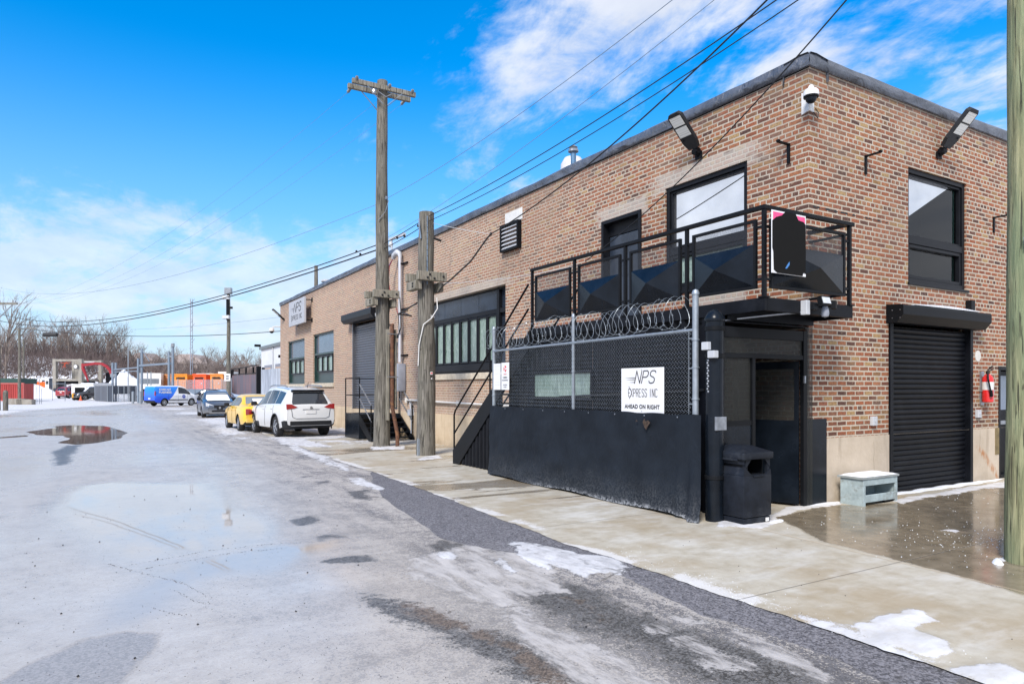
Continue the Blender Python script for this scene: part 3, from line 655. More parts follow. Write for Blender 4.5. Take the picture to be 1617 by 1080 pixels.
keep &= ~((CX > .3) & (CY > .5) & (CY < 32.4)) & ~((CX > -3.0) & (CY < 16))
sheet('road', X, Y, Z, keep, ch, m)

# apron / sidewalk
ysa = np.concatenate([spaced(-9, 0, .05, 0, .04)[:-1] if True else [], spaced(0, 24, .05, 0, .10)])
ysa = np.array(sorted(set(np.round(ysa, 4)) | {0.0})); 
us = np.linspace(0, 1, 84); xf = spaced(0, 16, .06, 0, .1); xf = xf[xf > 0]
edge = np.interp(ysa, EY, EX) + (fbm(ysa * 2.2, ysa * 0) - .5) * .06 + (fbm(ysa * 11, ysa * 0 + 4) - .5) * .05
Xa = np.concatenate([edge[:, None] * (1 - us[None, :]), np.repeat(xf[None, :], len(ysa), 0)], 1); Ya = np.repeat(ysa[:, None], Xa.shape[1], 1)
keep = np.ones((len(ysa) - 1, Xa.shape[1] - 1), bool)
yc = (ysa[:-1] + ysa[1:]) / 2; keep[:, len(us) - 1:] &= (yc < 0)[:, None]
ch = channels(Xa, Ya, APRP, ['wet', 'snow', 'white'], .06)
ch['streak'] = np.clip((fbm(Xa * .45 + 5, Ya * 2.6, 4) - .50) * 5, 0, 1) * np.clip((Ya - .2) / 3, 0, 1) * (Xa < 0)
ch['edge'] = np.clip(1 - np.abs(Xa - np.repeat(edge[:, None], Xa.shape[1], 1)) / .35, 0, 1) * np.clip((fbm(Xa * 3, Ya * 1.4 + 4, 4) - .40) * 5, 0, 1)
ch['snow'] = np.maximum(ch['snow'], np.clip((fbm(Xa * .6 + 8, Ya * .5, 4) - .5) * 6, 0, .95) * np.clip((Ya - 12) / 4, 0, 1))
Za = .006 + ch['snow'] * .022 * fbm(Xa * 5, Ya * 4, 4) * (Xa < 4)
m, t, b = newmat('stained_concrete_apron')
g = t.node('ShaderNodeNewGeometry'); p = g.outputs['Position']; px, py, pz = t.sep(p)[:3]
nf = t.noise(p, 75, 3, .7); nm_ = t.noise(p, 5, 6, .66); nlo = t.noise(p, 1.9, 5, .65); nst = t.noise(t.mapv(p, scale=(.4, 1, 1)), 3.2, 5, .65); nlg = t.noise(p, .8, 4, .6)
base = t.ramp(nm_, [(.28, (.35, .305, .225)), (.5, (.44, .40, .32)), (.72, (.52, .49, .415))])
base = t.mix(t.math('MULTIPLY', t.ss(nlg, .44, .66), .62), base, (.33, .255, .155))
base = t.mix(t.math('MULTIPLY', t.ss(nst, .5, .7), .45), base, (.60, .59, .55))
wh = t.math('MULTIPLY', att('white'), t.ss(nst, .38, .6))
base = t.mix(t.math('MULTIPLY', wh, .7), base, (.64, .63, .59))
stk = mk(att('streak'), .4, .1)
base = t.mix(t.math('MULTIPLY', stk, .62), base, (.165, .125, .08))
wt = mk(att('wet'), .3, .05)
base = t.mix(wt, base, t.ramp(nm_, [(.3, (.15, .122, .083)), (.7, (.29, .24, .17))]))
ed = mk(att('edge'), .5, .6)
base = t.mix(t.math('MULTIPLY', ed, .75), base, (.66, .65, .64))
# joints
def line(v, c, w): return t.ss(t.math('ABSOLUTE', t.math('SUBTRACT', t.math('ADD', v, t.math('MULTIPLY', t.math('SUBTRACT', nm_, .5), .02)), c)), w, w * .3)
j = line(t.math('ADD', px, t.math('MULTIPLY', py, -.08)), -1.90, .030)
j = t.math('MULTIPLY', j, t.math('LESS_THAN', py, .2))
fm = t.math('MULTIPLY', t.math('ABSOLUTE', t.math('SUBTRACT', t.math('FRACT', t.math('DIVIDE', t.math('ADD', py, 30.35), 3.1)), .5)), 3.1)
j2 = t.ss(t.math('ABSOLUTE', t.math('SUBTRACT', fm, 1.55)), .012, .004)
base = t.mix(t.math('MULTIPLY', j, .55), base, (.42, .34, .24))
base = t.mix(t.math('MULTIPLY', j2, .6), base, (.11, .095, .075))
sn = mk(att('snow'), .75, .35)
base = t.mix(t.math('MULTIPLY', sn, t.math('ADD', .66, t.math('MULTIPLY', t.ss(nm_, .35, .6), .32))), base, t.ramp(nst, [(.3, (.46, .455, .455)), (.65, (.72, .72, .735))]))
crk = t.ss(t.noise(p, 60, 1, .5), .79, .82)
base = t.mix(t.math('MULTIPLY', crk, .5), base, (.05, .04, .03))
t.set(b, 'Base Color', base)
rg = t.math('ADD', .50, t.math('MULTIPLY', nm_, .15)); rg = lerp(stk, rg, .22); rg = lerp(wt, rg, t.math('MAXIMUM', .09, t.math('MULTIPLY', t.math('SUBTRACT', nlg, .30), .75))); rg = lerp(sn, rg, .7)
t.set(b, 'Roughness', rg)
bh = t.math('ADD', t.math('MULTIPLY', nf, t.math('SUBTRACT', .35, t.math('MULTIPLY', wt, .33))), t.math('ADD', t.math('MULTIPLY', sn, t.math('ADD', .8, nst)), t.math('MULTIPLY', t.math('ADD', j, j2), -.8)))
t.set(b, 'Normal', t.bump(bh, .45, .012)); M['apron'] = m
sheet('sidewalk', Xa, Ya, Za, keep, ch, m)

# far snow field out to the horizon, and the embankment behind the yard
def snow_mat(name, dark):
    m, t, b = newmat(name); g = t.node('ShaderNodeNewGeometry'); p = g.outputs['Position']
    n = t.noise(p, .35, 6, .65); n2 = t.noise(t.mapv(p, scale=(1, 1, 1.3)), .85, 5, .7)
    c = t.ramp(n, [(.35, (.64, .66, .70)), (.65, (.76, .77, .80))])
    if dark:
        pz = t.sep(p)[2]
        f = t.ss(n2, .50, .60)
        c = t.mix(t.math('MULTIPLY', f, .85), c, t.ramp(n, [(.4, (.06, .052, .05)), (.6, (.13, .115, .11))]))
    else:
        c = t.mix(t.math('MULTIPLY', t.ss(n2, .60, .68), .5), c, (.35, .33, .32))
    t.set(b, 'Base Color', c); t.set(b, 'Roughness', .8); t.set(b, 'Normal', t.bump(n2, .6, .3)); return m
M['snowfield'] = snow_mat('snow_covered_ground', False); M['hill'] = snow_mat('snowy_rocky_bank', True)
g_ = MB().quad((-1500, -1500, -.03), (1500, -1500, -.03), (1500, 1500, -.03), (-1500, 1500, -.03)).build('ground', 'snowfield'); struct(g_)

FW = Vector((.51653, .85627, 0)); RT = Vector((.85627, -.51653, 0)); CB = Vector((-8.570, -6.103, 0))
def LK(l, k, z=0.0):
    q = CB + FW * k + RT * l; return Vector((q.x, q.y, z))
def PXK(px, k, z=0.0):
    """ground point at depth k and bearing of column px (layout measured on the survey photo)"""
    return LK((px - 808.5) / 1080 * k, k, z)
def hillz(l, k):
    a = l / k * 1080 + 808.5
    H = np.interp(a, [-400, -100, 0, 120, 175, 235, 320, 470, 700], [8.5, 9.0, 9.2, 9.0, 8.2, 5.2, 4.2, 4.0, 4.0])
    s = np.clip((k - 122) / 40, 0, 1); s = s * s * (3 - 2 * s)
    return H * s + (fbm(l * .12 + 40, k * .12 + 3, 5) - .5) * 2.6 * s - .1
ls, ks = np.meshgrid(np.arange(-230, 20, 1.3), np.concatenate([np.arange(118, 175, 1.2), np.arange(176, 330, 6)]))
Zh = hillz(ls, ks); Xh = CB.x + FW.x * ks + RT.x * ls; Yh = CB.y + FW.y * ks + RT.y * ls
sheet('snowy_hill', Xh, Yh, Zh, np.ones((ls.shape[0] - 1, ls.shape[1] - 1), bool), {}, M['hill'])

# ------------------------------------------------------------------ main building
def PL(pl):
    """plane mapping: (along, outward, z) -> xyz ; L = street front (x=0), F = front end (y=0)"""
    return (lambda a, o, z: (-o, a, z)) if pl == 'L' else (lambda a, o, z: (a, -o, z))
def pbox(mb, pl, a0, a1, o0, o1, z0, z1, b=0.0):
    if pl == 'L': return mb.box(-o1, -o0, a0, a1, z0, z1, b)
    return mb.box(a0, a1, -o1, -o0, z0, z1, b)
def wallgrid(pl, a0, a1, z0, z1, holes, o=0.0, reveal=.2):
    mb = MB(); f = PL(pl)
    A = sorted({a0, a1} | {h[i] for h in holes for i in (0, 1) if a0 < h[i] < a1}); Zs = sorted({z0, z1} | {h[i] for h in holes for i in (2, 3) if z0 < h[i] < z1})
    for i in range(len(A) - 1):
        for j in range(len(Zs) - 1):
            ca, cz = (A[i] + A[i + 1]) / 2, (Zs[j] + Zs[j + 1]) / 2
            if any(h[0] < ca < h[1] and h[2] < cz < h[3] for h in holes): continue
            mb.quad(f(A[i], o, Zs[j]), f(A[i + 1], o, Zs[j]), f(A[i + 1], o, Zs[j + 1]), f(A[i], o, Zs[j + 1]))
    for h in holes:
        b0, b1, c0, c1 = max(h[0], a0), min(h[1], a1), max(h[2], z0), min(h[3], z1)
        if b0 >= b1 or c0 >= c1: continue
        r = o - reveal
        if h[0] >= a0: mb.quad(f(b0, o, c0), f(b0, r, c0), f(b0, r, c1), f(b0, o, c1))
        if h[1] <= a1: mb.quad(f(b1, o, c0), f(b1, o, c1), f(b1, r, c1), f(b1, r, c0))
        if h[3] <= z1: mb.quad(f(b0, o, c1), f(b0, r, c1), f(b1, r, c1), f(b1, o, c1))
        if h[2] >= z0 and h[2] > .02: mb.quad(f(b0, o, c0), f(b1, o, c0), f(b1, r, c0), f(b0, r, c0))
    return mb
B = thing('brick_building', 'long two storey common brick building with charcoal windows, cream foundation and black parapet membrane', 'building')
YE = 32.9; XE = 13.0; HT = 6.2
HL = [(27.69, 31.17, 1.86, 4.10), (22.85, 26.14, 1.88, 4.14), (17.25, 20.25, .85, 4.2), (15.55, 16.6, .95, 3.2), (8.41, 13.3, 2.06, 4.22), (1.07, 2.86, 3.33, 5.17), (3.47, 4.63, 2.74, 4.95)]
HF = [(2.52, 4.34, 3.35, 5.20), (1.98, 4.50, -.05, 2.72), (5.47, 6.45, -.05, 2.05)]
w = wallgrid('L', 0, YE, .90, HT, HL); w.build('wall', 'brick_street', B, fixn=False)
w = wallgrid('F', 0, XE, .93, HT, HF)
w.add([(XE, 0, 0), (XE, YE, 0), (XE, YE, HT), (XE, 0, HT)], [(0, 1, 2, 3)]); w.add([(0, YE, 0), (XE, YE, 0), (XE, YE, HT), (0, YE, HT)], [(0, 1, 2, 3)])
w.build('wall', 'brick_front', B, fixn=False)
w = wallgrid('L', -.012, YE, -.3, .90, HL, .012, .21); w.quad((-.012, 0, .90), (0, 0, .90), (0, YE, .90), (-.012, YE, .90)); w.build('foundation', 'conc_street', B, fixn=False)
w = wallgrid('F', -.012, XE, -.1, .93, HF, .012, .21); w.quad((0, 0, .93), (0, -.012, .93), (XE, -.012, .93), (XE, 0, .93)); w.build('foundation', 'conc_front', B, fixn=False)
MB().box(.1, XE - .1, .1, YE - .1, 6.0, 6.1).build('roof', 'membrane', B)
# parapet membrane, a wavy lapped skin
random.seed(4)
def membrane():
    mb = MB()
    def strip(pl, a0, a1):
        f = PL(pl); n = int((a1 - a0) / .11); rows = []
        for i in range(n + 1):
            a = a0 + (a1 - a0) * i / n; e = min(1, (a - a0) / .3)
            q = lambda s, k: (float(fbm(np.array(a * s + k), np.array(k * 3.3), 3)) - .5)
            hz = HT - .012 + q(.9, 2) * .02; tp = 6.375 + q(.7, 5) * .05 * e; ou = .035
            fold = (math.sin(a * 1.7 + q(.5, 1) * 6)) * .018 * e
            rows.append([f(a, .012, hz - .006), f(a, ou + .006, hz), f(a, ou + .015 + fold + q(2.2, 7) * .03, hz + .06 + q(1.1, 3) * .03), f(a, ou + .01 - fold + q(2, 9) * .03, tp - .05), f(a, ou - .02, tp), f(a, -.12, tp + .01), f(a, -.38, tp - .02), f(a, -.40, 6.05)])
        m_ = len(rows[0]); V = [p for r in rows for p in r]; F = [(i * m_ + k, (i + 1) * m_ + k, (i + 1) * m_ + k + 1, i * m_ + k + 1) for i in range(n) for k in range(m_ - 1)]
        mb.add(V, F)
    strip('L', -.045, YE + .04); strip('F', -.045, XE)
    return mb
membrane().build('parapet_membrane', 'membrane', B, smooth=60)
MB().box(-.002, .012, 0, YE, HT - .03, HT - .012).build('drip_edge', 'black', B)
def frame_ring(mb, pl, a0, a1, z0, z1, w_, o0, o1):
    pbox(mb, pl, a0, a0 + w_, o0, o1, z0, z1, .006); pbox(mb, pl, a1 - w_, a1, o0, o1, z0, z1, .006)
    pbox(mb, pl, a0 + w_, a1 - w_, o0, o1, z0, z0 + w_, .006); pbox(mb, pl, a0 + w_, a1 - w_, o0, o1, z1 - w_, z1, .006)
# --- two tall narrow green windows
for (a0, a1, z0, z1) in HL[:2]:
    m_ = MB(); frame_ring(m_, 'L', a0, a1, z0, z1, .07, -.20, -.06)
    zt = z1 - .98
    pbox(m_, 'L', a0 + .07, a1 - .07, -.18, -.05, zt, zt + .09, .006)
    win = m_.build('window', 'gframe', B)
    wi = (a1 - a0 - .14) / 4
    p_ = MB()
    for k in (1, 2, 3):
        pass
    fr = MB(); b0, b1 = a0 + .42, a1 - .42; frame_ring(fr, 'L', b0, b1, z0 + .50, zt - .03, .06, -.15, -.07)
    for k in (1, 2): pbox(fr, 'L', b0 + (b1 - b0) * k / 3 - .045, b0 + (b1 - b0) * k / 3 + .045, -.148, -.072, z0 + .56, zt - .09)
    fr.build('sash', 'frame', win)
    q = MB(); pbox(q, 'L', a0 + .07, a1 - .07, -.17, -.14, zt + .09, z1 - .07); q.build('pane', 'slate', win)
    q = MB(); pbox(q, 'L', b0 + .05, b1 - .05, -.165, -.13, z0 + .55, zt - .08); q.build('pane', 'greenpane', win)
    q = MB(); pbox(q, 'L', a0 + .07, a1 - .07, -.19, -.168, z0 + .07, zt); q.build('spandrel_panel', 'gframe', win)
    q = MB(); pbox(q, 'L', a0 - .05, a1 + .05, -.2, .07, z0 - .17, z0 - .003, .01); q.build('sill', 'stone', win)
# --- big ground floor window
a0, a1, z0, z1 = HL[4]; zt = 3.56
m_ = MB(); frame_ring(m_, 'L', a0, a1, z0, z1, .06, -.22, -.16)
pbox(m_, 'L', a0 + .06, a1 - .06, -.2, -.12, zt, zt + .12, .006); pbox(m_, 'L', a0 + .06, a1 - .06, -.2, -.12, z0 + .06, z0 + .26, .006)
pbox(m_, 'L', a0 + .5, a0 + .62, -.2, -.10, z0 + .06, z1 - .06, .006)
win = m_.build('window', 'frame', B)
npn = 8; b0, b1 = a0 + .62, a1 - .06; pw = (b1 - b0) / npn
for k in range(npn):
    fr = MB(); frame_ring(fr, 'L', b0 + k * pw + .015, b0 + (k + 1) * pw - .015, z0 + .27, zt - .01, .05, -.19, -.11)
    sa = fr.build('sash', 'frame', win)
    q = MB(); pbox(q, 'L', b0 + k * pw + .06, b0 + (k + 1) * pw - .06, -.16, -.15, z0 + .31, zt - .05); q.build('pane', 'greenpane', sa)
for k in range(4):
    q = MB(); L_ = (b1 - b0) / 4; pbox(q, 'L', b0 + k * L_ + .008, b0 + (k + 1) * L_ - .008, -.18, -.155, zt + .125, z1 - .065); q.build('spandrel_panel', 'navy', win)
q = MB(); pbox(q, 'L', a0 + .06, a0 + .5, -.215, -.20, z0 + .06, z1 - .06); q.build('spandrel_panel', 'navy', win)
q = MB(); pbox(q, 'L', a0 - .1, a1 + .1, -.2, .06, z0 - .17, z0 - .003, .01); q.build('sill', 'stone', win)
# --- upper windows
def upper_window(pl, h, pane, low):
    a0, a1, z0, z1 = h; m_ = MB(); frame_ring(m_, pl, a0, a1, z0, z1, .075, -.16, -.03)
    zt = z0 + .64
    pbox(m_, pl, a0 + .075, a1 - .075, -.15, -.035, zt, zt + .11, .006)
    frame_ring(m_, pl, a0 + .08, a1 - .08, z0 + .08, zt - .004, .055, -.14, -.05)
    frame_ring(m_, pl, a0 + .08, a1 - .08, zt + .114, z1 - .08, .035, -.14, -.06)
    win = m_.build('window', 'frame', B)
    f_ = PL(pl)
    def qd(a, b_, c, d_): return MB().quad(f_(a, -.115, c), f_(b_, -.115, c), f_(b_, -.115, d_), f_(a, -.115, d_))
    q = qd(a0 + .11, a1 - .11, zt + .14, z1 - .11); o_ = q.build('pane', pane, win, fixn=False)
    q = qd(a0 + .13, a1 - .13, z0 + .13, zt - .05); q.build('pane', low, win, fixn=False)
    q = MB(); pbox(q, pl, a0 - .02, a1 + .05, -.14, .03, z0 - .045, z0 - .003, .008); q.build('sill', 'frame', win)
    return win, zt
upper_window('L', HL[5], 'mirrorwin', 'greenpane')
# front upper window: real see-through glass
m, t, b = newmat('clear_window_glass')
fr_ = t.node('ShaderNodeFresnel'); fr_.inputs[0].default_value = 1.5
gl_ = t.node('ShaderNodeBsdfGlossy'); gl_.inputs['Roughness'].default_value = .02; tr = t.node('ShaderNodeBsdfTransparent'); tr.inputs[0].default_value = (.8, .84, .84, 1)
mx = t.node('ShaderNodeMixShader'); t.l.new(fr_.outputs[0], mx.inputs[0]); t.l.new(tr.outputs[0], mx.inputs[1]); t.l.new(gl_.outputs[0], mx.inputs[2])
t.l.new(mx.outputs[0], t.n['Material Output'].inputs[0]); M['clear'] = m
win, zt = upper_window('F', HF[0], 'clear', 'clear')
q = MB(); q.add([(2.635, .1135, 4.40), (2.635, .1135, 5.085), (3.95, .1135, 5.085)], [(0, 2, 1)]); q.build('added_reflection', 'mirrorwin', win, fixn=False)  # mirror triangle added before the pane, shaped to imitate a pale reflection
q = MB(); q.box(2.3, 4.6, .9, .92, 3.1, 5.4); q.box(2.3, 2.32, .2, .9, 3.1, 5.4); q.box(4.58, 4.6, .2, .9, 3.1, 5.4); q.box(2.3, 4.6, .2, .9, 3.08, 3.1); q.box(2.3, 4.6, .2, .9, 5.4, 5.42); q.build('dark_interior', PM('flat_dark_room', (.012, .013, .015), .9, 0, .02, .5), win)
q = MB(); q.box(4.19, 4.235, .15, .17, 3.45, 5.1); q.build('green_edge', PM('green_glass_edge', (.07, .17, .13), .3, 0, .1, 5), win)
# --- upper door
a0, a1, z0, z1 = HL[6]; m_ = MB(); frame_ring(m_, 'L', a0, a1, z0, z1, .07, -.2, .03); pbox(m_, 'L', a0 + .07, a1 - .07, -.19, -.12, z1 - .30, z1 - .07)
d = m_.build('door', 'frame', B)
q = MB(); pbox(q, 'L', a0 + .08, a1 - .08, -.17, -.13, z0 + .02, z1 - .31, .01); pbox(q, 'L', a0 + .25, a1 - .25, -.132, -.122, z0 + 1.1, z1 - .5); q.build('door_leaf', 'navy', d)
MB().cyl((.10, a1 - .2, 3.75), (.03, a1 - .2, 3.75), .02, 10).build('handle', 'steel', d)
# --- street side door with small window
a0, a1, z0, z1 = HL[3]; m_ = MB(); frame_ring(m_, 'L', a0, a1, z0, z1, .09, -.2, .012); d = m_.build('door', 'navy', B)
q = MB(); pbox(q, 'L', a0 + .095, a1 - .095, -.15, -.10, z0 + .04, z1 - .1, .01); q.build('door_leaf', 'panelb', d)
q = MB(); frame_ring(q, 'L', a0 + .16, a0 + .50, 2.02, 2.30, .045, -.099, -.085); q.build('door_window', 'white', d)
q = MB().cyl((.10, a0 + .2, 1.62), (.04, a0 + .2, 1.62), .02, 8); q.bar((.045, a0 + .2, 1.62), (.045, a0 + .34, 1.62), .02); q.build('handle', 'white', d)
# --- roller shutters
def shutter(pl, a0, a1, z0, z1, hood, slat, name, col):
    m_ = MB(); f = PL(pl); n = int((z1 - z0) / slat); P = []
    for i in range(n):
        zz_ = z0 + i * slat
        for fr_, oo in ((0, 0), (.12, .010), (.35, .018), (.6, .018), (.82, .008), (.9, -.004)): P.append((zz_ + fr_ * slat, oo))
    P.append((z0 + n * slat, 0))
    V = [f(a, -.075 + oo, zz_) for zz_, oo in P for a in (a0, a1)]; F = [(2 * i, 2 * i + 1, 2 * i + 3, 2 * i + 2) for i in range(len(P) - 1)]
    m_.add(V, F); sh = m_.build('roller_shutter', col, B, smooth=50)
    g_ = MB(); pbox(g_, pl, a0 - .09, a0, -.1, .03, z0, z1 + .02, .006); g_.build('guide_rail', col, sh); g_ = MB(); pbox(g_, pl, a1, a1 + .09, -.1, .03, z0, z1 + .02, .006); g_.build('guide_rail', col, sh)
    h0, h1, hz0, hz1, ho = hood
    hb = MB(); ax = lambda u, v, tt: f(tt, u, v)
    hb.prism([(0.002, hz0), (0.002, hz1), (ho, hz1 - .02), (ho + .01, hz1 - .05), (ho + .01, hz0 + .12), (ho - .09, hz0)], ax, h0, h1); hb.build('shutter_hood', 'frame' if pl == 'L' else 'black', sh)
    return sh
sh = shutter('F', 2.06, 4.42, .0, 2.68, (1.90, 4.62, 2.66, 2.95, .26), .082, 'front', 'black2')
q = MB()
for i in range(26):
    a = 2.3 + 1.9 * i / 25; hh = .028 * math.sin(math.pi * min(1, i / 25 * 1.0)) + .004
    q.box(a, a + .08, -.24, -.03, 2.945, 2.95 + hh)
q.build('snow_on_hood', 'snow', sh)
q = MB().box(4.30, 4.43, -.10, -.002, 2.97, 3.17, .008); q.build('motor_box', 'black', sh)
q = MB()
for a, z in ((-.10, 2.85), (-.22, 2.85), (-.10, 2.73), (-.22, 2.73)): q.cyl((1.896, a, z), (1.901, a, z), .008, 6)
q.build('rivet', 'steel', sh)
shutter('L', 17.33, 20.17, .85, 4.15, (17.05, 20.5, 4.17, 4.52, .40), .095, 'dock', MC.setdefault('x', PM('grey_slatted_steel', (.10, .105, .12), .38, .2, .1, 5)))
# --- front door by the pole
a0, a1, z0, z1 = HF[2]; m_ = MB(); frame_ring(m_, 'F', a0, a1, 0, z1, .07, -.2, .01); d = m_.build('door', 'black', B)
q = MB(); pbox(q, 'F', a0 + .08, a1 - .08, -.14, -.10, .02, z1 - .08, .01); q.build('door_leaf', 'black2', d)
q = MB(); pbox(q, 'F', a0 + .16, a1 - .16, -.10, -.092, 1.25, 1.88); q.build('pane', 'slate', d)
q = MB(); pbox(q, 'F', a0 + .10, a1 - .10, -.10, -.07, .98, 1.05); q.build('handle', 'steel', d)
q = MB(); pbox(q, 'F', 5.32, 5.46, .012, .02, .45, .93); q.build('stain_patch', PM('brown_render_patch', (.20, .15, .07), .8, 0, .3, 8), B)
# cracked-mortar course on front wall
q = MB()
random.seed(9)
up_, lo_ = [], []
a = .10
while a < 1.95:
    h_ = random.choice((.003, .004, .016, .022)); up_.append((a, 4.222 + h_)); lo_.append((a, 4.220 - h_ * .3)); a += random.uniform(.025, .06)
V = [(u, -.003, v) for u, v in up_] + [(u, -.003, v) for u, v in lo_]; n_ = len(up_); q.add(V, [(i, i + 1, n_ + i + 1, n_ + i) for i in range(n_ - 1)])
q.build('open_mortar_joint', 'cable', B)

# ------------------------------------------------------------------ things on the walls
def sign_nps(pl, a0, a1, z0, z1, o, label, third, parent_thick=.04, flip=False, mat='signw', name='sign_board'):
    T = thing(name, label, 'sign', PL(pl)((a0 + a1) / 2, o, z0))
    q = MB(); pbox(q, pl, a0, a1, o, o + parent_thick, z0, z1, .012); q.build('board', mat, T)
    W_ = a1 - a0; H_ = z1 - z0; zo = o + parent_thick + .001
    # text runs to smaller y on the street front (seen from outside it reads left to right toward -y)
    mp = lambda u, v, tt: PL(pl)(a1 - u, zo + tt, z0 + v)
    L1 = MB()
    stroke_text(L1, 'NPS', W_ * .33, H_ * (.66 if third else .52), H_ * .27 if third else H_ * .34, W_ * .20, W_ * .016, mp, .002, .28, .22)
    for i, (dx, hh) in enumerate(((.10, .80), (.13, .76), (.20, .70))):
        v = H_ * (hh if third else hh - .10) - (H_ * .02 if third else 0); L1.prism([(W_ * dx, v), (W_ * .34, v - H_ * .008), (W_ * .34, v + H_ * .008)], mp, 0, .002)
    L1.build('lettering', 'ink', T)
    L2 = MB(); v0 = H_ * (.36 if third else .22); h2 = H_ * .17
    xx = stroke_text(L2, 'XPRESS INC', W_ * .235, v0, h2, W_ * .075, W_ * .009, mp, .002, 0, .30)
    for pl_ in ([(.18, 0), (.18, 1)], [(.18, 1), (.225, 1)], [(.18, .5), (.22, .5)], [(.18, 0), (.225, 0)], [(.19, 1.35), (.245, .75)], [(.245, .25), (.20, -.3)]):
        (a, b_), (c, d_) = pl_; L = .0
        P0 = (W_ * a, v0 + b_ * h2); P1 = (W_ * c, v0 + d_ * h2); dx, dy = P1[0] - P0[0], P1[1] - P0[1]; n_ = math.hypot(dx, dy); nx, ny = -dy / n_ * W_ * .0045, dx / n_ * W_ * .0045
        L2.prism([(P0[0] + nx, P0[1] + ny), (P0[0] - nx, P0[1] - ny), (P1[0] - nx, P1[1] - ny), (P1[0] + nx, P1[1] + ny)], mp, 0, .002)
    L2.build('lettering', 'ink', T)
    if third:
        V, F = text_mesh('AHEAD ON RIGHT', H_ * .125, lambda u, v, tt: mp(W_ * .5 + u, H_ * .135 + v, .002), .0028, 0, 1.08, width=W_ * .82)
        q = MB(); q.add(V, F); q.build('lettering', 'ink', T, fixn=False)
    return T
T = sign_nps('L', 26.2, 29.2, 4.72, 5.93, .30, 'raised grey NPS EXPRESS INC sign board high on the far end of the street wall', False, .10, mat=PM('aluminium_sign_face', (.42, .43, .46), .45, .2, .05, 3))
q = MB()
for a in (26.3, 29.0):
    for z in (4.85, 5.8): q = MB(); q.bar((-.30, a, z), (-.019, a, z), .04); q.box(-.02, 0, a - .1, a + .1, z - .1, z + .1); q.build('standoff_bracket', 'black', T)

def area_light(base, d, nrm_, wide, label, L=.66, Wd=.29):
    T = thing('flood_light', label, 'flood light', base, 'flood lights on the brick walls')
    base = Vector(base); d = Vector(d).normalized(); n_ = Vector(nrm_).normalized(); wv = Vector(wide).normalized()
    out = wv.cross(Vector((0, 0, 1)))
    q = MB(); q.obox(base + d * .0, wv, Vector((0, 0, 1)), wv.cross(Vector((0, 0, 1))), .07, .06, .012); q.build('wall_plate', 'black', T)
    q = MB(); q.tube([base, base + d * .06 + n_ * .02, base + d * .16], [.035, .045, .03], 10); q.lathe(base + d * .08 - wv * .06, [(.05, 0), (.055, .03), (.055, .09), (.05, .12)], 12, wv); q.build('knuckle', 'black', T)
    c0 = base + d * .14
    # tapered housing outline
    pr = [(-.10, 0), (.10, 0), (Wd / 2, .14), (Wd / 2, L - .05), (Wd / 2 - .05, L), (-Wd / 2 + .05, L), (-Wd / 2, L - .05), (-Wd / 2, .14)]
    q = MB(); q.prism(pr, lambda u, v, tt: tuple(c0 + wv * u + d * v + n_ * tt), -.035, .028); q.build('housing', 'trim', T)
    for k, (v0, v1) in enumerate(((.24, .41), (.435, .60))):
        q = MB(); q.prism([(-Wd / 2 + .025, v0), (Wd / 2 - .025, v0), (Wd / 2 - .025, v1), (-Wd / 2 + .025, v1)], lambda u, v, tt: tuple(c0 + wv * u + d * v + n_ * tt), .026, .032)
        q.build('led_lens', ledm, T)
    q = MB(); q.lathe(c0 + d * .19 + wv * .09 + n_ * .027, [(.018, 0), (.018, .008), (.01, .012)], 10, n_); q.build('sensor', 'black', T)
    return T
m, t, b = newmat('led_lens_grid'); tc = t.node('ShaderNodeTexCoord'); v = t.node('ShaderNodeTexVoronoi', feature='F1'); t.set(v, 'Vector', tc.outputs['Object']); t.set(v, 'Scale', 42.0); t.set(v, 'Randomness', .0)
t.set(b, 'Base Color', t.ramp(v.outputs['Distance'], [(.1, (.42, .42, .36)), (.5, (.70, .70, .66))])); t.set(b, 'Roughness', .25); ledm = m
area_light((-.03, 2.04, 5.52), (-.60, .10, .76), (-.75, -.06, -.66), (0, 1, 0), 'black twin panel flood light above the large upper window')
area_light((3.39, -.03, 5.52), (.12, -.60, .76), (.1, -.75, -.66), (1, 0, 0), 'black twin panel flood light above the front upper window')
area_light((-.03, 31.9, 5.35), (-.66, .15, .62), (-.62, 0, -.7), (0, 1, 0), 'black flood light at the far roof corner of the street wall')

# corner dome camera
T = thing('security_camera', 'white dome security camera on the near roof corner of the building', 'security camera', (-.1, -.1, 5.7), 'security cameras')
q = MB(); q.box(-.13, -.002, .0, .012, 5.48, 5.86, .004) if False else None
q = MB(); q.prism([(-.12, 5.53), (-.0, 5.56), (-.0, 5.80), (-.12, 5.84)], lambda u, v, tt: (u * .0 - .003 - tt, -u - .02, v), 0, .02); q.prism([(.0, 5.56), (.09, 5.55), (.09, 5.80), (.0, 5.82)], lambda u, v, tt: (u, -.003 - tt, v), 0, .02); q.build('corner_bracket', 'white', T)
c = (-.13, -.13, 5.66)
q = MB(); q.lathe(c, [(.0, .185), (.024, .18), (.036, .16), (.044, .132), (.08, .12), (.10, .096), (.104, .032), (.096, .024)][::-1], 24); q.tube([(-.02, -.02, 5.78), (-.09, -.09, 5.78), (-.15, -.15, 5.80)], .035, 10); q.build('housing', 'white', T, smooth=True)
q = MB(); q.lathe(c, [(.0, -.072), (.04, -.062), (.066, -.036), (.076, 0), (.08, .028)], 24); q.build('dome', 'panelb', T, smooth=True)
q = MB(); q.lathe(c, [(.082, .004), (.10, .010), (.10, .028), (.082, .028)], 24); q.build('trim_ring', 'black', T)
MB().tube([(.08, -.02, 5.55), (.16, -.03, 5.48), (.2, -.02, 5.56), (.14, -.01, 5.62)], .006, 5).build('wire', 'cable', T)
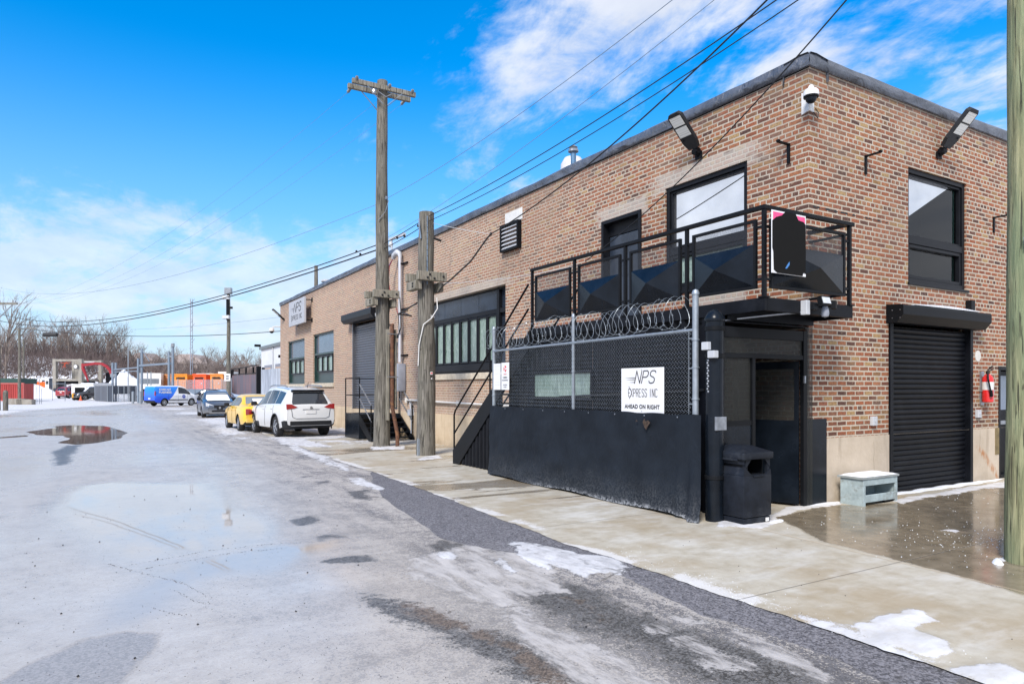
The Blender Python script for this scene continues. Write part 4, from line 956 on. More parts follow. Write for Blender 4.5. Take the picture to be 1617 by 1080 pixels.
# far dome camera
T = thing('security_camera', 'small dome camera on an arm off the far corner of the brick wall', 'security camera', (-.5, 32.95, 5.3), 'security cameras')
MB().tube([(0, 32.93, 5.05), (-.25, 32.95, 5.05), (-.42, 32.95, 5.0)], .03, 8).build('arm', 'white', T)
MB().lathe((-.45, 32.95, 4.78), [(.13, .12), (.14, .05), (.13, 0)], 16).lathe((-.45, 32.95, 4.78), [(.02, .2), (.1, .17), (.13, .12)], 16).build('housing', 'white', T)
MB().lathe((-.45, 32.95, 4.66), [(0, 0), (.07, .02), (.11, .07), (.12, .12)], 16).build('dome', 'panelb', T)
# L brackets
for (bp, out, lab) in (((0, .32, 5.05), (-1, 0, 0), 'empty black L bracket on the street wall beside the building corner'), ((1.35, 0, 5.02), (0, -1, 0), 'empty black L bracket left of the front upper window'), ((5.28, 0, 4.6), (0, -1, 0), 'empty black L bracket right of the front upper window')):
    o = Vector(out); s = Vector((0, 1, 0)) if out[0] else Vector((1, 0, 0)); bp = Vector(bp)
    q = MB(); q.obox(bp + o * .012 + Vector((0, 0, 0)), s, Vector((0, 0, 1)), o, .022, .14, .012)
    q.obox(bp + o * .13 + Vector((0, 0, .13)), s, o, Vector((0, 0, 1)), .022, .12, .011); q.obox(bp + o * .24 + Vector((0, 0, .142)), s, o, Vector((0, 0, 1)), .022, .02, .014)
    tag(q.build('wall_bracket', 'black'), lab, 'bracket', 'empty sign brackets')
# louvre vent
T = thing('wall_vent', 'white louvred vent in a black box frame high on the street wall', 'vent', (0, 8.1, 5.0))
q = MB(); frame_ring(q, 'L', 7.66, 8.5, 4.98, 5.64, .05, 0, .12); q.build('frame', 'black', T)
q = MB()
for i in range(6):
    z = 5.04 + i * .096; q.add([(-.02, 7.71, z + .085), (-.10, 7.71, z), (-.10, 8.45, z), (-.02, 8.45, z + .085), (-.02, 7.71, z + .095), (-.105, 7.71, z + .01), (-.105, 8.45, z + .01), (-.02, 8.45, z + .095)], [(0, 1, 2, 3), (7, 6, 5, 4), (1, 5, 6, 2), (0, 4, 5, 1), (3, 2, 6, 7)])
q.build('louvre_blades', 'greypvc', T)
q = MB(); pbox(q, 'L', 7.62, 8.42, .002, .010, 5.66, 5.93); q.build('patch_board', PM('white_board', (.62, .62, .60), .7, 0, .12, 5), T)
# electrical service: weatherhead, riser, meter
T = thing('electrical_service_riser', 'white conduit riser with curved weatherhead and grey meter box beside the street side door', 'conduit', (-.12, 15.0, 1.9))
q = MB().cyl((-.14, 14.97, 2.5), (-.14, 14.97, 5.95), .055, 12); q.build('conduit', PM('pale_conduit', (.55, .56, .60), .4, .3, .06, 4), T, smooth=True)
q = MB().tube([(-.14, 14.97, 5.93), (-.14, 15.0, 6.05), (-.17, 15.15, 6.12), (-.2, 15.35, 6.05), (-.2, 15.42, 5.95)], [.06, .08, .10, .09, .06], 10); q.build('weatherhead', 'greypvc', T, smooth=True)
q = MB()
for z in (5.7, 4.2, 2.7): q.box(-.14, 0, 14.88, 15.06, z, z + .04); q.box(-.06, 0, 14.6, 14.9, z, z + .05)
q.build('strap', 'black', T)
q = MB().box(-.30, -.02, 14.75, 15.2, 1.55, 2.45, .03); q.box(-.31, -.29, 14.80, 15.15, 1.62, 2.38, .01); q.lathe((-.29, 14.97, 2.12), [(.11, 0), (.11, .05), (.09, .08)], 16, (-1, 0, 0)); q.build('meter_box', 'meter', T, smooth=30)
for k, (mt, dy) in enumerate(((PM('dark_red_wire', (.22, .02, .02), .5), 0), ('cable', .05), (PM('purple_wire', (.2, .08, .22), .5), .1), ('cable', .13))):
    MB().tube([(-.2, 15.4, 5.98), (-.30, 15.5 + dy, 5.7), (-.32, 15.55 + dy, 5.2), (-.3, 15.45 + dy, 4.9), (-.3, 15.1, 4.5), (-.28, 14.75, 4.0), (-.24, 14.8, 3.6), (-.18, 14.95, 3.45)], .014, 5).build('service_wire', mt, T)
MB().tube([(-.22, 15.1, 4.55), (-.3, 15.5, 4.3), (-.32, 15.6, 3.9), (-.26, 15.3, 3.5), (-.2, 15.0, 3.35), (-.2, 14.75, 3.6), (-.26, 14.6, 4.1), (-.22, 14.8, 4.6)], .018, 5).build('service_wire', 'cable', T)
q = MB().box(-.22, -.08, 14.95, 15.3, 3.3, 3.42); q.lathe((-.2, 15.3, 2.95), [(.05, 0), (.06, .05), (.05, .1)], 8); q.lathe((-.2, 15.35, 3.3), [(.06, 0), (.07, .06), (.05, .12)], 8); q.build('splice_clamp', 'black', T)
# horizontal conduit
q = MB().tube([(-.07, 14.55, 1.27), (-.07, 11, 1.24), (-.07, 6.5, 1.21)], .032, 8); q.lathe((-.07, 14.6, 1.20), [(.05, 0), (.05, .14)], 8)
for y in (13.2, 10.9, 8.6): q.box(-.09, 0, y, y + .04, 1.18, 1.30)
tag(q.build('wall_conduit', PM('pale_pipe', (.62, .60, .56), .5, .1, .1, 4)), 'thin pale pipe running level along the cream foundation behind the poles', 'pipe')
q = MB().tube([(-.06, 14.2, -.02), (-.06, 14.2, .75), (-.06, 14.3, 1.2)], .03, 8).box(-.14, -.012, 14.1, 14.34, .78, .98)
tag(q.build('downpipe', 'greypvc'), 'short grey conduit and box rising beside the small black stairs', 'pipe')
q = MB().tube([(-.05, 16.9, 4.9), (-.22, 16.9, 4.9), (-.22, 16.9, 4.3)], .025, 8); q.lathe((-.22, 16.9, 4.17), [(.02, .14), (.08, .1), (.07, 0)], 10)
tag(q.build('wall_lamp', 'greypvc'), 'small bracket lamp hung on the wall beside the taller pole', 'lamp')
q = MB()
for xx_ in (1.53, 4.69): pass
for k, (xx_, z, lab) in enumerate(((1.53, 1.15, 'small grey electrical box left of the front shutter'), (4.69, 1.2, 'small grey electrical box below the fire extinguisher'))):
    q = MB().box(xx_ - .06, xx_ + .06, -.055, 0, z - .07, z + .07, .008).cyl((xx_, -.055, z), (xx_, -.062, z), .02, 8)
    tag(q.build('electrical_box', 'greypvc'), lab, 'electrical box', 'small electrical boxes')
# fire extinguisher
T = thing('fire_extinguisher', 'red fire extinguisher hanging on the brick between shutter and door', 'fire extinguisher', (4.84, -.11, 1.38))
c = (4.84, -.11, 1.40)
MB().lathe(c, [(.07, 0), (.085, .012), (.088, .03), (.088, .40), (.08, .44), (.05, .48), (.03, .50)], 20).build('cylinder', 'red', T, smooth=True)
MB().lathe(c, [(.0895, .22), (.0895, .36)], 20).build('label_band', 'white', T)
MB().lathe(c, [(.03, .49), (.03, .54), (.015, .56)], 10).bar((4.84, -.11, 1.95), (4.98, -.13, 1.98), .022, .012).bar((4.84, -.11, 1.97), (4.96, -.13, 2.04), .022, .012).build('valve', 'black', T)
MB().tube([(4.83, -.13, 1.94), (4.73, -.16, 1.93), (4.70, -.18, 1.80), (4.73, -.2, 1.62), (4.76, -.2, 1.52)], .014, 8).lathe((4.765, -.2, 1.5), [(.022, 0), (.026, .03), (.016, .12)], 10).build('hose', 'black', T)
MB().box(4.79, 4.89, -.03, 0, 1.35, 1.95).bar((4.77, -.10, 1.60), (4.91, -.10, 1.60), .19, .02).build('bracket', 'steel', T)
q = MB().lathe((4.73, -.002, 2.22), [(.10, 0), (.10, .004)], 12, (0, -1, 0)); tag(q.build('plaster_patch', PM('white_plaster', (.62, .60, .56), .8)), 'small white plaster patch on the brick above the extinguisher', 'patch')
# roof top things
T = thing('roof_flue', 'thin blue capped metal flue pipe standing on the roof', 'flue', (2.2, 6.9, 6.1))
MB().cyl((2.2, 8.6, 6.1), (2.2, 8.6, 7.9), .075, 14).build('pipe', PM('blue_grey_pipe', (.10, .20, .32), .4, .3), T, smooth=True)
MB().lathe((2.2, 8.6, 7.88), [(.08, 0), (.14, .03), (.14, .08), (.10, .12), (.12, .15), (.05, .2)], 14).build('cap', 'steel', T)
T = thing('roof_ventilator', 'pale round topped ventilator on the roof behind the flue', 'ventilator', (4.2, 10.0, 6.1))
MB().box(3.0, 3.4, 9.8, 10.2, 6.1, 7.5, .02).build('drum', PM('pale_metal_unit', (.62, .60, .58), .5, .1), T, smooth=True)
MB().lathe((3.2, 10.0, 7.4), [(.34, 0), (.36, .5), (.34, .75), (.24, .92), (.05, .98)], 24).build('dome', PM('pale_metal_unit', (.6, .6, .6), .5), T, smooth=True)
q = MB().bar((.9, 18.6, 7.30), (.9, 17.1, 7.22), .09, .09).cyl((.9, 18.4, 6.1), (.9, 18.4, 7.3), .03, 8).lathe((.9, 18.5, 7.0), [(.07, 0), (.09, .1), (.05, .2)], 10)
tag(q.build('roof_camera_arm', 'greypvc'), 'short grey camera arm standing over the parapet between the two poles', 'camera arm')
q = MB().cyl((1.2, 28.2, 6.1), (1.2, 28.2, 6.95), .12, 12).lathe((1.2, 28.2, 6.95), [(.16, 0), (.26, .05), (.26, .12), (.16, .16)], 12)
tag(q.build('roof_vent_pipe', 'greypvc'), 'small capped vent pipe on the roof above the sign', 'vent pipe')

# ------------------------------------------------------------------ balcony
BX = -1.76; BY = -.66; BE = 4.54
T = thing('balcony', 'black steel balcony wrapping the building corner, railing of faceted sheet panels', 'balcony', (-.9, 2, 2.6))
q = MB(); q.box(BX + .02, -.02, BY + .02, BE, 2.63, 2.70); q.build('deck', 'black2', T)
q = MB(); q.box(BX, BX + .05, BY, BE, 2.58, 2.74, .004); q.box(BX + .05, 0, BY, BY + .05, 2.58, 2.74, .004); q.box(-.05, 0, BY + .05, -.012, 2.58, 2.74, .004)
for y in (-.1, .7, 1.5, 2.3, 3.1, 3.9): q.box(BX + .05, -.03, y, y + .05, 2.52, 2.63)
q.build('edge_channel', 'black2', T)
posts = [(BX + .03, BY + .03), (BX + .03, .63), (BX + .03, 1.90), (BX + .03, 3.20), (BX + .03, BE - .03), (-.03, BY + .03)]
for x_, y_ in posts:
    q = MB().box(x_ - .022, x_ + .022, y_ - .022, y_ + .022, 2.74, 3.80).box(x_ - .05, x_ + .05, y_ - .05, y_ + .05, 2.74, 2.755); q.build('post', 'black', T)
q = MB(); q.box(BX - .005, BX + .065, BY - .005, BE, 3.80, 3.85, .006); q.box(BX + .065, .04, BY - .005, BY + .065, 3.80, 3.85, .006); q.box(-.065, 0, BY + .065, -.02, 3.80, 3.85, .006); q.build('handrail', 'black', T)
def rail_panel(p0, p1, outv, parts):
    """framed panel between two posts: perforated strip over a pyramid folded sheet"""
    p0 = Vector(p0); p1 = Vector(p1); d = (p1 - p0).normalized(); L = (p1 - p0).length; o = Vector(outv)
    P = lambda u, tt, z: tuple(p0 + d * u + o * tt + Vector((0, 0, z)))
    a, b_ = .11, L - .11; z0, z1, zs = 2.86, 3.70, 3.40; q = MB()
    def bar(u0, u1, za, zb, t0=-.02, t1=.02):
        q.add([P(u0, t0, za), P(u1, t0, za), P(u1, t1, za), P(u0, t1, za), P(u0, t0, zb), P(u1, t0, zb), P(u1, t1, zb), P(u0, t1, zb)], [(0, 3, 2, 1), (4, 5, 6, 7), (0, 1, 5, 4), (1, 2, 6, 5), (2, 3, 7, 6), (3, 0, 4, 7)])
    bar(a, a + .035, z0, z1); bar(b_ - .035, b_, z0, z1); bar(a + .035, b_ - .035, z0, z0 + .035); bar(a + .035, b_ - .035, z1 - .035, z1)
    for z in (2.95, 3.58): bar(.0, a, z, z + .03, -.012, .012); bar(b_, L, z, z + .03, -.012, .012)
    fr = q.build('panel_frame', 'black', T)
    q = MB(); u0, u1, zb, zt_ = a + .03, b_ - .03, z0 + .03, zs; c = P((u0 + u1) / 2, .17, (zb + zt_) / 2)
    V = [P(u0, .012, zb), P(u1, .012, zb), P(u1, .012, zt_), P(u0, .012, zt_), c]; q.add(V, [(0, 1, 4), (1, 2, 4), (2, 3, 4), (3, 0, 4)]); q.build('folded_sheet', 'panelb', fr)
    q = MB(); q.add([P(u0, 0, zs), P(u1, 0, zs), P(u1, 0, z1 - .03), P(u0, 0, z1 - .03)], [(0, 1, 2, 3)]); q.build('mesh_screen', 'perf', fr)
for i in range(4):
    y0_ = posts[i][1]; y1_ = posts[i + 1][1]; rail_panel((posts[i][0], y0_, 0), (posts[i][0], y1_, 0), (-1, 0, 0), None)
rail_panel((posts[0][0], posts[0][1], 0), (posts[5][0], posts[5][1], 0), (0, -1, 0), None)
q = MB(); q.add([(-.03, -.60, 2.9), (-.03, -.05, 2.9), (-.03, -.05, 3.7), (-.03, -.6, 3.7)], [(0, 1, 2, 3)]); q.build('mesh_screen', 'perf', T)
MB().box(-.045, -.015, -.60, -.03, 3.68, 3.71).box(-.045, -.015, -.60, -.03, 2.88, 2.91).build('panel_frame', 'black', T)
# poster on the end panel
T2 = thing('poster_board', 'white edged pink poster with a large black rounded shape hung on the balcony end rail', 'poster', (-1.42, -.74, 3.0))
yb = -.745
q = MB().box(-1.735, -1.10, yb, yb + .012, 3.02, 3.77, .004); q.build('board', 'signw', T2)
q = MB().box(-1.715, -1.12, yb - .002, yb - .0005, 3.60, 3.75); q.build('pink_field', PM('pink_print', (.72, .07, .22), .5), T2)
bl = [(-1.64, 3.025), (-1.17, 3.025), (-1.16, 3.06), (-1.112, 3.07), (-1.108, 3.30), (-1.112, 3.66), (-1.15, 3.69), (-1.25, 3.70), (-1.30, 3.768), (-1.50, 3.768), (-1.56, 3.72), (-1.66, 3.69), (-1.733, 3.64), (-1.733, 3.32), (-1.715, 3.28), (-1.705, 3.06)]
q = MB().prism(bl, lambda u, v, tt: (u, yb - .003 - tt, v), 0, .002); q.build('black_shape', PM('matt_black_print', (.010, .010, .010), .9, 0, .02, spec=.1), T2)
q = MB().prism([(-1.50, 3.09), (-1.47, 3.09), (-1.42, 3.14), (-1.42, 3.18), (-1.45, 3.15)], lambda u, v, tt: (u, yb - .0055 - tt, v), 0, .001); q.build('blue_mark', PM('blue_print', (.05, .2, .5), .5), T2)
# security light under the deck
T = thing('motion_light', 'black twin head motion security light under the balcony edge', 'security light', (-.95, -.72, 2.66))
MB().box(-1.09, -1.02, -.75, -.66, 2.56, 2.74, .008).build('junction_box', 'greypvc', T)
MB().box(-1.02, -.92, -.80, -.68, 2.62, 2.70, .01).obox((-.88, -.84, 2.73), (1, 0, 0), (0, 1, -.3), (0, .3, 1), .09, .03, .055).build('lamp_head', 'black', T); MB().obox((-.62, -.80, 2.70), (.8, .4, 0), (-.4, .8, 0), (0, 0, 1), .07, .03, .05).bar((-.66, -.78, 2.68), (-.92, -.74, 2.66), .025).build('lamp_head', 'black', T)
MB().obox((-.88, -.875, 2.735), (1, 0, 0), (0, 1, -.3), (0, .3, 1), .075, .003, .04).build('lens', 'lens', T)
MB().lathe((-.80, -.80, 2.53), [(0, 0), (.04, .015), (.05, .05), (.045, .1), (.03, .14)], 14).build('sensor', 'meter', T, smooth=True)
MB().tube([(-1.06, -.68, 2.60), (-1.4, -.3, 2.56), (-1.7, .05, 2.52)], .014, 6).build('conduit', 'steel', T)

# ------------------------------------------------------------------ black enclosure under the balcony
EX_ = -1.70
T = thing('metal_enclosure', 'black corrugated metal enclosure under the balcony with small green tinted window', 'enclosure', (EX_, 2.5, 0))
def corrugated(y0, y1, z0f, z1f, x, pitch=.19, dep=.035):
    q = MB(); ys_ = []; y = y0
    pts = []
    while y < y1 - 1e-6:
        for dy, o in ((0, 0), (.42, 0), (.55, 1), (.87, 1), (1.0, 0)):
            yy = y + dy * pitch
            if yy <= y1: pts.append((yy, x - o * dep))
        y += pitch
    V = []; F = []
    for yy, xx_ in pts: V += [(xx_, yy, z0f(yy)), (xx_, yy, z1f(yy))]
    for i in range(len(pts) - 1): F.append((2 * i, 2 * i + 2, 2 * i + 3, 2 * i + 1))
    q.add(V, F); return q
wy0, wy1, wz0, wz1 = 2.75, 4.42, 1.50, 1.90
for (a, b_, za, zb) in ((.0, wy0, 0, 2.60), (wy1, 5.35, 0, 2.60), (wy0, wy1, 0, wz0), (wy0, wy1, wz1, 2.60)):
    corrugated(a, b_, lambda y, za=za: za, lambda y, zb=zb: zb, EX_).build('corrugated_wall', 'black2', T, fixn=False)
q = MB()
for (a0, a1, z0, z1) in ((wy0 - .04, wy1 + .04, wz0 - .05, wz0), (wy0 - .04, wy1 + .04, wz1, wz1 + .05), (wy0 - .04, wy0, wz0, wz1), (wy1, wy1 + .04, wz0, wz1)): q.box(EX_ - .055, EX_ + .02, a0, a1, z0, z1)
fr = q.build('window', 'frame', T); MB().box(EX_ - .03, EX_ - .015, wy0, wy1, wz0, wz1).build('pane', 'greenpane', fr)
MB().bar((EX_ - .05, .3, 1.63), (EX_ - .05, 3.6, 1.50), .03).build('hose_bar', 'cable', fr)
MB().box(EX_, -.02, .02, 5.3, 2.50, 2.52).build('ceiling', 'black2', T)
MB().box(EX_ - .02, -.02, 5.30, 5.34, 0, 2.5).build('end_wall', 'black2', T)
MB().box(-.02, -.016, .02, 5.3, 0, 2.5).build('inner_lining', M['brick_street'], T)
# entrance frame in the y = 0 plane
T = thing('entrance_frame', 'black steel entrance with transom and mesh side light under the balcony, door standing open', 'entrance', (-1, -.05, 0))
q = MB()
for x0_, x1_ in ((-1.90, -1.82), (-1.27, -1.21), (-.22, -.14)): q.box(x0_, x1_, -.08, -.02, 0, 2.44 if x0_ != -1.27 else 2.05, .005)
q.box(-1.82, -.22, -.075, -.025, 2.04, 2.10, .005); q.box(-1.82, -.22, -.075, -.025, 2.30, 2.44, .005); q.box(-1.82, -1.27, -.07, -.03, 1.17, 1.23); q.box(-1.95, -1.84, -.11, -.02, 2.36, 2.50, .004)
q.build('frame', 'black', T)
MB().box(-1.82, -.22, -.055, -.050, 2.10, 2.30).build('transom', 'perf2', T)
MB().box(-1.81, -1.28, -.052, -.048, 1.23, 2.04).build('mesh_screen', 'perf2', T)
MB().box(-1.82, -1.27, -.06, -.045, 0.02, 1.17).build('kick_panel', 'panelb', T)
# open door leaf swung inward on the right jamb
hx, hy = -.24, -.02; dd = Vector((-.35, .94, 0)).normalized(); nn = Vector((.94, .35, 0))
q = MB(); c0 = Vector((hx, hy, 0)); 
def leafbox(u0, u1, z0, z1, tk=.02): q.obox(c0 + dd * (u0 + u1) / 2 + Vector((0, 0, (z0 + z1) / 2)), dd, nn, (0, 0, 1), (u1 - u0) / 2, tk, (z1 - z0) / 2)
leafbox(0, .06, .04, 2.02); leafbox(.86, .92, .04, 2.02); leafbox(.06, .86, 1.92, 2.02); leafbox(.06, .86, .04, 1.15); leafbox(.06, .86, 1.15, 1.2)
lf = q.build('door_leaf', 'panelb', T); q = MB(); leafbox(.06, .86, 1.2, 1.92, .003); q.build('mesh_screen', 'perf2', lf)
q = MB().box(-.235, -.205, -.105, -.08, 1.72, 1.82); q.build('hinge', 'steel', T)
q = MB().box(-.14, -.012, -.07, -.03, 0, 2.5); q.build('jamb_panel', 'perf2', T)
q = MB().box(-.13, -.013, -.03, -.016, .0, 1.22).box(-.10, .36, -.035, -.015, 0, 1.215); tag(q.build('black_kick_sheet', 'panelb'), 'plain black steel sheet covering the foundation at the building corner', 'metal sheet')
# bollard post at the fence end
T = thing('gate_post', 'thick round black steel post with domed cap at the fence end', 'post', (-2.02, -.12, 0))
MB().cyl((-2.02, -.12, 0), (-2.02, -.12, 2.50), .112, 24).build('post', 'panelb', T, smooth=True)
MB().lathe((-2.02, -.12, 2.50), [(.125, -.02), (.13, .0), (.125, .02), (.105, .07), (.06, .115), (.01, .13)], 24).build('cap', 'panelb', T, smooth=True)
q = MB()
for z in (2.02, .52, 2.36): q = MB(); q.lathe((-2.02, -.12, z), [(.118, 0), (.122, .005), (.122, .05), (.118, .055)], 24); q.box(-1.92, -1.84, -.15, -.06, z, z + .05); q.build('clamp_band', 'black', T)
MB().box(-2.12, -1.93, -.235, -.21, 1.13, 1.30, .006).build('latch_plate', 'steel', T)
MB().box(-2.19, -2.12, -.16, -.06, 2.12, 2.22, .008).box(-2.17, -2.09, -.25, -.14, 2.02, 2.11, .008).build('sensor_box', 'greypvc', T)
q = MB()
for i in range(13): q.lathe((-2.135, -.12 + (.006 if i % 2 else -.006), 1.98 - i * .032), [(.010, 0), (.014, .012), (.010, .024)], 6)
q.build('chain', 'steel', T)

# ------------------------------------------------------------------ chain link fence
FX = -2.15; F0, F1 = .10, 5.25
T = thing('chain_link_fence', 'chain link fence topped with coiled razor wire, lower half covered in navy fabric', 'fence', (FX, 2.6, 0))
for y_, zt, r_ in ((F0, 2.85, .04), (2.70, 2.79, .027), (F1, 2.78, .034)):
    q = MB().cyl((FX + .03, y_, 0), (FX + .03, y_, zt), r_, 14).lathe((FX + .03, y_, zt), [(r_ * 1.2, -.02), (r_ * 1.25, .0), (r_ * .9, .035), (r_ * .2, .05)], 12)
    for z in (.6, 1.0, 1.5, 1.9, 2.25): q.lathe((FX + .03, y_, z), [(r_ * 1.02, 0), (r_ * 1.25, .003), (r_ * 1.25, .02), (r_ * 1.02, .023)], 12)
    q.build('post', 'galv', T, smooth=True)
MB().tube([(FX + .02, F0, 2.385), (FX + .02, 2.7, 2.37), (FX + .02, F1, 2.355)], .021, 10).build('top_rail', 'galv', T, smooth=True)
# woven mesh: zigzag wires
q = MB(); pitch = .056; zz0, zz1 = 1.22, 2.37; n = int((F1 - F0 - .08) / pitch); hh = .031
for i in range(n):
    y = F0 + .05 + i * pitch; P = []; z = zz0; k = 0
    while z <= zz1:
        s = 1 if (k % 2) else 0
        P.append((FX - (.004 if s else -.004), y + (pitch * .96 if s else 0) + (.0), z)); z += hh; k += 1
    q.tube(P, .0021, 4, False)
q.build('wire_mesh', 'galv', T, fixn=False)
q = MB(); q.cyl((FX, F0 + .085, 1.25), (FX, F0 + .085, 2.36), .004, 6)
for z in (1.45, 1.9, 2.28): q.bar((FX, F0 + .085, z), (FX, F0, z), .012)
q.build('tension_bar', 'galv', T)
# razor coil
random.seed(12)
q = MB(); P = []; turns = 36; N = turns * 22; cz = 2.585
for i in range(N + 1):
    u = i / N; a = 2 * math.pi * turns * u; y = F0 + .12 + (F1 + .12 - F0 - .12) * u + .03 * math.sin(a * 2.0)
    rr = .195 + .022 * math.sin(u * 37) + .010 * math.sin(u * 91); P.append((FX - .02 + rr * math.cos(a) * .9, y, cz + rr * math.sin(a) + .02 * math.sin(u * 13) + .03 * (1 - u)))
q.tube(P, .0032, 4, False)
for i in range(6, N, 6):
    p = Vector(P[i]); d = (Vector(P[i + 1]) - p).normalized(); r_ = Vector((random.uniform(-1, 1), random.uniform(-.3, .3), random.uniform(-1, 1))).normalized(); r_ = (r_ - d * r_.dot(d)).normalized()
    q.obox(p, d, r_, d.cross(r_), .010, .009, .0015); q.bar(p - d * .012 - r_ * .012, p + d * .012 + r_ * .012, .003)
q.build('razor_wire', 'galv', T, fixn=False)
q = MB()
for yy in np.arange(F0 + .3, F1, .52): q.tube([(FX, yy, 2.36), (FX - .03, yy + .04, 2.40), (FX, yy + .08, 2.41)], .003, 4)
q.build('tie_wire', 'galv', T)
# privacy fabric
ny_, nz_ = 150, 40; V = []; F = []
for i in range(ny_ + 1):
    y = -.06 + (5.27 + .06) * i / ny_
    top = 1.325 + .018 * abs(math.sin((y + .2) * math.pi / .62)) - .0 * y - .02
    bot = .03 + .015 * math.sin(y * 3) + (.0 if y > .2 else -.02)
    for j in range(nz_ + 1):
        v = j / nz_; z = bot + (top - bot) * v
        n_ = float(fbm(np.array(y * 1.3), np.array(z * 2.2 + 5), 3)) - .5; n2_ = float(fbm(np.array(y * 4 + z * 2), np.array(z * .9 + 15), 3)) - .5
        fl = max(0, .55 - y) / .6; o = .055 + n_ * .05 + n2_ * .022 + (1 - v) ** 3 * (.05 + .13 * fl * fl) + .05 * math.sin(y * 26) * fl * (1 - v) ** 2
        V.append((FX - o, y - fl * (1 - v) ** 2 * .10, z))
F = [(i * (nz_ + 1) + j, (i + 1) * (nz_ + 1) + j, (i + 1) * (nz_ + 1) + j + 1, i * (nz_ + 1) + j + 1) for i in range(ny_) for j in range(nz_)]
q = MB(); q.add(V, F); ps = q.build('privacy_screen', 'fabric', T, smooth=80, fixn=False)
q = MB(); q.cyl((FX - .03, .35, .03), (FX - .03, 5.3, .03), .02, 8); q.build('bottom_rail', 'black', T)
q = MB()
for yy in np.arange(.3, 5.2, .62): q.lathe((FX - .085, yy, 1.28), [(.008, 0), (.011, .004), (.006, .006)], 8, (-1, 0, 0))
q.build('grommet', 'steel', ps)
q = MB(); q.prism([(.78, 1.19), (.83, 1.22), (.87, 1.20), (.90, 1.24), (.93, 1.19), (.90, 1.13), (.86, 1.09), (.83, 1.14)], lambda u, v, tt: (FX - .105 - tt, u, v), 0, .004); q.prism([(1.03, 1.20), (1.06, 1.22), (1.07, 1.19)], lambda u, v, tt: (FX - .105 - tt, u, v), 0, .004)
q.build('torn_hole', PM('hole_rust', (.05, .032, .022), .9, 0, .5, 30), ps)
# signs on the fence
T = sign_nps('L', .58, 1.44, 1.31, 1.93, -FX + .045, 'white NPS EXPRESS INC AHEAD ON RIGHT sign on the chain link fence', True, .006)
q = MB()
for z in (1.335, 1.905): q.lathe((FX - .053, 1.01, z), [(.007, 0), (.007, .003)], 8, (-1, 0, 0))
q.build('bolt', 'steel', T)
T = thing('warning_sign', 'narrow white sign with red emblem and camera recording warning on the fence', 'sign', (FX - .03, 4.7, 1.6), 'narrow white fence signs')
q = MB(); pbox(q, 'L', 4.56, 4.84, -FX + .045, -FX + .051, 1.62, 2.12, .004); q.build('board', 'signw', T)
mpf = lambda a1, z0: (lambda u, v, tt: (FX - .0525 - tt, a1 - u, z0 + v))
mp = mpf(4.84, 1.62)
q = MB(); cx_, cy_ = .14, .385
for k in range(3):
    a = k * 2.09 + .4; P = [(cx_ + .055 * math.cos(a + s), cy_ + .06 * math.sin(a + s)) for s in (0, .5, 1.0, 1.5)] + [(cx_ + .02 * math.cos(a + s), cy_ + .02 * math.sin(a + s)) for s in (1.2, .3)]; q.prism(P, mp, 0, .001)
q.build('emblem', 'redink', T)
for s, v, sz, mt in (('24 HR', .285, .04, 'redink'), ('CAMERA', .225, .042, 'ink'), ('RECORDING', .175, .036, 'ink'), ('24 HOURS', .09, .03, 'ink'), ('A DAY', .05, .034, 'ink')):
    V, F = text_mesh(s, sz, lambda u, w_, tt, v=v: mp(.14 + u, v + w_, .001), .0006); q = MB(); q.add(V, F); q.build('lettering', mt, T, fixn=False)
T = thing('warning_sign', 'blank faded white sign at the left end of the fence mesh', 'sign', (FX - .03, 5.0, 1.6), 'narrow white fence signs')
q = MB(); pbox(q, 'L', 4.87, 5.13, -FX + .045, -FX + .051, 1.62, 2.11, .004); q.build('board', 'signw', T)
mp = mpf(5.13, 1.62); q = MB()
for v in (.44, .38, .30, .14, .09): q.prism([(.04, v), (.22, v), (.22, v + .004), (.04, v + .004)], mp, 0, .0008)
q.build('faded_lines', PM('faded_print', (.62, .60, .61), .6), T)

# ------------------------------------------------------------------ long stair up to the balcony
T = thing('steel_stairs', 'black steel stairs with corrugated side rising to the balcony', 'stairs', (-1.5, 6, 0))
SX = -1.93; ya, za, yb_, zb_ = 7.38, .08, 4.25, 2.66
sl = (zb_ - za) / (ya - yb_)
zl = lambda y: za + (ya - y) * sl
for xx_ in (SX, -.80):
    q = MB(); q.prism([(ya, 0), (ya, .30), (yb_, zb_ + .05), (yb_, zb_ - .25), (ya - .28, 0)], lambda u, v, tt: (xx_ + tt, u, v), -.02, .03); q.build('stringer', 'black', T)
q = MB(); n = 14
for i in range(n): y = ya - .15 - i * (ya - yb_) / n; q.box(SX + .03, -.80, y - .26, y, zl(y) + .02, zl(y) + .05)
q.build('tread', 'black2', T)
corrugated(5.30, 7.32, lambda y: .02, lambda y: max(.03, zl(y) - .05), SX + .03, .155, .03).build('corrugated_side', 'black2', T, fixn=False)
for xx_ in (SX, -.82):
    q = MB(); q.tube([(xx_, 7.35, .3), (xx_, 7.35, 1.07), (xx_, 7.30, 1.16), (xx_, 4.33, 3.52)], .02, 8); q.tube([(xx_, 7.35, .66), (xx_, 4.33, 3.08)], .018, 8)
    for y in (5.75,): q.tube([(xx_, y, zl(y)), (xx_, y, zl(y) + 1.02)], .018, 8)
    q.build('handrail', 'black', T)

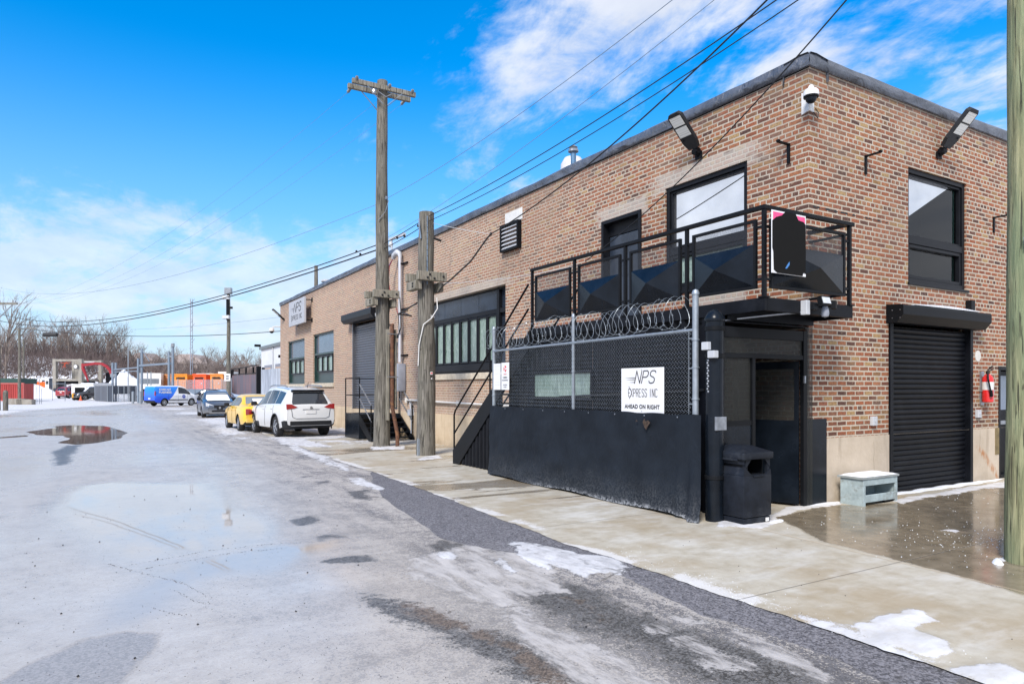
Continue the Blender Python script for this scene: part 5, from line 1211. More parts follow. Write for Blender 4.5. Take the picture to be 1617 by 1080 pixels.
# ------------------------------------------------------------------ small stair with landing at the street side door
T = thing('entry_stairs', 'small black steel stairs and landing at the street side door', 'stairs', (-.8, 15, 0))
q = MB(); q.box(-1.45, -.05, 15.2, 16.65, 0, .82, .006); q.build('landing', 'panelb', T)
q = MB(); ns_ = 5
for i in range(ns_): y = 15.2 - i * .23; z = .82 - (i + 1) * .145; q.box(-1.40, -.10, y - .25, y, z, z + .03)
q.build('tread', 'black2', T)
q = MB()
for xx_ in (-1.45, -.09): q = MB(); q.prism([(15.2, .82), (15.2, .50), (14.25, -.0), (14.02, .0), (14.02, .12)], lambda u, v, tt: (xx_ + tt, u, v), 0, .04); q.build('stringer', 'black', T)
for xx_ in (-1.43, -.08):
    q = MB(); w_ = .032
    q.bar((xx_, 14.1, .1), (xx_, 14.1, 1.12), w_); q.build('rail_post', 'black', T)
    q = MB().bar((xx_, 15.2, .8), (xx_, 15.2, 1.98), w_); q.build('rail_post', 'black', T)
    q = MB(); q.bar((xx_, 15.2, 1.78), (xx_, 14.08, 1.12), .03); q.bar((xx_, 15.2, 1.32), (xx_, 14.08, .62), .026); q.build('sloped_rail', 'steel', T)
q = MB(); q.bar((-1.43, 15.2, 1.98), (-1.43, 16.63, 1.98), .032); q.bar((-1.43, 15.2, 1.42), (-1.43, 16.63, 1.42), .028); q.bar((-1.43, 16.63, .8), (-1.43, 16.63, 1.98), .032); q.bar((-1.43, 16.63, 1.98), (-.05, 16.63, 1.98), .032); q.bar((-1.43, 16.63, 1.42), (-.05, 16.63, 1.42), .028); q.build('guard_rail', 'black', T)

# ------------------------------------------------------------------ trash can
T = thing('litter_bin', 'dark plastic litter bin with hooded lid beside the entrance', 'litter bin', (-1.72, -.33, 0))
x0_, x1_, y0_, y1_ = -1.975, -1.475, -.54, -.10
q = MB(); q.box(x0_ + .015, x1_ - .015, y0_ + .015, y1_ - .015, 0.0, .085, .012); q.box(x0_, x1_, y0_, y1_, .088, .60, .02)
# shoulders: sloping on the left, arched opening to the front and right
q.prism([(x0_ + .01, .60), (x0_ + .07, .74), (x0_ + .09, .74), (x0_ + .03, .60)], lambda u, v, tt: (u, tt, v), y0_ + .02, y1_ - .02)
for (ax_, ay_) in ((x0_ + .04, y0_ + .02), (x1_ - .06, y0_ + .02), (x0_ + .04, y1_ - .06), (x1_ - .06, y1_ - .06)): q.box(ax_, ax_ + .04, ay_, ay_ + .04, .59, .80)
q.box(x0_ + .02, x0_ + .04, y0_ + .02, y1_ - .02, .73, .80); q.box(x0_ + .02, x1_ - .02, y1_ - .04, y1_ - .02, .6, .8)
for s_ in (0, 1):   # arch corner gussets of the front opening
    xa = x0_ + .04 if s_ == 0 else x1_ - .02; dx = .11 if s_ == 0 else -.11
    q.prism([(xa, .80), (xa + dx, .80), (xa, .68)], lambda u, v, tt: (u, y0_ + .012 + tt, v), 0, .012); q.prism([(xa, .60), (xa + dx * .8, .60), (xa, .66)], lambda u, v, tt: (u, y0_ + .012 + tt, v), 0, .012)
q.prism([(x0_ + .005, .58), (x1_ - .005, .58), (x1_ - .02, .66), (x1_ - .09, .60), (x0_ + .14, .60), (x0_ + .02, .70)], lambda u, v, tt: (u, y0_ + .004 + tt, v), 0, .014)
q.build('bin_body', PM('dark_blue_grey_plastic', (.011, .014, .021), .5, 0, .3, 5, .15, 30, spec=.2, dirt=((.05, .056, .065), .4)), T, smooth=30)
q = MB(); xa, xb, yc_, yd = x0_ - .015, x1_ + .015, y0_ - .015, y1_ + .015; q.box(xa, xb, yc_, yd, .79, .875, .012)
q.add([(xa + .01, yc_ + .01, .872), (xb - .01, yc_ + .01, .872), (xb - .01, yd - .01, .872), (xa + .01, yd - .01, .872), (xa + .13, yc_ + .16, .945), (xb - .2, yc_ + .16, .945), (xb - .2, yd - .08, .95), (xa + .13, yd - .08, .95)], [(0, 1, 5, 4), (1, 2, 6, 5), (2, 3, 7, 6), (3, 0, 4, 7), (4, 5, 6, 7)])
q.box(xa - .008, xa, yc_ + .1, yd - .12, .775, .80); q.build('lid', MC['dark_blue_grey_plastic'], T, smooth=30)
MB().box(x0_ + .16, x1_ - .13, y0_ - .012, y0_ + .002, .575, .597, .004).build('handle', MC['dark_blue_grey_plastic'], T)
MB().box(x1_ - .10, x1_ - .04, y0_ + .010, y0_ + .014, .02, .065).build('sticker', 'white', T)
MB().box(x0_ + .05, x1_ - .05, y0_ + .07, y1_ - .05, .55, .605).box(x0_ + .05, x0_ + .06, y0_ + .03, y1_ - .05, .60, .79).box(x1_ - .06, x1_ - .05, y0_ + .1, y1_ - .05, .60, .79).box(x0_ + .05, x1_ - .05, y1_ - .06, y1_ - .05, .6, .79).build('inner_tray', 'black', T)
# ------------------------------------------------------------------ bench box
T = thing('wooden_bench', 'worn pale blue wooden bench box with snow on top against the foundation', 'bench', (.97, -.3, 0))
pb = PM('worn_pale_blue_paint', (.34, .42, .44), .6, 0, .16, 9, .25, 50, dirt=((.13, .11, .08), .5))
q = MB(); x0_, x1_, y0_, y1_ = .52, 1.36, -.47, -.14
q.box(x0_, x0_ + .03, y0_, y1_, .0, .38, .004); q.build('side_panel', pb, T); MB().box(x1_ - .03, x1_, y0_, y1_, .0, .38, .004).build('side_panel', pb, T)
MB().box(x0_ + .03, x1_ - .03, y1_ - .02, y1_ - .005, .03, .38).build('back_panel', pb, T)
MB().box(x0_ + .032, x1_ - .032, y0_ - .012, y0_ + .012, .05, .155, .004).box(x0_ - .0, x1_ - .0, y0_ - .014, y0_ + .010, .285, .38, .004).box(x0_, x0_ + .055, y0_ - .016, y0_ + .008, .0, .284, .004).box(x1_ - .055, x1_, y0_ - .016, y0_ + .008, .0, .284, .004).build('front_rail', pb, T)
MB().box(x0_ + .03, x1_ - .03, y0_ + .012, y1_ - .02, .06, .08).build('shelf', pb, T)
MB().prism([(x0_ - .03, y0_ - .03), (x1_ + .02, y0_ - .03), (x1_ + .05, y0_ + .02), (x1_ + .05, y1_ - .02), (x1_, y1_ + .03), (x0_ - .03, y1_ + .03)], lambda u, v, tt: (u, v, tt), .381, .408).build('top', PM('worn_top', (.28, .31, .31), .6, 0, .2, 9, .2, 40), T)
q = MB(); nx_, ny2 = 24, 10; V = []; 
for i in range(nx_ + 1):
    for j in range(ny2 + 1):
        u, v = i / nx_, j / ny2; e = min(u, 1 - u, v, 1 - v) * 9; V.append((x0_ - .01 + (x1_ - x0_ + .03) * u, y0_ - .02 + (y1_ - y0_ + .04) * v, .409 + .016 * min(1, e) + .012 * float(fbm(np.array(u * 6), np.array(v * 3), 3)) * min(1, e)))
q.add(V, [(i * (ny2 + 1) + j, (i + 1) * (ny2 + 1) + j, (i + 1) * (ny2 + 1) + j + 1, i * (ny2 + 1) + j + 1) for i in range(nx_) for j in range(ny2)]); q.build('snow_cover', 'snow', T, smooth=80, fixn=False)
MB().box(x1_ - .25, x1_ - .02, y0_ + .03, y0_ + .12, 0, .05).build('foot_block', 'black2', T)

# scattered ice melt, grit and snow crumbs
random.seed(21)
q = MB()
def crumb(q, x, y, z, r):
    d = [Vector((random.uniform(-1, 1), random.uniform(-1, 1), random.uniform(-.4, 1))).normalized() * r * random.uniform(.6, 1.2) for _ in range(4)]
    b_ = len(q.v); P = [(x + r, y, z), (x - r * .8, y + r * .5, z), (x - r * .3, y - r, z), (x + d[0].x * .4, y + d[0].y * .4, z + r * 1.1)]; q.add(P, [(0, 1, 2), (0, 3, 1), (1, 3, 2), (2, 3, 0)])
for i in range(560):
    if i < 200: x = random.gauss(-.45, .5); y = random.gauss(-2.35, .35)
    else: x = random.uniform(-1.9, 4.6); y = random.uniform(-3.4, -.3)
    crumb(q, x, y, .006, random.choice((.0025, .003, .004, .007)))
for i in range(500):
    y = random.uniform(-5.5, -.5); x = np.interp(y, EY, EX) + abs(random.gauss(0, .22)); crumb(q, x, y, .006, random.choice((.002, .003, .005)))
o = q.build('ice_melt_pellets', 'ice', fixn=False); o['kind'] = 'stuff'; o['label'] = 'scattered white ice melt pellets on the concrete'; o['category'] = 'pellets'
q = MB()
for i in range(240):
    x = random.uniform(-9.2, -1); y = random.uniform(-4.5, 6) if x < -4.4 else random.uniform(-4.5, -.8); crumb(q, x, y, .002, random.choice((.004, .006, .010)))
for pl in ([(-8.5, 1.35), (-8.2, .75), (-7.95, .25), (-7.83, -.28)], [(-8.35, 1.2), (-7.6, 1.45), (-6.9, 1.4), (-6.6, 1.25)], [(-8.2, 1.0), (-7.5, 1.2), (-6.9, 1.15)], [(-8.05, .1), (-7.95, -.25), (-7.85, -.45)], [(-8.25, -.25), (-8.1, -.55), (-7.95, -.7)]):
    for (xa_, ya_), (xb_, yb2) in zip(pl, pl[1:]):
        n_ = int(math.hypot(xb_ - xa_, yb2 - ya_) / .012)
        for i in range(n_):
            if random.random() < .72: u = i / n_; crumb(q, xa_ + (xb_ - xa_) * u + random.gauss(0, .008), ya_ + (yb2 - ya_) * u + random.gauss(0, .012), .001, random.choice((.002, .003, .005)))
for i in range(2600):
    y = -4.6 + 9 * random.random() ** 1.5; x = random.uniform(-9.4, -4.6); crumb(q, x, y, .001, random.choice((.0018, .0025, .0035)))
o = q.build('grit', 'cable', fixn=False); o['kind'] = 'stuff'; o['label'] = 'dark grit crumbs scattered over the lane'; o['category'] = 'grit'
# snow ridges along the wall foot and pole feet
def snow_lump(name, pts, w_, h_, label):
    q = MB(); n_ = len(pts); V = []; K = 7
    for i, (x, y) in enumerate(pts):
        p = Vector((x, y, 0)); d = Vector((*pts[min(i + 1, n_ - 1)], 0)) - Vector((*pts[max(i - 1, 0)], 0)); d.normalize(); s_ = Vector((-d.y, d.x, 0))
        for k in range(K):
            u = k / (K - 1) * 2 - 1; ww = w_ * (.7 + .6 * float(fbm(np.array(i * .35), np.array(3.0 + w_), 3))); e = math.sin(math.pi * min(1, max(0, (i + .0) / (n_ - 1)))) ** .4
            V.append(tuple(p + s_ * u * ww * e + Vector((0, 0, .004 + h_ * (1 - u * u) * e * (.5 + float(fbm(np.array(i * .6 + u), np.array(u * 2 + 9), 3)))))))
    q.add(V, [(i * K + k, (i + 1) * K + k, (i + 1) * K + k + 1, i * K + k + 1) for i in range(n_ - 1) for k in range(K - 1)])
    o = q.build(name, 'snow', smooth=80, fixn=False); o['kind'] = 'stuff'; o['label'] = label; o['category'] = 'snow'; return o
snow_lump('snow_ridge', [(-.2 + i * .02, -.10 - .0 * i) for i in range(40)], .07, .02, 'thin snow ridge along the foot of the corner foundation')
snow_lump('snow_ridge', [(1.40 + i * .1, -.08 + .02 * math.sin(i)) for i in range(42)], .09, .025, 'thin snow ridge along the foot of the front shutter')
snow_lump('snow_ridge', [(-1.62 + i * .03, -.62 + .01 * i) for i in range(14)], .07, .015, 'snow scraps beside the litter bin')
snow_lump('snow_ridge', [(-1.22 - .16 * math.cos(a * .2), -3.02 + .10 * math.sin(a * .2)) for a in range(9)], .05, .04, 'snow scrap at the foot of the green pole')

# ------------------------------------------------------------------ utility poles
def pole(name, label, x, y, h, r0, r1, mat, lean=(0, 0), group='wooden utility poles', z0=-.05):
    T = thing(name, label, 'utility pole', (x, y, 0), group)
    n = 26; pts = []; rs = []
    for i in range(n + 1):
        u = i / n; pts.append((x + lean[0] * u + .012 * math.sin(u * 9 + x), y + lean[1] * u, z0 + (h - z0) * u)); rs.append((r0 + (r1 - r0) * u ** .8) * (1 + .02 * math.sin(u * 31)))
    q = MB(); q.tube(pts, rs, 22); q.build('shaft', mat, T, smooth=50); return T
def timber_blocks(T, x, y, z, r):
    for (a0, a1, b0, b1, z0, z1) in ((-.36, .40, -r - .13, -r, -.02, .20), (-.42, .30, r, r + .13, .0, .20), (-r - .20, -r - .02, -.28, .28, -.24, -.03), (r + .01, r + .14, -.25, .25, -.26, -.03)):
        q = MB().box(x + a0, x + a1, y + b0, y + b1, z + z0, z + z1, .012); q.build('timber_block', 'wood_block', T)
    q = MB()
    for (a, zz_) in ((-.06, .13), (-.12, .05), (.06, .04), (.3, .1)): q.lathe((x + a, y - r - .13, z + zz_), [(.028, 0), (.028, .02), (.015, .035)], 8, (0, -1, 0))
    for zz_ in (-.1, -.17): q.lathe((x - r - .20, y - .14, z + zz_), [(.025, 0), (.025, .02)], 8, (-1, 0, 0))
    q.build('bolt', 'cable', T)
P1 = (-1.70, 12.42); P2 = (-1.66, 9.45); P3 = (-1.055, -3.075)
T = pole('utility_pole', 'tallest weathered wooden pole with double crossarm in front of the small stairs', P1[0], P1[1], 10.35, .235, .145, 'wood')
for dy in (-.19, .19):
    q = MB().box(P1[0] - .93, P1[0] + .93, P1[1] + dy - .05, P1[1] + dy + .05, 10.02, 10.15, .008); q.build('crossarm', 'wood_block', T)
q = MB()
for s in (-1, 1): q.bar((P1[0] + s * .52, P1[1] - .24, 10.03), (P1[0] + s * .06, P1[1] - .24, 9.6), .03, .012); q.bar((P1[0] + s * .52, P1[1] + .24, 10.03), (P1[0] + s * .06, P1[1] + .24, 9.6), .03, .012)
q.build('brace', 'galv', T)
for s in (-.82, .12, .80):
    for sy in (-1, 1):
        q = MB(); c = Vector((P1[0] + s, P1[1] + sy * .26, 10.09)); d = Vector((-.3, -.9, -.12)) if sy < 0 else Vector((.0, .95, -.1)); d.normalize()
        for k in range(3): q.lathe(c + d * (.05 + k * .08), [(.02, 0), (.045, .02), (.045, .04), (.02, .06)], 10, d)
        q.tube([c, c + d * .38], .01, 5)
        q.build('insulator', 'insul', T)
q = MB(); q.lathe((P1[0] - .33, P1[1] - .26, 9.82), [(.05, 0), (.06, .05), (.05, .12)], 10); q.tube([(P1[0] - .2, P1[1] - .2, 9.95), (P1[0], P1[1] - .3, 9.8), (P1[0] + .2, P1[1] - .2, 9.95)], .014, 5); q.build('hanger', 'steel', T)
q = MB(); q.tube([(P1[0] + .12, P1[1] - .2, 6.95), (P1[0], P1[1] - .25, 6.6), (P1[0] - .17, P1[1] - .15, 6.35)], .01, 5); q.lathe((P1[0] + .05, P1[1] - .2, 6.95), [(.03, 0), (.05, .05), (.02, .1)], 8); q.build('guy_clip', 'steel', T)
timber_blocks(T, P1[0], P1[1], 4.20, .20)
q = MB().tube([(P1[0] + .33, P1[1] - .33, .0), (P1[0] + .33, P1[1] - .33, .35), (P1[0] + .16, P1[1] - .36, 1.15), (P1[0] + .16, P1[1] - .36, 3.45)], .055, 14); q.lathe((P1[0] + .16, P1[1] - .36, 2.35), [(.065, 0), (.065, .12)], 14); q.build('rusty_conduit', 'rust', T, smooth=True)
q = MB().box(P1[0] + .02, P1[0] + .08, P1[1] - .36, P1[1] - .22, .75, 3.30, .006).box(P1[0] + .24, P1[0] + .30, P1[1] - .36, P1[1] - .22, 1.1, 3.30, .006); q.build('wood_guard', 'wood_block', T)
q = MB()
for z in (3.15, 1.95): q.box(P1[0] - .0, P1[0] + .32, P1[1] - .425, P1[1] - .41, z, z + .03)
q.build('pipe_strap', 'steel', T)
q = MB(); random.seed(3)
for i in range(16): a = random.uniform(0, 6.28); crumb(q, P1[0] + .1 + .42 * math.cos(a), P1[1] - .1 + .36 * math.sin(a), .006, random.uniform(.02, .05))
o = q.build('rubble', 'conc_old', T)
T = pole('utility_pole', 'short thick weathered pole with timber blocks, between the tall pole and the stairs', P2[0], P2[1], 5.98, .238, .185, 'wood')
timber_blocks(T, P2[0], P2[1], 4.28, .215)
q = MB(); q.tube([(P2[0] + .24, P2[1] - .1, 3.9), (P2[0] + .2, P2[1] - .22, 3.6), (P2[0] + .02, P2[1] - .26, 3.35), (P2[0] - .16, P2[1] - .2, 3.2), (P2[0] - .235, P2[1] - .1, 2.7), (P2[0] - .24, P2[1] - .06, 2.2)], .012, 6); q.build('white_cable', 'white', T)
q = MB()
for i in range(12): z = 5.85 - i * .14; q.tube([(P2[0] - .06, P2[1] - .195, z), (P2[0] - .06, P2[1] - .20, z - .13)], .012, 5)
q.tube([(P2[0] - .19, P2[1], 5.8), (P2[0] - .23, P2[1] - .1, 5.6), (P2[0] - .2, P2[1] - .12, 5.3)], .02, 6); q.build('riser_cable', 'cableg', T)
V, F = text_mesh('206', .09, lambda u, v, tt: (P2[0] + u * .9 + .07, P2[1] - .232 + (u + .07) ** 2 * .9, 3.40 + v * .9), .002); q = MB(); q.add(V, F); q.build('number_tag', 'white', T, fixn=False)
q = MB().box(P2[0] + .0, P2[0] + .06, P2[1] - .247, P2[1] - .236, 1.98, 2.05).box(P2[0] + .02, P2[0] + .045, P2[1] - .247, P2[1] - .236, 1.87, 1.90); q.build('small_tag', 'white', T)
MB().box(P2[0] + .005, P2[0] + .055, P2[1] - .2485, P2[1] - .247, 2.0, 2.03).build('red_mark', 'redink', T)
q = MB().box(P2[0] - .27, P2[0] - .22, P2[1] - .12, P2[1] - .06, 0, .42); q.build('ground_guard', 'galv', T)
q = MB().tube([(P2[0] + .15, P2[1] - .1, 5.35), (P2[0] + .35, P2[1] - .12, 5.30)], .03, 8); q.build('hook', 'cable', T)
T = pole('utility_pole', 'green treated wooden pole standing on the wet concrete at the right edge', P3[0], P3[1], 10.5, .172, .135, 'wood_green')
q = MB(); q.tube([(P3[0] - .17, P3[1] - .05, 3.05), (P3[0] - .175, P3[1] - .06, 2.95), (P3[0] - .12, P3[1] - .13, 2.9)], .008, 5); q.build('staple', 'steel', T)
# distant poles
def bare_pole(label, px, k, h, r, mat='wood', group='wooden utility poles'):
    p = PXK(px, k); return pole('utility_pole', label, p.x, p.y, h, r * 1.25, r * .85, mat, group=group), p
def arm(T, p, z, a0, a1, brace=True):
    q = MB(); q.bar(p + RT * a0 + Vector((0, 0, z)), p + RT * a1 + Vector((0, 0, z)), .13, .15); q.build('crossarm', 'wood_block', T)
    q = MB(); q.bar(p + RT * a1 * .8 + Vector((0, 0, z)), p + Vector((0, 0, z - (a1) * .8)), .06)
    for s in (.1, .5, .95):
        c = p + RT * (a0 + (a1 - a0) * s) + Vector((0, 0, z + .08)); q.lathe(c, [(.05, 0), (.05, .1), (.02, .16)], 6)
    q.build('brace', 'steel', T)
T, pA = bare_pole('pole with brown crossarm at the left edge of the view', -3, 51, 8.3, .14); arm(T, pA, 7.95, -1.3, 1.45)
T, pB = bare_pole('thin leaning pole with long crossarm behind the red container', 31, 79, 8.6, .15); arm(T, pB, 8.5, -.4, 1.95)
T, pC = bare_pole('slim pole without crossarm just right of the crossarm pole', 37.5, 100, 8.8, .14)
T, pR = bare_pole('bare pole top showing over the roof between sign and tall pole', 499, 52, 10.95, .16)
T, pD = bare_pole('tall pole carrying stacked flood lights by the sheet metal gate', 361, 60, 10.1, .16)
T['category'] = 'light pole'
for z, zz_ in ((9.55, .5), (7.85, .5)):
    q = MB(); c = pD + Vector((0, 0, z)); q.obox(c - FW * .3 - RT * .08, RT, FW, (0, 0, 1), .30, .16, .15); hq = q.build('lamp_head', 'greypvc', T)
    q = MB(); q.obox(c - FW * .47 - RT * .08 - Vector((0, 0, .02)), RT, FW, (0, 0, 1), .25, .01, .11); q.build('lens', 'lens', hq)
q = MB(); q.obox(pD + Vector((0, 0, 10.15)) - RT * .02, RT, FW, (0, 0, 1), .28, .2, .28); q.build('lamp_head', 'steel', T)
q = MB(); q.tube([pD - FW * .2 + Vector((0, 0, 7.6)), pD - FW * .2 + Vector((0, 0, 9.6))], .12, 8); q.obox(pD + RT * .25 + Vector((0, 0, 8.7)), RT, FW, (0, 0, 1), .09, .1, .09); q.build('conduit', 'black', T)
q = MB(); c = pD - FW * .2 - RT * .02 + Vector((0, 0, 2.6)); q.obox(c, RT, FW, (0, 0, 1), .26, .01, .32); sg = q.build('pole_sign', 'signw', T)
q = MB()
for dz in (.12, -.02, -.16): q.obox(c - FW * .012 + Vector((0, 0, dz)), RT, FW, (0, 0, 1), .13, .003, .035)
q.build('print', 'ink', sg)

# antenna mast
pM = PXK(302, 120); T = thing('antenna_mast', 'tall thin grey lattice mast rising behind the orange containers', 'mast', pM)
q = MB()
for a in range(3):
    o = Vector((math.cos(a * 2.09) * .22, math.sin(a * 2.09) * .22, 0)); q.tube([pM + o, pM + o + Vector((0, 0, 17.3))], .05, 5)
for i in range(34): z = i * .5; a = i % 3; b_ = (i + 1) % 3; q.bar(pM + Vector((math.cos(a * 2.09) * .22, math.sin(a * 2.09) * .22, z)), pM + Vector((math.cos(b_ * 2.09) * .22, math.sin(b_ * 2.09) * .22, z + .5)), .05)
q.build('lattice', 'meter', T)
q = MB()
for z in (9.6, 12.3, 16.6): q.tube([pM + Vector((0, 0, z)), pM + RT * .6 + Vector((0, 0, z + .7))], .04, 5)
q.build('aerial', 'meter', T)

# ------------------------------------------------------------------ cables
def cable(p0, p1, sag, r, label, mat='cable', n=28, group='overhead cables', name='overhead_cable'):
    p0 = Vector(p0); p1 = Vector(p1); P = []
    for i in range(n + 1):
        u = i / n; q_ = p0.lerp(p1, u); q_.z -= 4 * sag * u * (1 - u); P.append(q_)
    q = MB().tube(P, r, 5); return tag(q.build(name, mat, smooth=80), label, 'cable', group)
X1, Y1 = P1; X2, Y2 = P2; X3, Y3 = P3
cable((X1, Y1 - .2, 6.95), (X3, Y3 + .1, 8.05), .35, .006, 'thin upper cable from the tall pole to the right edge pole above the roof line', 'cableg')
cable((X1 + .1, Y1 - .2, 5.9), (X3, Y3 + .1, 7.75), .30, .005, 'second thin cable running just below the uppermost one', 'cableg')
cable((X2, Y2 - .15, 5.86), (X3, Y3 + .1, 7.0), .25, .009, 'upper of the two dark cables leaving the short pole top to the right')
cable((X2, Y2 - .15, 5.74), (X3, Y3 + .1, 6.82), .28, .008, 'lower of the two dark cables leaving the short pole top to the right')
cl_ = Vector((-.62, 8.05, 5.30))
cable(cl_, (X3, Y3 + .12, 7.85), .45, .013, 'thickest black cable sweeping from the clamp before the brick wall to the top right')
cable((X2 + .1, Y2 - .1, 5.72), cl_, .02, .006, 'short pale wire tying the clamp to the short pole', 'greypvc')
q = MB().tube([cl_, cl_ + Vector((-.05, .12, -.10)), cl_ + Vector((-.3, .45, -.6)), cl_ + Vector((-.62, .85, -1.0)), (X2 + .3, Y2 - .3, 4.15), (X2 + .2, Y2 - .25, 4.0)], .022, 6); q.lathe(cl_ + Vector((0, 0, -.04)), [(.02, 0), (.035, .04), (.02, .08)], 8)
tag(q.build('service_drop_cable', 'cable', smooth=80), 'black service cable drooping from the clamp to the timber blocks of the short pole', 'cable')
q = MB().tube([(X2 - .2, Y2 + .1, 3.75), (X2 - .1, Y2 + 1.6, 3.62), (-.9, 12.2, 3.72), (-.45, 13.9, 4.0), (-.3, 14.4, 4.05)], .02, 6)
tag(q.build('service_drop_cable', 'cable', smooth=80), 'black service cable running from the short pole to the white riser on the wall', 'cable')
cable((-.03, 5.15, 4.25), (X3 + .05, Y3 + .15, 7.35), .38, .010, 'black cable crossing the brick wall and upper window to the right edge pole')
cable((X2 + .2, Y2, 4.25), (-.05, 5.1, 4.2), .10, .006, 'thin pale wire from the short pole low across the brick wall', 'greypvc')
cable((X1, Y1 - .15, 5.72), (X2, Y2 - .15, 5.86), .02, .010, 'upper cable between the tall and the short pole')
cable((X1, Y1 - .15, 5.58), (X2, Y2 - .15, 5.72), .03, .010, 'lower cable between the tall and the short pole')
zA = Vector((0, 0, 1))
cable((X1 - .1, Y1 + .1, 5.72), pA + zA * 7.3 - RT * .3, 1.35, .016, 'upper dark cable sweeping left from the tall pole to the left edge')
cable((X1 - .1, Y1 + .1, 5.58), pA + zA * 6.7, 1.15, .021, 'lower thick dark cable sweeping left from the tall pole to the left edge')
cable((X1 - .15, Y1 + .1, 6.85), pA + zA * 9.2, 1.35, .007, 'faint single cable above the two dark ones left of the tall pole', 'cableg')
for s, lab in ((-.82, 'faint upper line from the left end of the crossarm'), (.12, 'faint line from the middle of the crossarm'), (.80, 'faint line from the right end of the crossarm')):
    cable((X1 + s, Y1 + .5, 10.05), pA + zA * 8.05 + RT * (s * .9), 1.9, .0035, lab + ' down to the far left pole', 'cableg')
pE_ = PXK(470, 58, 6.6)
cable(pB + zA * 8.6, pE_, .75, .030, 'dark level cable low over the far yard ending behind the brick building')
cable(pB + zA * 8.6 - RT * 1.2, PXK(470, 62, 8.3), .75, .012, 'thin faint cable above the dark level one over the far yard', 'cableg')
q = MB(); c = PXK(80, 79, 0) + zA * 7.82
q.tube([c - RT * .95, c - RT * .75, c + RT * .75, c + RT * .85], [.05, .24, .24, .1], 10); tag(q.build('splice_case', 'cable'), 'black cylindrical splice case hanging on the far cable', 'splice case')
for k, (a, b_) in enumerate(((-.12, .06),)):
    q = MB()
    for (x_, y_, z_) in ((X1 - .35, Y1 + 1.2, 5.66), (X1 - .3, Y1 + 1.0, 5.55), (X1 + .1, Y1 - .9, 5.72), (X1 + .1, Y1 - 1.4, 5.68), (X2, Y2 + .5, 5.72)): q.lathe((x_, y_, z_), [(.02, 0), (.04, .03), (.02, .07)], 6)
    tag(q.build('cable_clips', 'cable'), 'small black clips on the cables between the two wooden poles', 'cable clips')

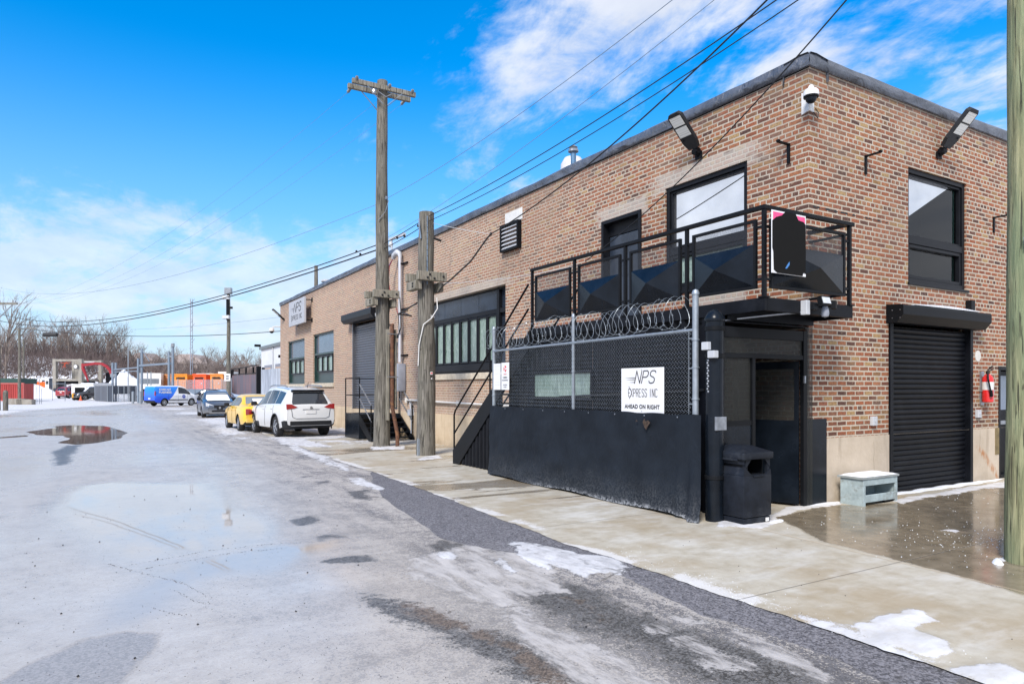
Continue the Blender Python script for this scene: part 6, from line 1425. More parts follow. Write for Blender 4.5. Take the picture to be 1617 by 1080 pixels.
# ------------------------------------------------------------------ vehicles
def interp(L, x): return float(np.interp(x, [p[0] for p in L], [p[1] for p in L]))
def make_car(name, label, cat, S, group='parked vehicles'):
    """lofted car body; local x forward, z up"""
    T = thing(name, label, cat, (0, 0, 0), group)
    L, top, belt, bot, hw = S['L'], S['top'], S['belt'], S['bot'], S['hw']; rwf = S.get('rwf', .76)
    keys = sorted(set([round(p[0], 3) for l_ in (top, belt, hw) for p in l_] + [round(v, 3) for w_ in S['side'] for v in w_] + [round(v, 3) for v in S['front'] + S['rear']]))
    xs_ = []
    for a, b_ in zip(keys, keys[1:]):
        n = max(1, int((b_ - a) / .10)); xs_ += [a + (b_ - a) * i / n for i in range(n)]
    xs_.append(keys[-1]); xs_ = [x for x in xs_ if -L / 2 - 1e-6 <= x <= L / 2 + 1e-6]
    def ring(x):
        zt, zs, zb, w = interp(top, x), interp(belt, x), interp(bot, x), interp(hw, x); zt = max(zt, zs + .03)
        g_ = min(1, max(0, (zt - zs - .03) / .42)); rw = w * (.90 + (rwf - .90) * g_); P = [(0, zb), (.8 * w, zb), (.965 * w, zb + .05)]
        for f_, k_ in ((.30, 1.0), (.52, 1.0), (.74, .995), (.9, .985)): P.append((w * k_, zb + (zs - zb) * f_))
        P.append((w * .955, zs)); re = zt - .02 - .05 * g_
        for u in (.08, .5, .9): P.append((w * .945 + (rw - w * .945) * (u ** .9), zs + .012 + (re - zs - .012) * u))
        P += [(rw * .95, re + (zt - re) * .45), (rw * .82, zt - .008), (rw * .45, zt + .004), (0, zt + .008)]; return P
    RG = [ring(x) for x in xs_]; K = len(RG[0]); NR = 2 * K - 2
    full = [[(x, y, z) for (y, z) in r] + [(x, -y, z) for (y, z) in r[-2:0:-1]] for x, r in zip(xs_, RG)]
    V = [p for r in full for p in r]; F = []; Mi = []
    clad = S.get('clad', 0)
    def fidx(i, k): return (i * NR + k, i * NR + (k + 1) % NR, (i + 1) * NR + (k + 1) % NR, (i + 1) * NR + k)
    def kk(k): return k if k < K - 1 else NR - 1 - k      # mirrored segment index
    groups = {'side': [], 'front': [], 'rear': []}
    for i in range(len(xs_) - 1):
        xm = (xs_[i] + xs_[i + 1]) / 2; gh = interp(top, xm) - interp(belt, xm)
        for k in range(NR):
            s = kk(k); mi = 0; zc = sum(V[q][2] for q in fidx(i, k)) / 4
            if s <= 1 or zc < interp(bot, xm) + clad: mi = 1
            if 8 <= s <= 9 and gh > .16 and any(a < xm < b_ for a, b_ in S['side']): groups['side'].append((i, k)); mi = 1
            if s >= 12 and S['front'][0] < xm < S['front'][1]: groups['front'].append((i, k)); mi = 1
            if s >= 12 and S['rear'][0] < xm < S['rear'][1]: groups['rear'].append((i, k)); mi = 1
            F.append(fidx(i, k)); Mi.append(mi)
    F.append(tuple(range(NR))); Mi.append(0); F.append(tuple((len(xs_) - 1) * NR + k for k in range(NR))[::-1]); Mi.append(0)
    me = bpy.data.meshes.new('body'); me.from_pydata(V, [], F); me.materials.append(S['paint']); me.materials.append(M['trim'])
    me.polygons.foreach_set('material_index', Mi)
    bm = bmesh.new(); bm.from_mesh(me); bmesh.ops.recalc_face_normals(bm, faces=bm.faces); bm.to_mesh(me); bm.verts.ensure_lookup_table(); bm.normal_update(); NV = [v.normal.copy() for v in bm.verts]; bm.free()
    ob = bpy.data.objects.new('body', me); COL.objects.link(ob)
    wr = S.get('wr', .33); cut = []
    for wx in S['wheels']:
        q = MB()
        for s in (-1, 1): q.cyl((wx, s * (interp(hw, wx) - .30), wr), (wx, s * (interp(hw, wx) + .2), wr), wr + .06, 28)
        co_ = q.build('cut', 'trim'); cut.append(co_); md = ob.modifiers.new('b', 'BOOLEAN'); md.operation = 'DIFFERENCE'; md.object = co_; md.solver = 'EXACT'
    dg = bpy.context.evaluated_depsgraph_get(); me2 = bpy.data.meshes.new_from_object(ob.evaluated_get(dg))
    if len(me2.polygons) > 50: ob.modifiers.clear(); ob.data = me2
    else: ob.modifiers.clear()
    for c in cut: bpy.data.objects.remove(c)
    ob.data.polygons.foreach_set('use_smooth', [True] * len(ob.data.polygons))
    try: ob.data.set_sharp_from_angle(angle=R(35))
    except Exception: pass
    ob.parent = T
    off = .006
    def pane(nm, fl, mt, par=T, off=off):
        if not fl: return None
        used = {}; VV = []; FF = []
        for i, k in fl:
            ff = []
            for v in fidx(i, k):
                if v not in used: used[v] = len(VV); p = Vector(V[v]) + NV[v] * off; VV.append(p[:])
                ff.append(used[v])
            FF.append(tuple(ff))
        q = MB(); q.add(VV, FF); return q.build(nm, mt, par, smooth=60)
    gm = S.get('glass', 'carglass')
    for a, b_ in S['side']:
        for sgn in (1, -1):
            fl = [(i, k) for (i, k) in groups['side'] if a < (xs_[i] + xs_[i + 1]) / 2 < b_ and ((k < K - 1) == (sgn > 0))]; pane('side_window', fl, gm)
    pane('windshield', groups['front'], S.get('fglass', gm)); pane('rear_window', groups['rear'], S.get('rglass', gm))
    if S.get('snowf'):
        a, b_ = S['snowf']; fl = [(i, k) for i in range(len(xs_) - 1) for k in range(NR) if a < (xs_[i] + xs_[i + 1]) / 2 < b_ and kk(k) >= 12]; pane('snow_cover', fl, 'snow', off=.03)
    if S.get('snowr'):
        a, b_ = S['snowr']; fl = [(i, k) for i in range(len(xs_) - 1) for k in range(NR) if a < (xs_[i] + xs_[i + 1]) / 2 < b_ and kk(k) >= 13]; pane('snow_cover', fl, 'snow', off=.03)
    # wheels
    for wx in S['wheels']:
        for s in (-1, 1):
            yo = s * (interp(hw, wx) - .02); q = MB(); w_ = .21
            q.lathe((wx, yo, wr), [(wr * .62, -w_), (wr * .94, -w_), (wr, -w_ + .03), (wr, -.03), (wr * .94, 0), (wr * .68, .004), (wr * .66, -.03)], 26, (0, s, 0)); wh = q.build('wheel', 'tyre', T, smooth=40)
            q = MB(); q.lathe((wx, yo - s * .035, wr), [(wr * .66, -.10), (wr * .66, .028), (wr * .60, .028), (wr * .57, -.02), (wr * .2, -.02)], 26, (0, s, 0))
            for j in range(S.get('spokes', 5)):
                a = j * 2 * math.pi / S.get('spokes', 5); c = Vector((wx, yo - s * .012, wr)); e = Vector((math.cos(a), 0, math.sin(a))); q.bar(c + e * .03, c + e * wr * .62, .045, .02, up=(0, 1, 0))
            q.lathe((wx, yo - s * .02, wr), [(.05, 0), (.05, .02), (.03, .025)], 12, (0, s, 0)); q.build('rim', 'rim', wh, smooth=35)
            if S.get('archtrim'):
                q = MB(); P = [(wx + (wr + .075) * math.cos(a), s * (interp(hw, wx) + .004), wr + (wr + .075) * math.sin(a)) for a in np.linspace(-.25, math.pi + .25, 22)]; q.tube(P, .022, 6); q.build('arch_trim', 'trim', T)
    hwf, hwr = interp(hw, L / 2 - .25), interp(hw, -L / 2 + .2)
    # mirrors
    mx_ = S['front'][1] - S.get('mirr', .42); 
    for s in (-1, 1):
        w = interp(hw, mx_); q = MB().box(mx_ - .08, mx_ + .05, s * (w * .95 + .03), s * (w * .95 + .22), interp(belt, mx_) + .03, interp(belt, mx_) + .18, .03); q.bar((mx_, s * w * .92, interp(belt, mx_) + .05), (mx_, s * (w * .95 + .06), interp(belt, mx_) + .08), .05); q.build('mirror', S.get('mirror', 'trim'), T, smooth=40)
    xr, xf = -L / 2, L / 2
    zr = interp(belt, xr)
    tl = S.get('tail', (.0, .0))
    for s in (-1, 1):
        zt0, zt1, wy, lx = S['tail']
        q = MB(); w = interp(hw, xr) + .012
        q.prism([(s * (w * 1.0), zt0), (s * (w * 1.0), zt1), (s * (w - wy * .45), zt1 - .01), (s * (w - wy), (zt0 + zt1) / 2 - .02), (s * (w - wy * .7), zt0 + .03)], lambda u, v, tt: (xr - .012 + tt, u, v), 0, lx); q.build('tail_light', 'tail', T)
        zh0, zh1, wy, lx = S['head']
        w = interp(hw, xf - .12); q = MB(); q.prism([(s * (w * 1.0), zh0), (s * (w * 1.01), zh1), (s * (w - wy), zh0 + .04), (s * (w - wy), zh0 - .04)], lambda u, v, tt: (xf + .01 - tt - abs(u) * .12, u, v), 0, lx); q.build('headlight', 'lens', T)
    zb = interp(bot, xf)
    q = MB().box(xf - .04, xf + .012, -.42, .42, zb + .08, zb + .19, .02); q.box(xf - .03, xf + .006, -.30, .30, zb + .30, zb + .46, .02); q.build('grille', 'trim', T)
    q = MB().box(xf + .006, xf + .016, -.16, .16, zb + .21, zb + .32); q.build('front_badge_plate', S.get('fplate', 'trim'), T)
    zp = S.get('plate', .8); q = MB().box(xr - .016, xr + .01, -.17, .17, zp, zp + .12, .004); q.build('licence_plate', S.get('rplate', 'signw'), T)
    if S.get('handles', True):
        for hx_ in S.get('hx', (.05, -.85)):
            for s in (-1, 1): q = MB().box(hx_ - .08, hx_ + .08, s * (interp(hw, hx_) * .98), s * (interp(hw, hx_) + .02), interp(belt, hx_) - .12, interp(belt, hx_) - .09, .008); q.build('door_handle', S['paint'], T)
    # door gaps as thin dark ribs
    q = MB()
    for gx in S.get('gaps', ()):
        for s in (-1, 1):
            P = [(gx, s * (interp(hw, gx) * k_ + .0035), interp(bot, gx) + (interp(belt, gx) - interp(bot, gx)) * f_) for f_, k_ in ((.12, .985), (.30, 1.0), (.52, 1.0), (.74, .995), (.9, .985), (1, .955))]
            q.tube(P, .005, 4)
    if q.v: q.build('door_gap', 'trim', T)
    return T
def place_car(T, x, y, heading, z=0.0): T.location = (x, y, z); T.rotation_euler = (0, 0, heading)
def carpaint(name, col, metal=.0):
    m, t, b = newmat(name); tc = t.node('ShaderNodeTexCoord'); n = t.noise(tc.outputs['Object'], 3.5, 5, .65)
    z_ = t.sep(tc.outputs['Object'])[2]
    dirt = t.math('MULTIPLY', t.ss(t.math('ADD', z_, t.math('MULTIPLY', n, .35)), .85, .35), .45)
    c = t.mix(dirt, tuple(col), (.42, .40, .37)); t.set(b, 'Base Color', c); b.inputs['Metallic'].default_value = metal
    t.set(b, 'Roughness', t.math('ADD', .28, t.math('MULTIPLY', dirt, .7))); b.inputs['Coat Weight'].default_value = .6; b.inputs['Coat Roughness'].default_value = .08; return m
wp = carpaint('white_car_paint', (.60, .61, .61)); yp = carpaint('yellow_car_paint', (.82, .50, .03)); gp = carpaint('blue_grey_car_paint', (.085, .11, .15), .4)
dp = carpaint('dark_car_paint', (.05, .055, .065), .3); lp_ = carpaint('light_blue_car_paint', (.35, .45, .6)); rp = carpaint('red_car_paint', (.30, .02, .03))
SUV = dict(L=4.62, wr=.355, wheels=(-1.33, 1.37), paint=wp, rwf=.68, clad=.14, archtrim=True, spokes=5,
    top=[(-2.31, 1.02), (-2.27, 1.10), (-1.98, 1.52), (-1.86, 1.60), (-1.2, 1.68), (-.4, 1.715), (.25, 1.67), (.55, 1.58), (1.22, 1.13), (1.45, 1.10), (1.95, 1.0), (2.2, .88), (2.31, .72)],
    belt=[(-2.31, .99), (-2.2, 1.08), (-1.5, 1.08), (.4, 1.02), (1.2, .98), (1.95, .88), (2.31, .66)], bot=[(-2.31, .40), (-2.1, .34), (-1.8, .26), (1.8, .24), (2.1, .26), (2.31, .34)],
    hw=[(-2.31, .80), (-2.22, .86), (-1.9, .905), (-1.0, .92), (1.0, .92), (1.7, .90), (2.1, .83), (2.31, .66)],
    side=[(-1.75, -1.15), (-1.09, -.22), (-.14, .95)], front=(.58, 1.20), rear=(-2.26, -1.99), tail=(.95, 1.13, .36, .10), head=(.72, .90, .3, .2), plate=.80, gaps=(-1.12, -.18, .98), hx=(.02, -.95), rplate='white', mirr=.32)
T = make_car('parked_car', 'white crossover with red tail lights, nearest of the parked cars, seen from behind', 'car', SUV, 'cars parked along the building')
for s in (-1, 1):
    q = MB().tube([(-1.7, s * .60, 1.69), (-1.5, s * .62, 1.735), (-.2, s * .63, 1.75), (.15, s * .62, 1.70)], .02, 8); q.build('roof_rail', 'steel', T)
    q = MB().box(-2.325, -2.30, s * .45, s * .70, .50, .55, .008); q.build('reflector', 'tail', T)
q = MB().prism([(-.56, 1.60), (.56, 1.60), (.52, 1.66), (-.52, 1.66)], lambda u, v, tt: (-2.06 + tt, u, v - .06), 0, .16); q.build('spoiler', 'black2', T)
q = MB().box(-2.35, -2.28, -.70, .70, .42, .56, .02).box(-2.355, -2.30, -.12, .12, .45, .52, .01); q.build('bumper_insert', 'trim', T)
q = MB().lathe((-2.322, 0, 1.0), [(.045, 0), (.045, .012), (.02, .014)], 16, (-1, 0, 0)).box(-2.325, -2.31, -.28, .28, .935, .955, .004); q.build('badge', 'rim', T)
q = MB().tube([(-2.318, -.66, .97), (-2.322, -.62, .70), (-2.322, -.50, .64), (-2.322, .50, .64), (-2.322, .62, .70), (-2.318, .66, .97)], .006, 5); q.build('tailgate_gap', 'trim', T)
q = MB().tube([(-1.95, 0, 1.66), (-2.05, 0, 1.85)], .008, 5).bar((-2.20, .05, 1.20), (-2.14, .45, 1.27), .02); q.build('aerial', 'black', T)
place_car(T, -2.68, 19.3, R(94.5))
SED = dict(L=4.35, wr=.31, wheels=(-1.22, 1.32), paint=yp, rwf=.70, spokes=5,
    top=[(-2.175, .92), (-2.1, .98), (-1.55, 1.03), (-1.48, 1.04), (-.95, 1.33), (-.75, 1.385), (-.1, 1.41), (.3, 1.37), (.42, 1.33), (1.05, .97), (1.2, .95), (1.8, .86), (2.1, .74), (2.175, .62)],
    belt=[(-2.175, .88), (-1.6, .95), (-.9, .94), (.4, .90), (1.0, .87), (1.8, .76), (2.175, .58)], bot=[(-2.175, .38), (-1.9, .24), (1.8, .20), (2.175, .30)],
    hw=[(-2.175, .72), (-2.05, .79), (-1.7, .84), (-.9, .855), (.9, .855), (1.6, .83), (2.0, .76), (2.175, .60)],
    side=[(-1.15, -.92), (-.86, -.12), (-.06, .80)], front=(.44, 1.03), rear=(-1.46, -.97), tail=(.66, .88, .36, .14), head=(.58, .74, .34, .2), plate=.70, gaps=(-.88, -.08, .86), hx=(-.0, -.75), glass='carglass', rglass='carglass2', snowr=(-1.9, -1.2))
T = make_car('parked_car', 'yellow sedan with snow on its boot lid, between the white crossover and grey sedan', 'car', SED, 'cars parked along the building')
q = MB().tube([(-2.08, -.60, 1.0), (-2.10, -.55, 1.07), (-2.12, 0, 1.09), (-2.10, .55, 1.07), (-2.08, .60, 1.0)], .025, 6); q.build('spoiler', yp, T)
q = MB().box(-2.20, -2.12, -.72, .72, .36, .50, .02); q.build('bumper', yp, T)
place_car(T, -3.22, 22.95, R(91))
SED2 = dict(SED); SED2.update(L=4.6, paint=gp, wheels=(-1.3, 1.38), rwf=.72, glass='carglass', fglass='carglass2',
    top=[(-2.3, .98), (-2.2, 1.06), (-1.65, 1.12), (-1.5, 1.14), (-.95, 1.40), (-.7, 1.46), (0, 1.49), (.3, 1.47), (.48, 1.41), (1.2, 1.04), (1.35, 1.02), (1.9, .93), (2.2, .80), (2.3, .62)],
    belt=[(-2.3, .92), (-1.6, 1.02), (-.9, .99), (.4, .94), (1.2, .92), (1.9, .80), (2.3, .58)], bot=[(-2.3, .36), (-2.0, .24), (1.9, .18), (2.3, .24)],
    hw=[(-2.3, .74), (-2.1, .82), (-1.7, .87), (-.9, .88), (.9, .88), (1.6, .87), (2.05, .80), (2.3, .62)], side=[(-1.25, -.95), (-.89, -.1), (-.03, .92)], front=(.5, 1.18), rear=(-1.48, -.97), tail=(.7, .95, .3, .14), head=(.64, .86, .40, .25), gaps=(-.9, -.06, 1.0), snowr=None, snowf=(.78, 1.85))
SED2['fplate'] = 'trim'
T = make_car('parked_car', 'blue grey sedan facing the camera with snow on its windshield', 'car', SED2, 'cars parked along the building')
q = MB().prism([(-.42, .62), (.42, .62), (.28, .44), (-.28, .44)], lambda u, v, tt: (2.31 + tt - abs(u) * .1, u, v), -.03, .012); q.build('grille_panel', 'steel', T)
q = MB().lathe((2.325, 0, .56), [(.06, 0), (.06, .012)], 14, (1, 0, 0)); q.build('badge', 'rim', T)
place_car(T, -2.72, 37.4, R(-92))
SED3 = dict(SED2); SED3.update(paint=dp, fglass='carglass', snowf=None, snowr=(-.9, .3)); 
T = make_car('parked_car', 'dark sedan with snowy roof parked crosswise behind the grey sedan', 'car', SED3, 'cars parked in the far yard')
p = PXK(330, 71); place_car(T, p.x, p.y, math.atan2(-RT.y, -RT.x) + .2); T.scale = (1, 1, 1.05)
SED4 = dict(SED3); SED4.update(paint=lp_, snowr=(-1.0, .9))
T = make_car('parked_car', 'pale blue car with snowy roof just left of the flood light pole', 'car', SED4, 'cars parked in the far yard')
p = PXK(350, 72); place_car(T, p.x, p.y, math.atan2(RT.y, RT.x) + .5)
# van
VAN = dict(L=4.75, wr=.33, wheels=(-1.40, 1.50), rwf=.84, spokes=7, paint=None,
    top=[(-2.375, 1.70), (-2.33, 1.78), (-2.2, 1.83), (0, 1.85), (.4, 1.83), (.75, 1.74), (.92, 1.66), (1.62, 1.16), (1.75, 1.12), (2.15, .98), (2.33, .84), (2.375, .68)],
    belt=[(-2.375, 1.06), (.2, 1.06), (1.0, 1.04), (1.6, 1.0), (2.15, .86), (2.375, .62)], bot=[(-2.375, .38), (-2.1, .26), (2.0, .22), (2.375, .30)],
    hw=[(-2.375, .86), (-2.2, .905), (-1.2, .915), (1.0, .915), (1.8, .90), (2.15, .80), (2.375, .62)],
    side=[(.10, 1.28)], front=(.95, 1.60), rear=(9, 9.1), tail=(.92, 1.36, .10, .10), head=(.74, .98, .28, .3), plate=.62, gaps=(.02, 1.05, -1.0), hx=(.2, -.25), mirr=.42)
m, t, b = newmat('van_livery_paint'); tc = t.node('ShaderNodeTexCoord'); ox, oy, oz = t.sep(tc.outputs['Object'])[:3]
e_ = t.math('SUBTRACT', t.math('ADD', t.math('MULTIPLY', t.math('POWER', t.math('MAXIMUM', t.math('SUBTRACT', oz, .45), 0.0), .55), 1.25), -1.35), ox)
blue = t.mix(t.ss(oz, .5, 1.6), (.004, .075, .72, 1), (.0, .22, .82, 1))
f_ = t.math('MULTIPLY', t.ss(e_, -.01, .01), t.math('LESS_THAN', oz, 1.76))
t.set(b, 'Base Color', t.mix(f_, (.74, .76, .80), blue)); t.set(b, 'Roughness', .3); b.inputs['Coat Weight'].default_value = .5; VAN['paint'] = m
T = make_car('delivery_van', 'small white and blue delivery van lettered COMCAST BUSINESS crossing the yard', 'van', VAN, 'vehicles in the far yard')
vs = -.932
for s, u, v, sz, w_ in (('COMCAST', -1.35, 1.50, .24, 1.25), ('BUSINESS', -1.35, 1.24, .26, 1.30)):
    V, F = text_mesh(s, sz, lambda a, c, tt, u=u, v=v: (u + a, vs + .02 * max(0, (v + c - 1.06)) / .3 * 1.35, v + c), .010, width=w_); q = MB(); q.add(V, F); q.build('lettering', 'white', T, fixn=False)
q = MB().lathe((.62, -.925, .86), [(.17, 0), (.17, .006)], 24, (0, -1, 0)); q.build('door_emblem', PM('emblem_blue', (.02, .06, .42), .4), T)
V, F = text_mesh('CB', .13, lambda a, c, tt: (.62 + a, -.934, .86 + c), .006); q = MB(); q.add(V, F); q.build('lettering', 'white', T, fixn=False)
MB().box(-1.0, 1.05, -.93, -.905, .52, .60, .01).box(-1.0, 1.05, .905, .93, .52, .60, .01).box(-2.40, -2.33, -.84, .84, .36, .52, .02).build('side_moulding', 'trim', T)
p = (PXK(260, 63) + PXK(302, 64.9)) / 2; a = PXK(302, 64.9) - PXK(260, 62.6); place_car(T, p.x, p.y, math.atan2(a.y, a.x))
nv = Vector((-a.y, a.x, 0)).normalized(); T.location = Vector((p.x, p.y, 0)) + nv * .9; T.scale = (.94, .98, 1.02)
# far small SUV under the concrete frame, and small pickup like jeep
JEP = dict(SUV); JEP.update(paint=rp, archtrim=False)
T = make_car('parked_car', 'dark red car parked under the old concrete frame', 'car', JEP, 'vehicles in the far yard')
p = PXK(108, 112); place_car(T, p.x, p.y, math.atan2(FW.y, FW.x) + .12); T.scale = (1, 1, 1.1)
JEP = dict(SUV); JEP.update(paint=dp, archtrim=False, snowf=(.6, 1.3), snowr=(-.9, .5))
T = make_car('parked_car', 'black off roader with snow on its bonnet beside the white box trucks', 'car', JEP, 'vehicles in the far yard')
p = PXK(144, 95); place_car(T, p.x, p.y, math.atan2(-FW.y, -FW.x) - .45); T.scale = (1, 1, 1.08)

# ------------------------------------------------------------------ far yard
UP = Vector((0, 0, 1))
def fbox(mb, px, k, l0, l1, d0, d1, z0, z1, ang=0.0):
    """box at bearing px/depth k, size along the view's right (l) and away (d)"""
    c = PXK(px, k); r_ = Vector((RT.x * math.cos(ang) + FW.x * math.sin(ang), RT.y * math.cos(ang) + FW.y * math.sin(ang), 0)); f_ = Vector((-r_.y, r_.x, 0))
    return mb.obox(c + r_ * (l0 + l1) / 2 + f_ * (d0 + d1) / 2 + UP * (z0 + z1) / 2, r_, f_, UP, (l1 - l0) / 2, (d1 - d0) / 2, (z1 - z0) / 2)
# red container at the left
T = thing('shipping_container', 'dark red corrugated container at the left edge behind the poles', 'container', PXK(20, 84))
q = MB(); fbox(q, 22, 84, -1.75, 1.2, 0, 1.8, .15, 2.2); q.build('body', 'redsheet', T)
q = MB()
for i in range(13): fbox(q, 22, 84, -1.65 + i * .22, -1.57 + i * .22, -.05, 0, .25, 2.1)
q.build('ribs', 'redsheet', T)
q = MB(); fbox(q, 22, 84, -1.8, 1.25, -.06, .1, 2.15, 2.3); fbox(q, 22, 84, 1.13, 1.25, -.08, .05, .1, 2.2); fbox(q, 22, 84, -1.8, 1.25, -.06, .05, .08, .2); q.build('frame', PM('faded_red', (.42, .10, .09), .6), T)
q = MB(); fbox(q, 18, 87, -1.6, 1.2, 0, 3, 2.2, 2.9); tag(q.build('parked_tank', PM('dark_green_tarp', (.02, .06, .05), .6)), 'dark green tarpaulin heap showing over the red container', 'tarpaulin')
for px, w_, h_, lab in ((22, .9, .75, 'long pale concrete block under the red container'), (33, .45, .70, 'small pale concrete block beside the leaning pole'), (43, .5, .65, 'rightmost yellowish concrete block')):
    q = MB(); fbox(q, px, 69, -w_, w_ * .9, 0, .6, -.05, h_ * .8); tag(q.build('concrete_block', 'conc_old'), lab, 'concrete block', 'concrete blocks at the red container')
p = PXK(9, 50.5); q = MB().tube([p, p + UP * 1.35, p + UP * 1.5], [.17, .17, .09], 14); tag(q.build('bollard', 'wood'), 'stubby dark round wooden bollard at the left edge of the lane', 'bollard')
q = MB()
for px, h_ in ((58.5, 2.3), (62.5, 2.6), (65.5, 1.8)): p = PXK(px, 72); q = MB(); q.tube([p, p + UP * h_ * .9], .03, 5); tag(q.build('marker_stake', 'steel'), 'thin metal stake in the snow right of the red container, %s' % ('leftmost' if px == 58.5 else 'tallest, middle' if px == 62.5 else 'rightmost and shortest'), 'stake', 'stakes in the snow')
p = PXK(103, 88); q = MB(); q.tube([p, p + UP * 2.6], .04, 5); q.tube([PXK(83, 92) + UP * 2.25, p + UP * 2.25], .03, 5); q.tube([PXK(83, 92), PXK(83, 92) + UP * 2.25], .03, 5); tag(q.build('gate_bar', 'galv'), 'thin grey pipe gate in front of the concrete frame', 'gate')
# old concrete frame
K0 = 125; T = thing('concrete_ruin', 'weathered open concrete frame structure with an upper wall panel', 'structure', PXK(105, K0))
for px in (85.5, 126.5):
    for d in (0, 6):
        q = MB(); fbox(q, px, K0, -.30, .30, d, d + .6, 0, 7.0); q.build('column', 'conc_old', T)
q = MB(); fbox(q, 106, K0, -2.1, 2.1, .05, .5, 6.55, 6.95); fbox(q, 106, K0, -2.1, 2.1, .05, 6.0, 2.95, 3.35); fbox(q, 106, K0, -2.1, 2.1, 6.05, 6.5, 6.55, 6.95); q.build('beam', 'conc_old', T)
for a_ in ((113, -.4, 1.35, 1.5, 1.7, 3.35, 6.5), (95, -1.2, -.5, 5.8, 6.0, 3.35, 6.6), (99, -.25, .2, 3.0, 3.3, 3.35, 6.6)): q = MB(); fbox(q, a_[0], K0, *a_[1:]); q.build('wall_panel', 'conc_old', T)
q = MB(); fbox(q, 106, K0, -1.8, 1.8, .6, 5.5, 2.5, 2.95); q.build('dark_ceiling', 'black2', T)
q = MB(); c = PXK(120, K0 - .2) + UP * 5.6; q.lathe(c, [(.42, 0), (.42, .1)], 16, -FW); q.build('round_sign', PM('dark_rim', (.05, .05, .05), .5), T)
q = MB(); q.lathe(c - FW * .11, [(.33, 0), (.33, .03)], 16, -FW); q.build('sign_face', 'white', T)
q = MB()
for a_, b_ in (((-.6, 6.3), (.9, 6.1)), ((-.2, 5.4), (.5, 6.4)), ((.1, 6.2), (1.2, 6.35)), ((.3, 5.4), (.1, 6.3))): c0_ = PXK(101, K0 - .4); q.bar(c0_ + RT * a_[0] + UP * a_[1], c0_ + RT * b_[0] + UP * b_[1], .22, .05)
q.build('red_paint_marks', PM('faded_red_paint', (.55, .09, .04), .7), T)
q = MB(); fbox(q, 93, 118, -.95, .95, 0, 2.5, 0, 1.65); tag(q.build('skip_bin', PM('dark_blue_skip', (.02, .025, .04), .6)), 'low dark skip standing at the foot of the left concrete column', 'skip')
# orange box, white cab far left
T = thing('orange_bin', 'bright orange open bin on the bank left of the concrete frame', 'bin', PXK(61, 128)); zq = 1.6
q = MB(); fbox(q, 61, 128, -1.15, 1.2, 0, 2.4, 1.4, 2.75); q.build('body', PM('bright_orange', (.85, .13, .01), .5), T)
q = MB(); fbox(q, 61, 128, -1.2, 1.25, -.06, 0, 2.62, 2.8); [fbox(q, 61, 128, x_, x_ + .08, -.05, 0, 1.4, 2.7) for x_ in (-1.1, -.5, .1, .7)]; q.build('rim', PM('bright_orange', (.85, .13, .01), .5), T)
T = thing('parked_truck', 'small white truck with dark blue box on the bank', 'truck', PXK(77, 128))
q = MB(); fbox(q, 74, 128, -.3, .45, 0, 2, 1.5, 3.2); q.build('cab', 'white', T); q = MB(); fbox(q, 74, 128, -.15, .3, -.03, 0, 2.4, 3.0); q.build('windshield', 'carglass', T); q = MB(); fbox(q, 79.5, 128, -.25, .45, 0, 4, 1.6, 3.5); q.build('box', 'navy', T)
# excavator
KX = 118 ; T = thing('excavator', 'red armed excavator reaching over the yard from behind the snow heap', 'excavator', PXK(172, KX)); rm = PM('excavator_red', (.27, .010, .018), .6)
def pz(px, z, d=0.0): return PXK(px, KX + d) + UP * z
pts = [(177, 3.9), (174, 4.75), (169, 5.4), (161, 5.85), (150, 5.9), (131, 5.6)]
q = MB()
for (a, za_), (b_, zb_) in zip(pts, pts[1:]): q.bar(pz(a, za_), pz(b_, zb_), .36, .42, up=UP)
q.build('boom', rm, T); q = MB().tube([pz(130.5, 5.9), pz(131.5, 5.0), pz(136, 3.9), pz(140, 2.7)], [.2, .28, .2, .1], 8); q.build('stick', rm, T)
q = MB().bar(pz(150, 6.15), pz(134, 6.15), .16).bar(pz(170, 5.4), pz(158, 6.1), .14); q.build('hydraulic_cylinder', 'greypvc', T)
q = MB().tube([pz(140, 2.8), pz(143, 2.2), pz(140, 1.8), pz(138, 2.0)], [.25, .45, .35, .1], 8); q.build('bucket', 'black2', T)
q = MB(); fbox(q, 178, KX + 2, -1.2, 1.4, 0, 2.2, 2.0, 4.4); q.build('cab', 'black2', T); q = MB(); fbox(q, 174, KX + 1, -1.2, 2.4, 0, 3.2, 1.0, 2.0); q.build('house', PM('brown_house', (.10, .075, .06), .7), T)
for d in (0, 2.6):
    q = MB(); P = [(-1.9, .1), (-2.2, .55), (-1.9, .95), (1.9, .95), (2.2, .55), (1.9, .1)]; c = PXK(175, KX + .5 + d) + UP * .0; q.prism(P, lambda u, v, tt: tuple(c + RT * u + UP * v + FW * tt), 0, .6); q.build('track', 'tyre', T)
# snow heaps
def heap(px, k, w_, d_, h_, label):
    q = MB(); n_, m_ = 26, 10; V = []; c = PXK(px, k)
    for j in range(m_ + 1):
        for i in range(n_):
            a = 2 * math.pi * i / n_; r_ = j / m_; wob = .75 + .5 * float(fbm(np.array(math.cos(a) * 1.6 + px * .1), np.array(math.sin(a) * 1.6 + 3 + r_), 3))
            V.append(tuple(c + RT * math.cos(a) * w_ * r_ * wob + FW * math.sin(a) * d_ * r_ * wob + UP * (h_ * (1 - r_ ** 1.3) * (.85 + .3 * float(fbm(np.array(i * .5), np.array(j * .7), 3))) - .06)))
    q.add(V, [(j * n_ + i, j * n_ + (i + 1) % n_, (j + 1) * n_ + (i + 1) % n_, (j + 1) * n_ + i) for j in range(m_) for i in range(n_)])
    tag(q.build('snow_heap', 'snow', smooth=80), label, 'snow heap', 'ploughed snow heaps')
heap(55, 112, 4.6, 4, 2.3, 'broad white snow heap between red container and concrete frame')
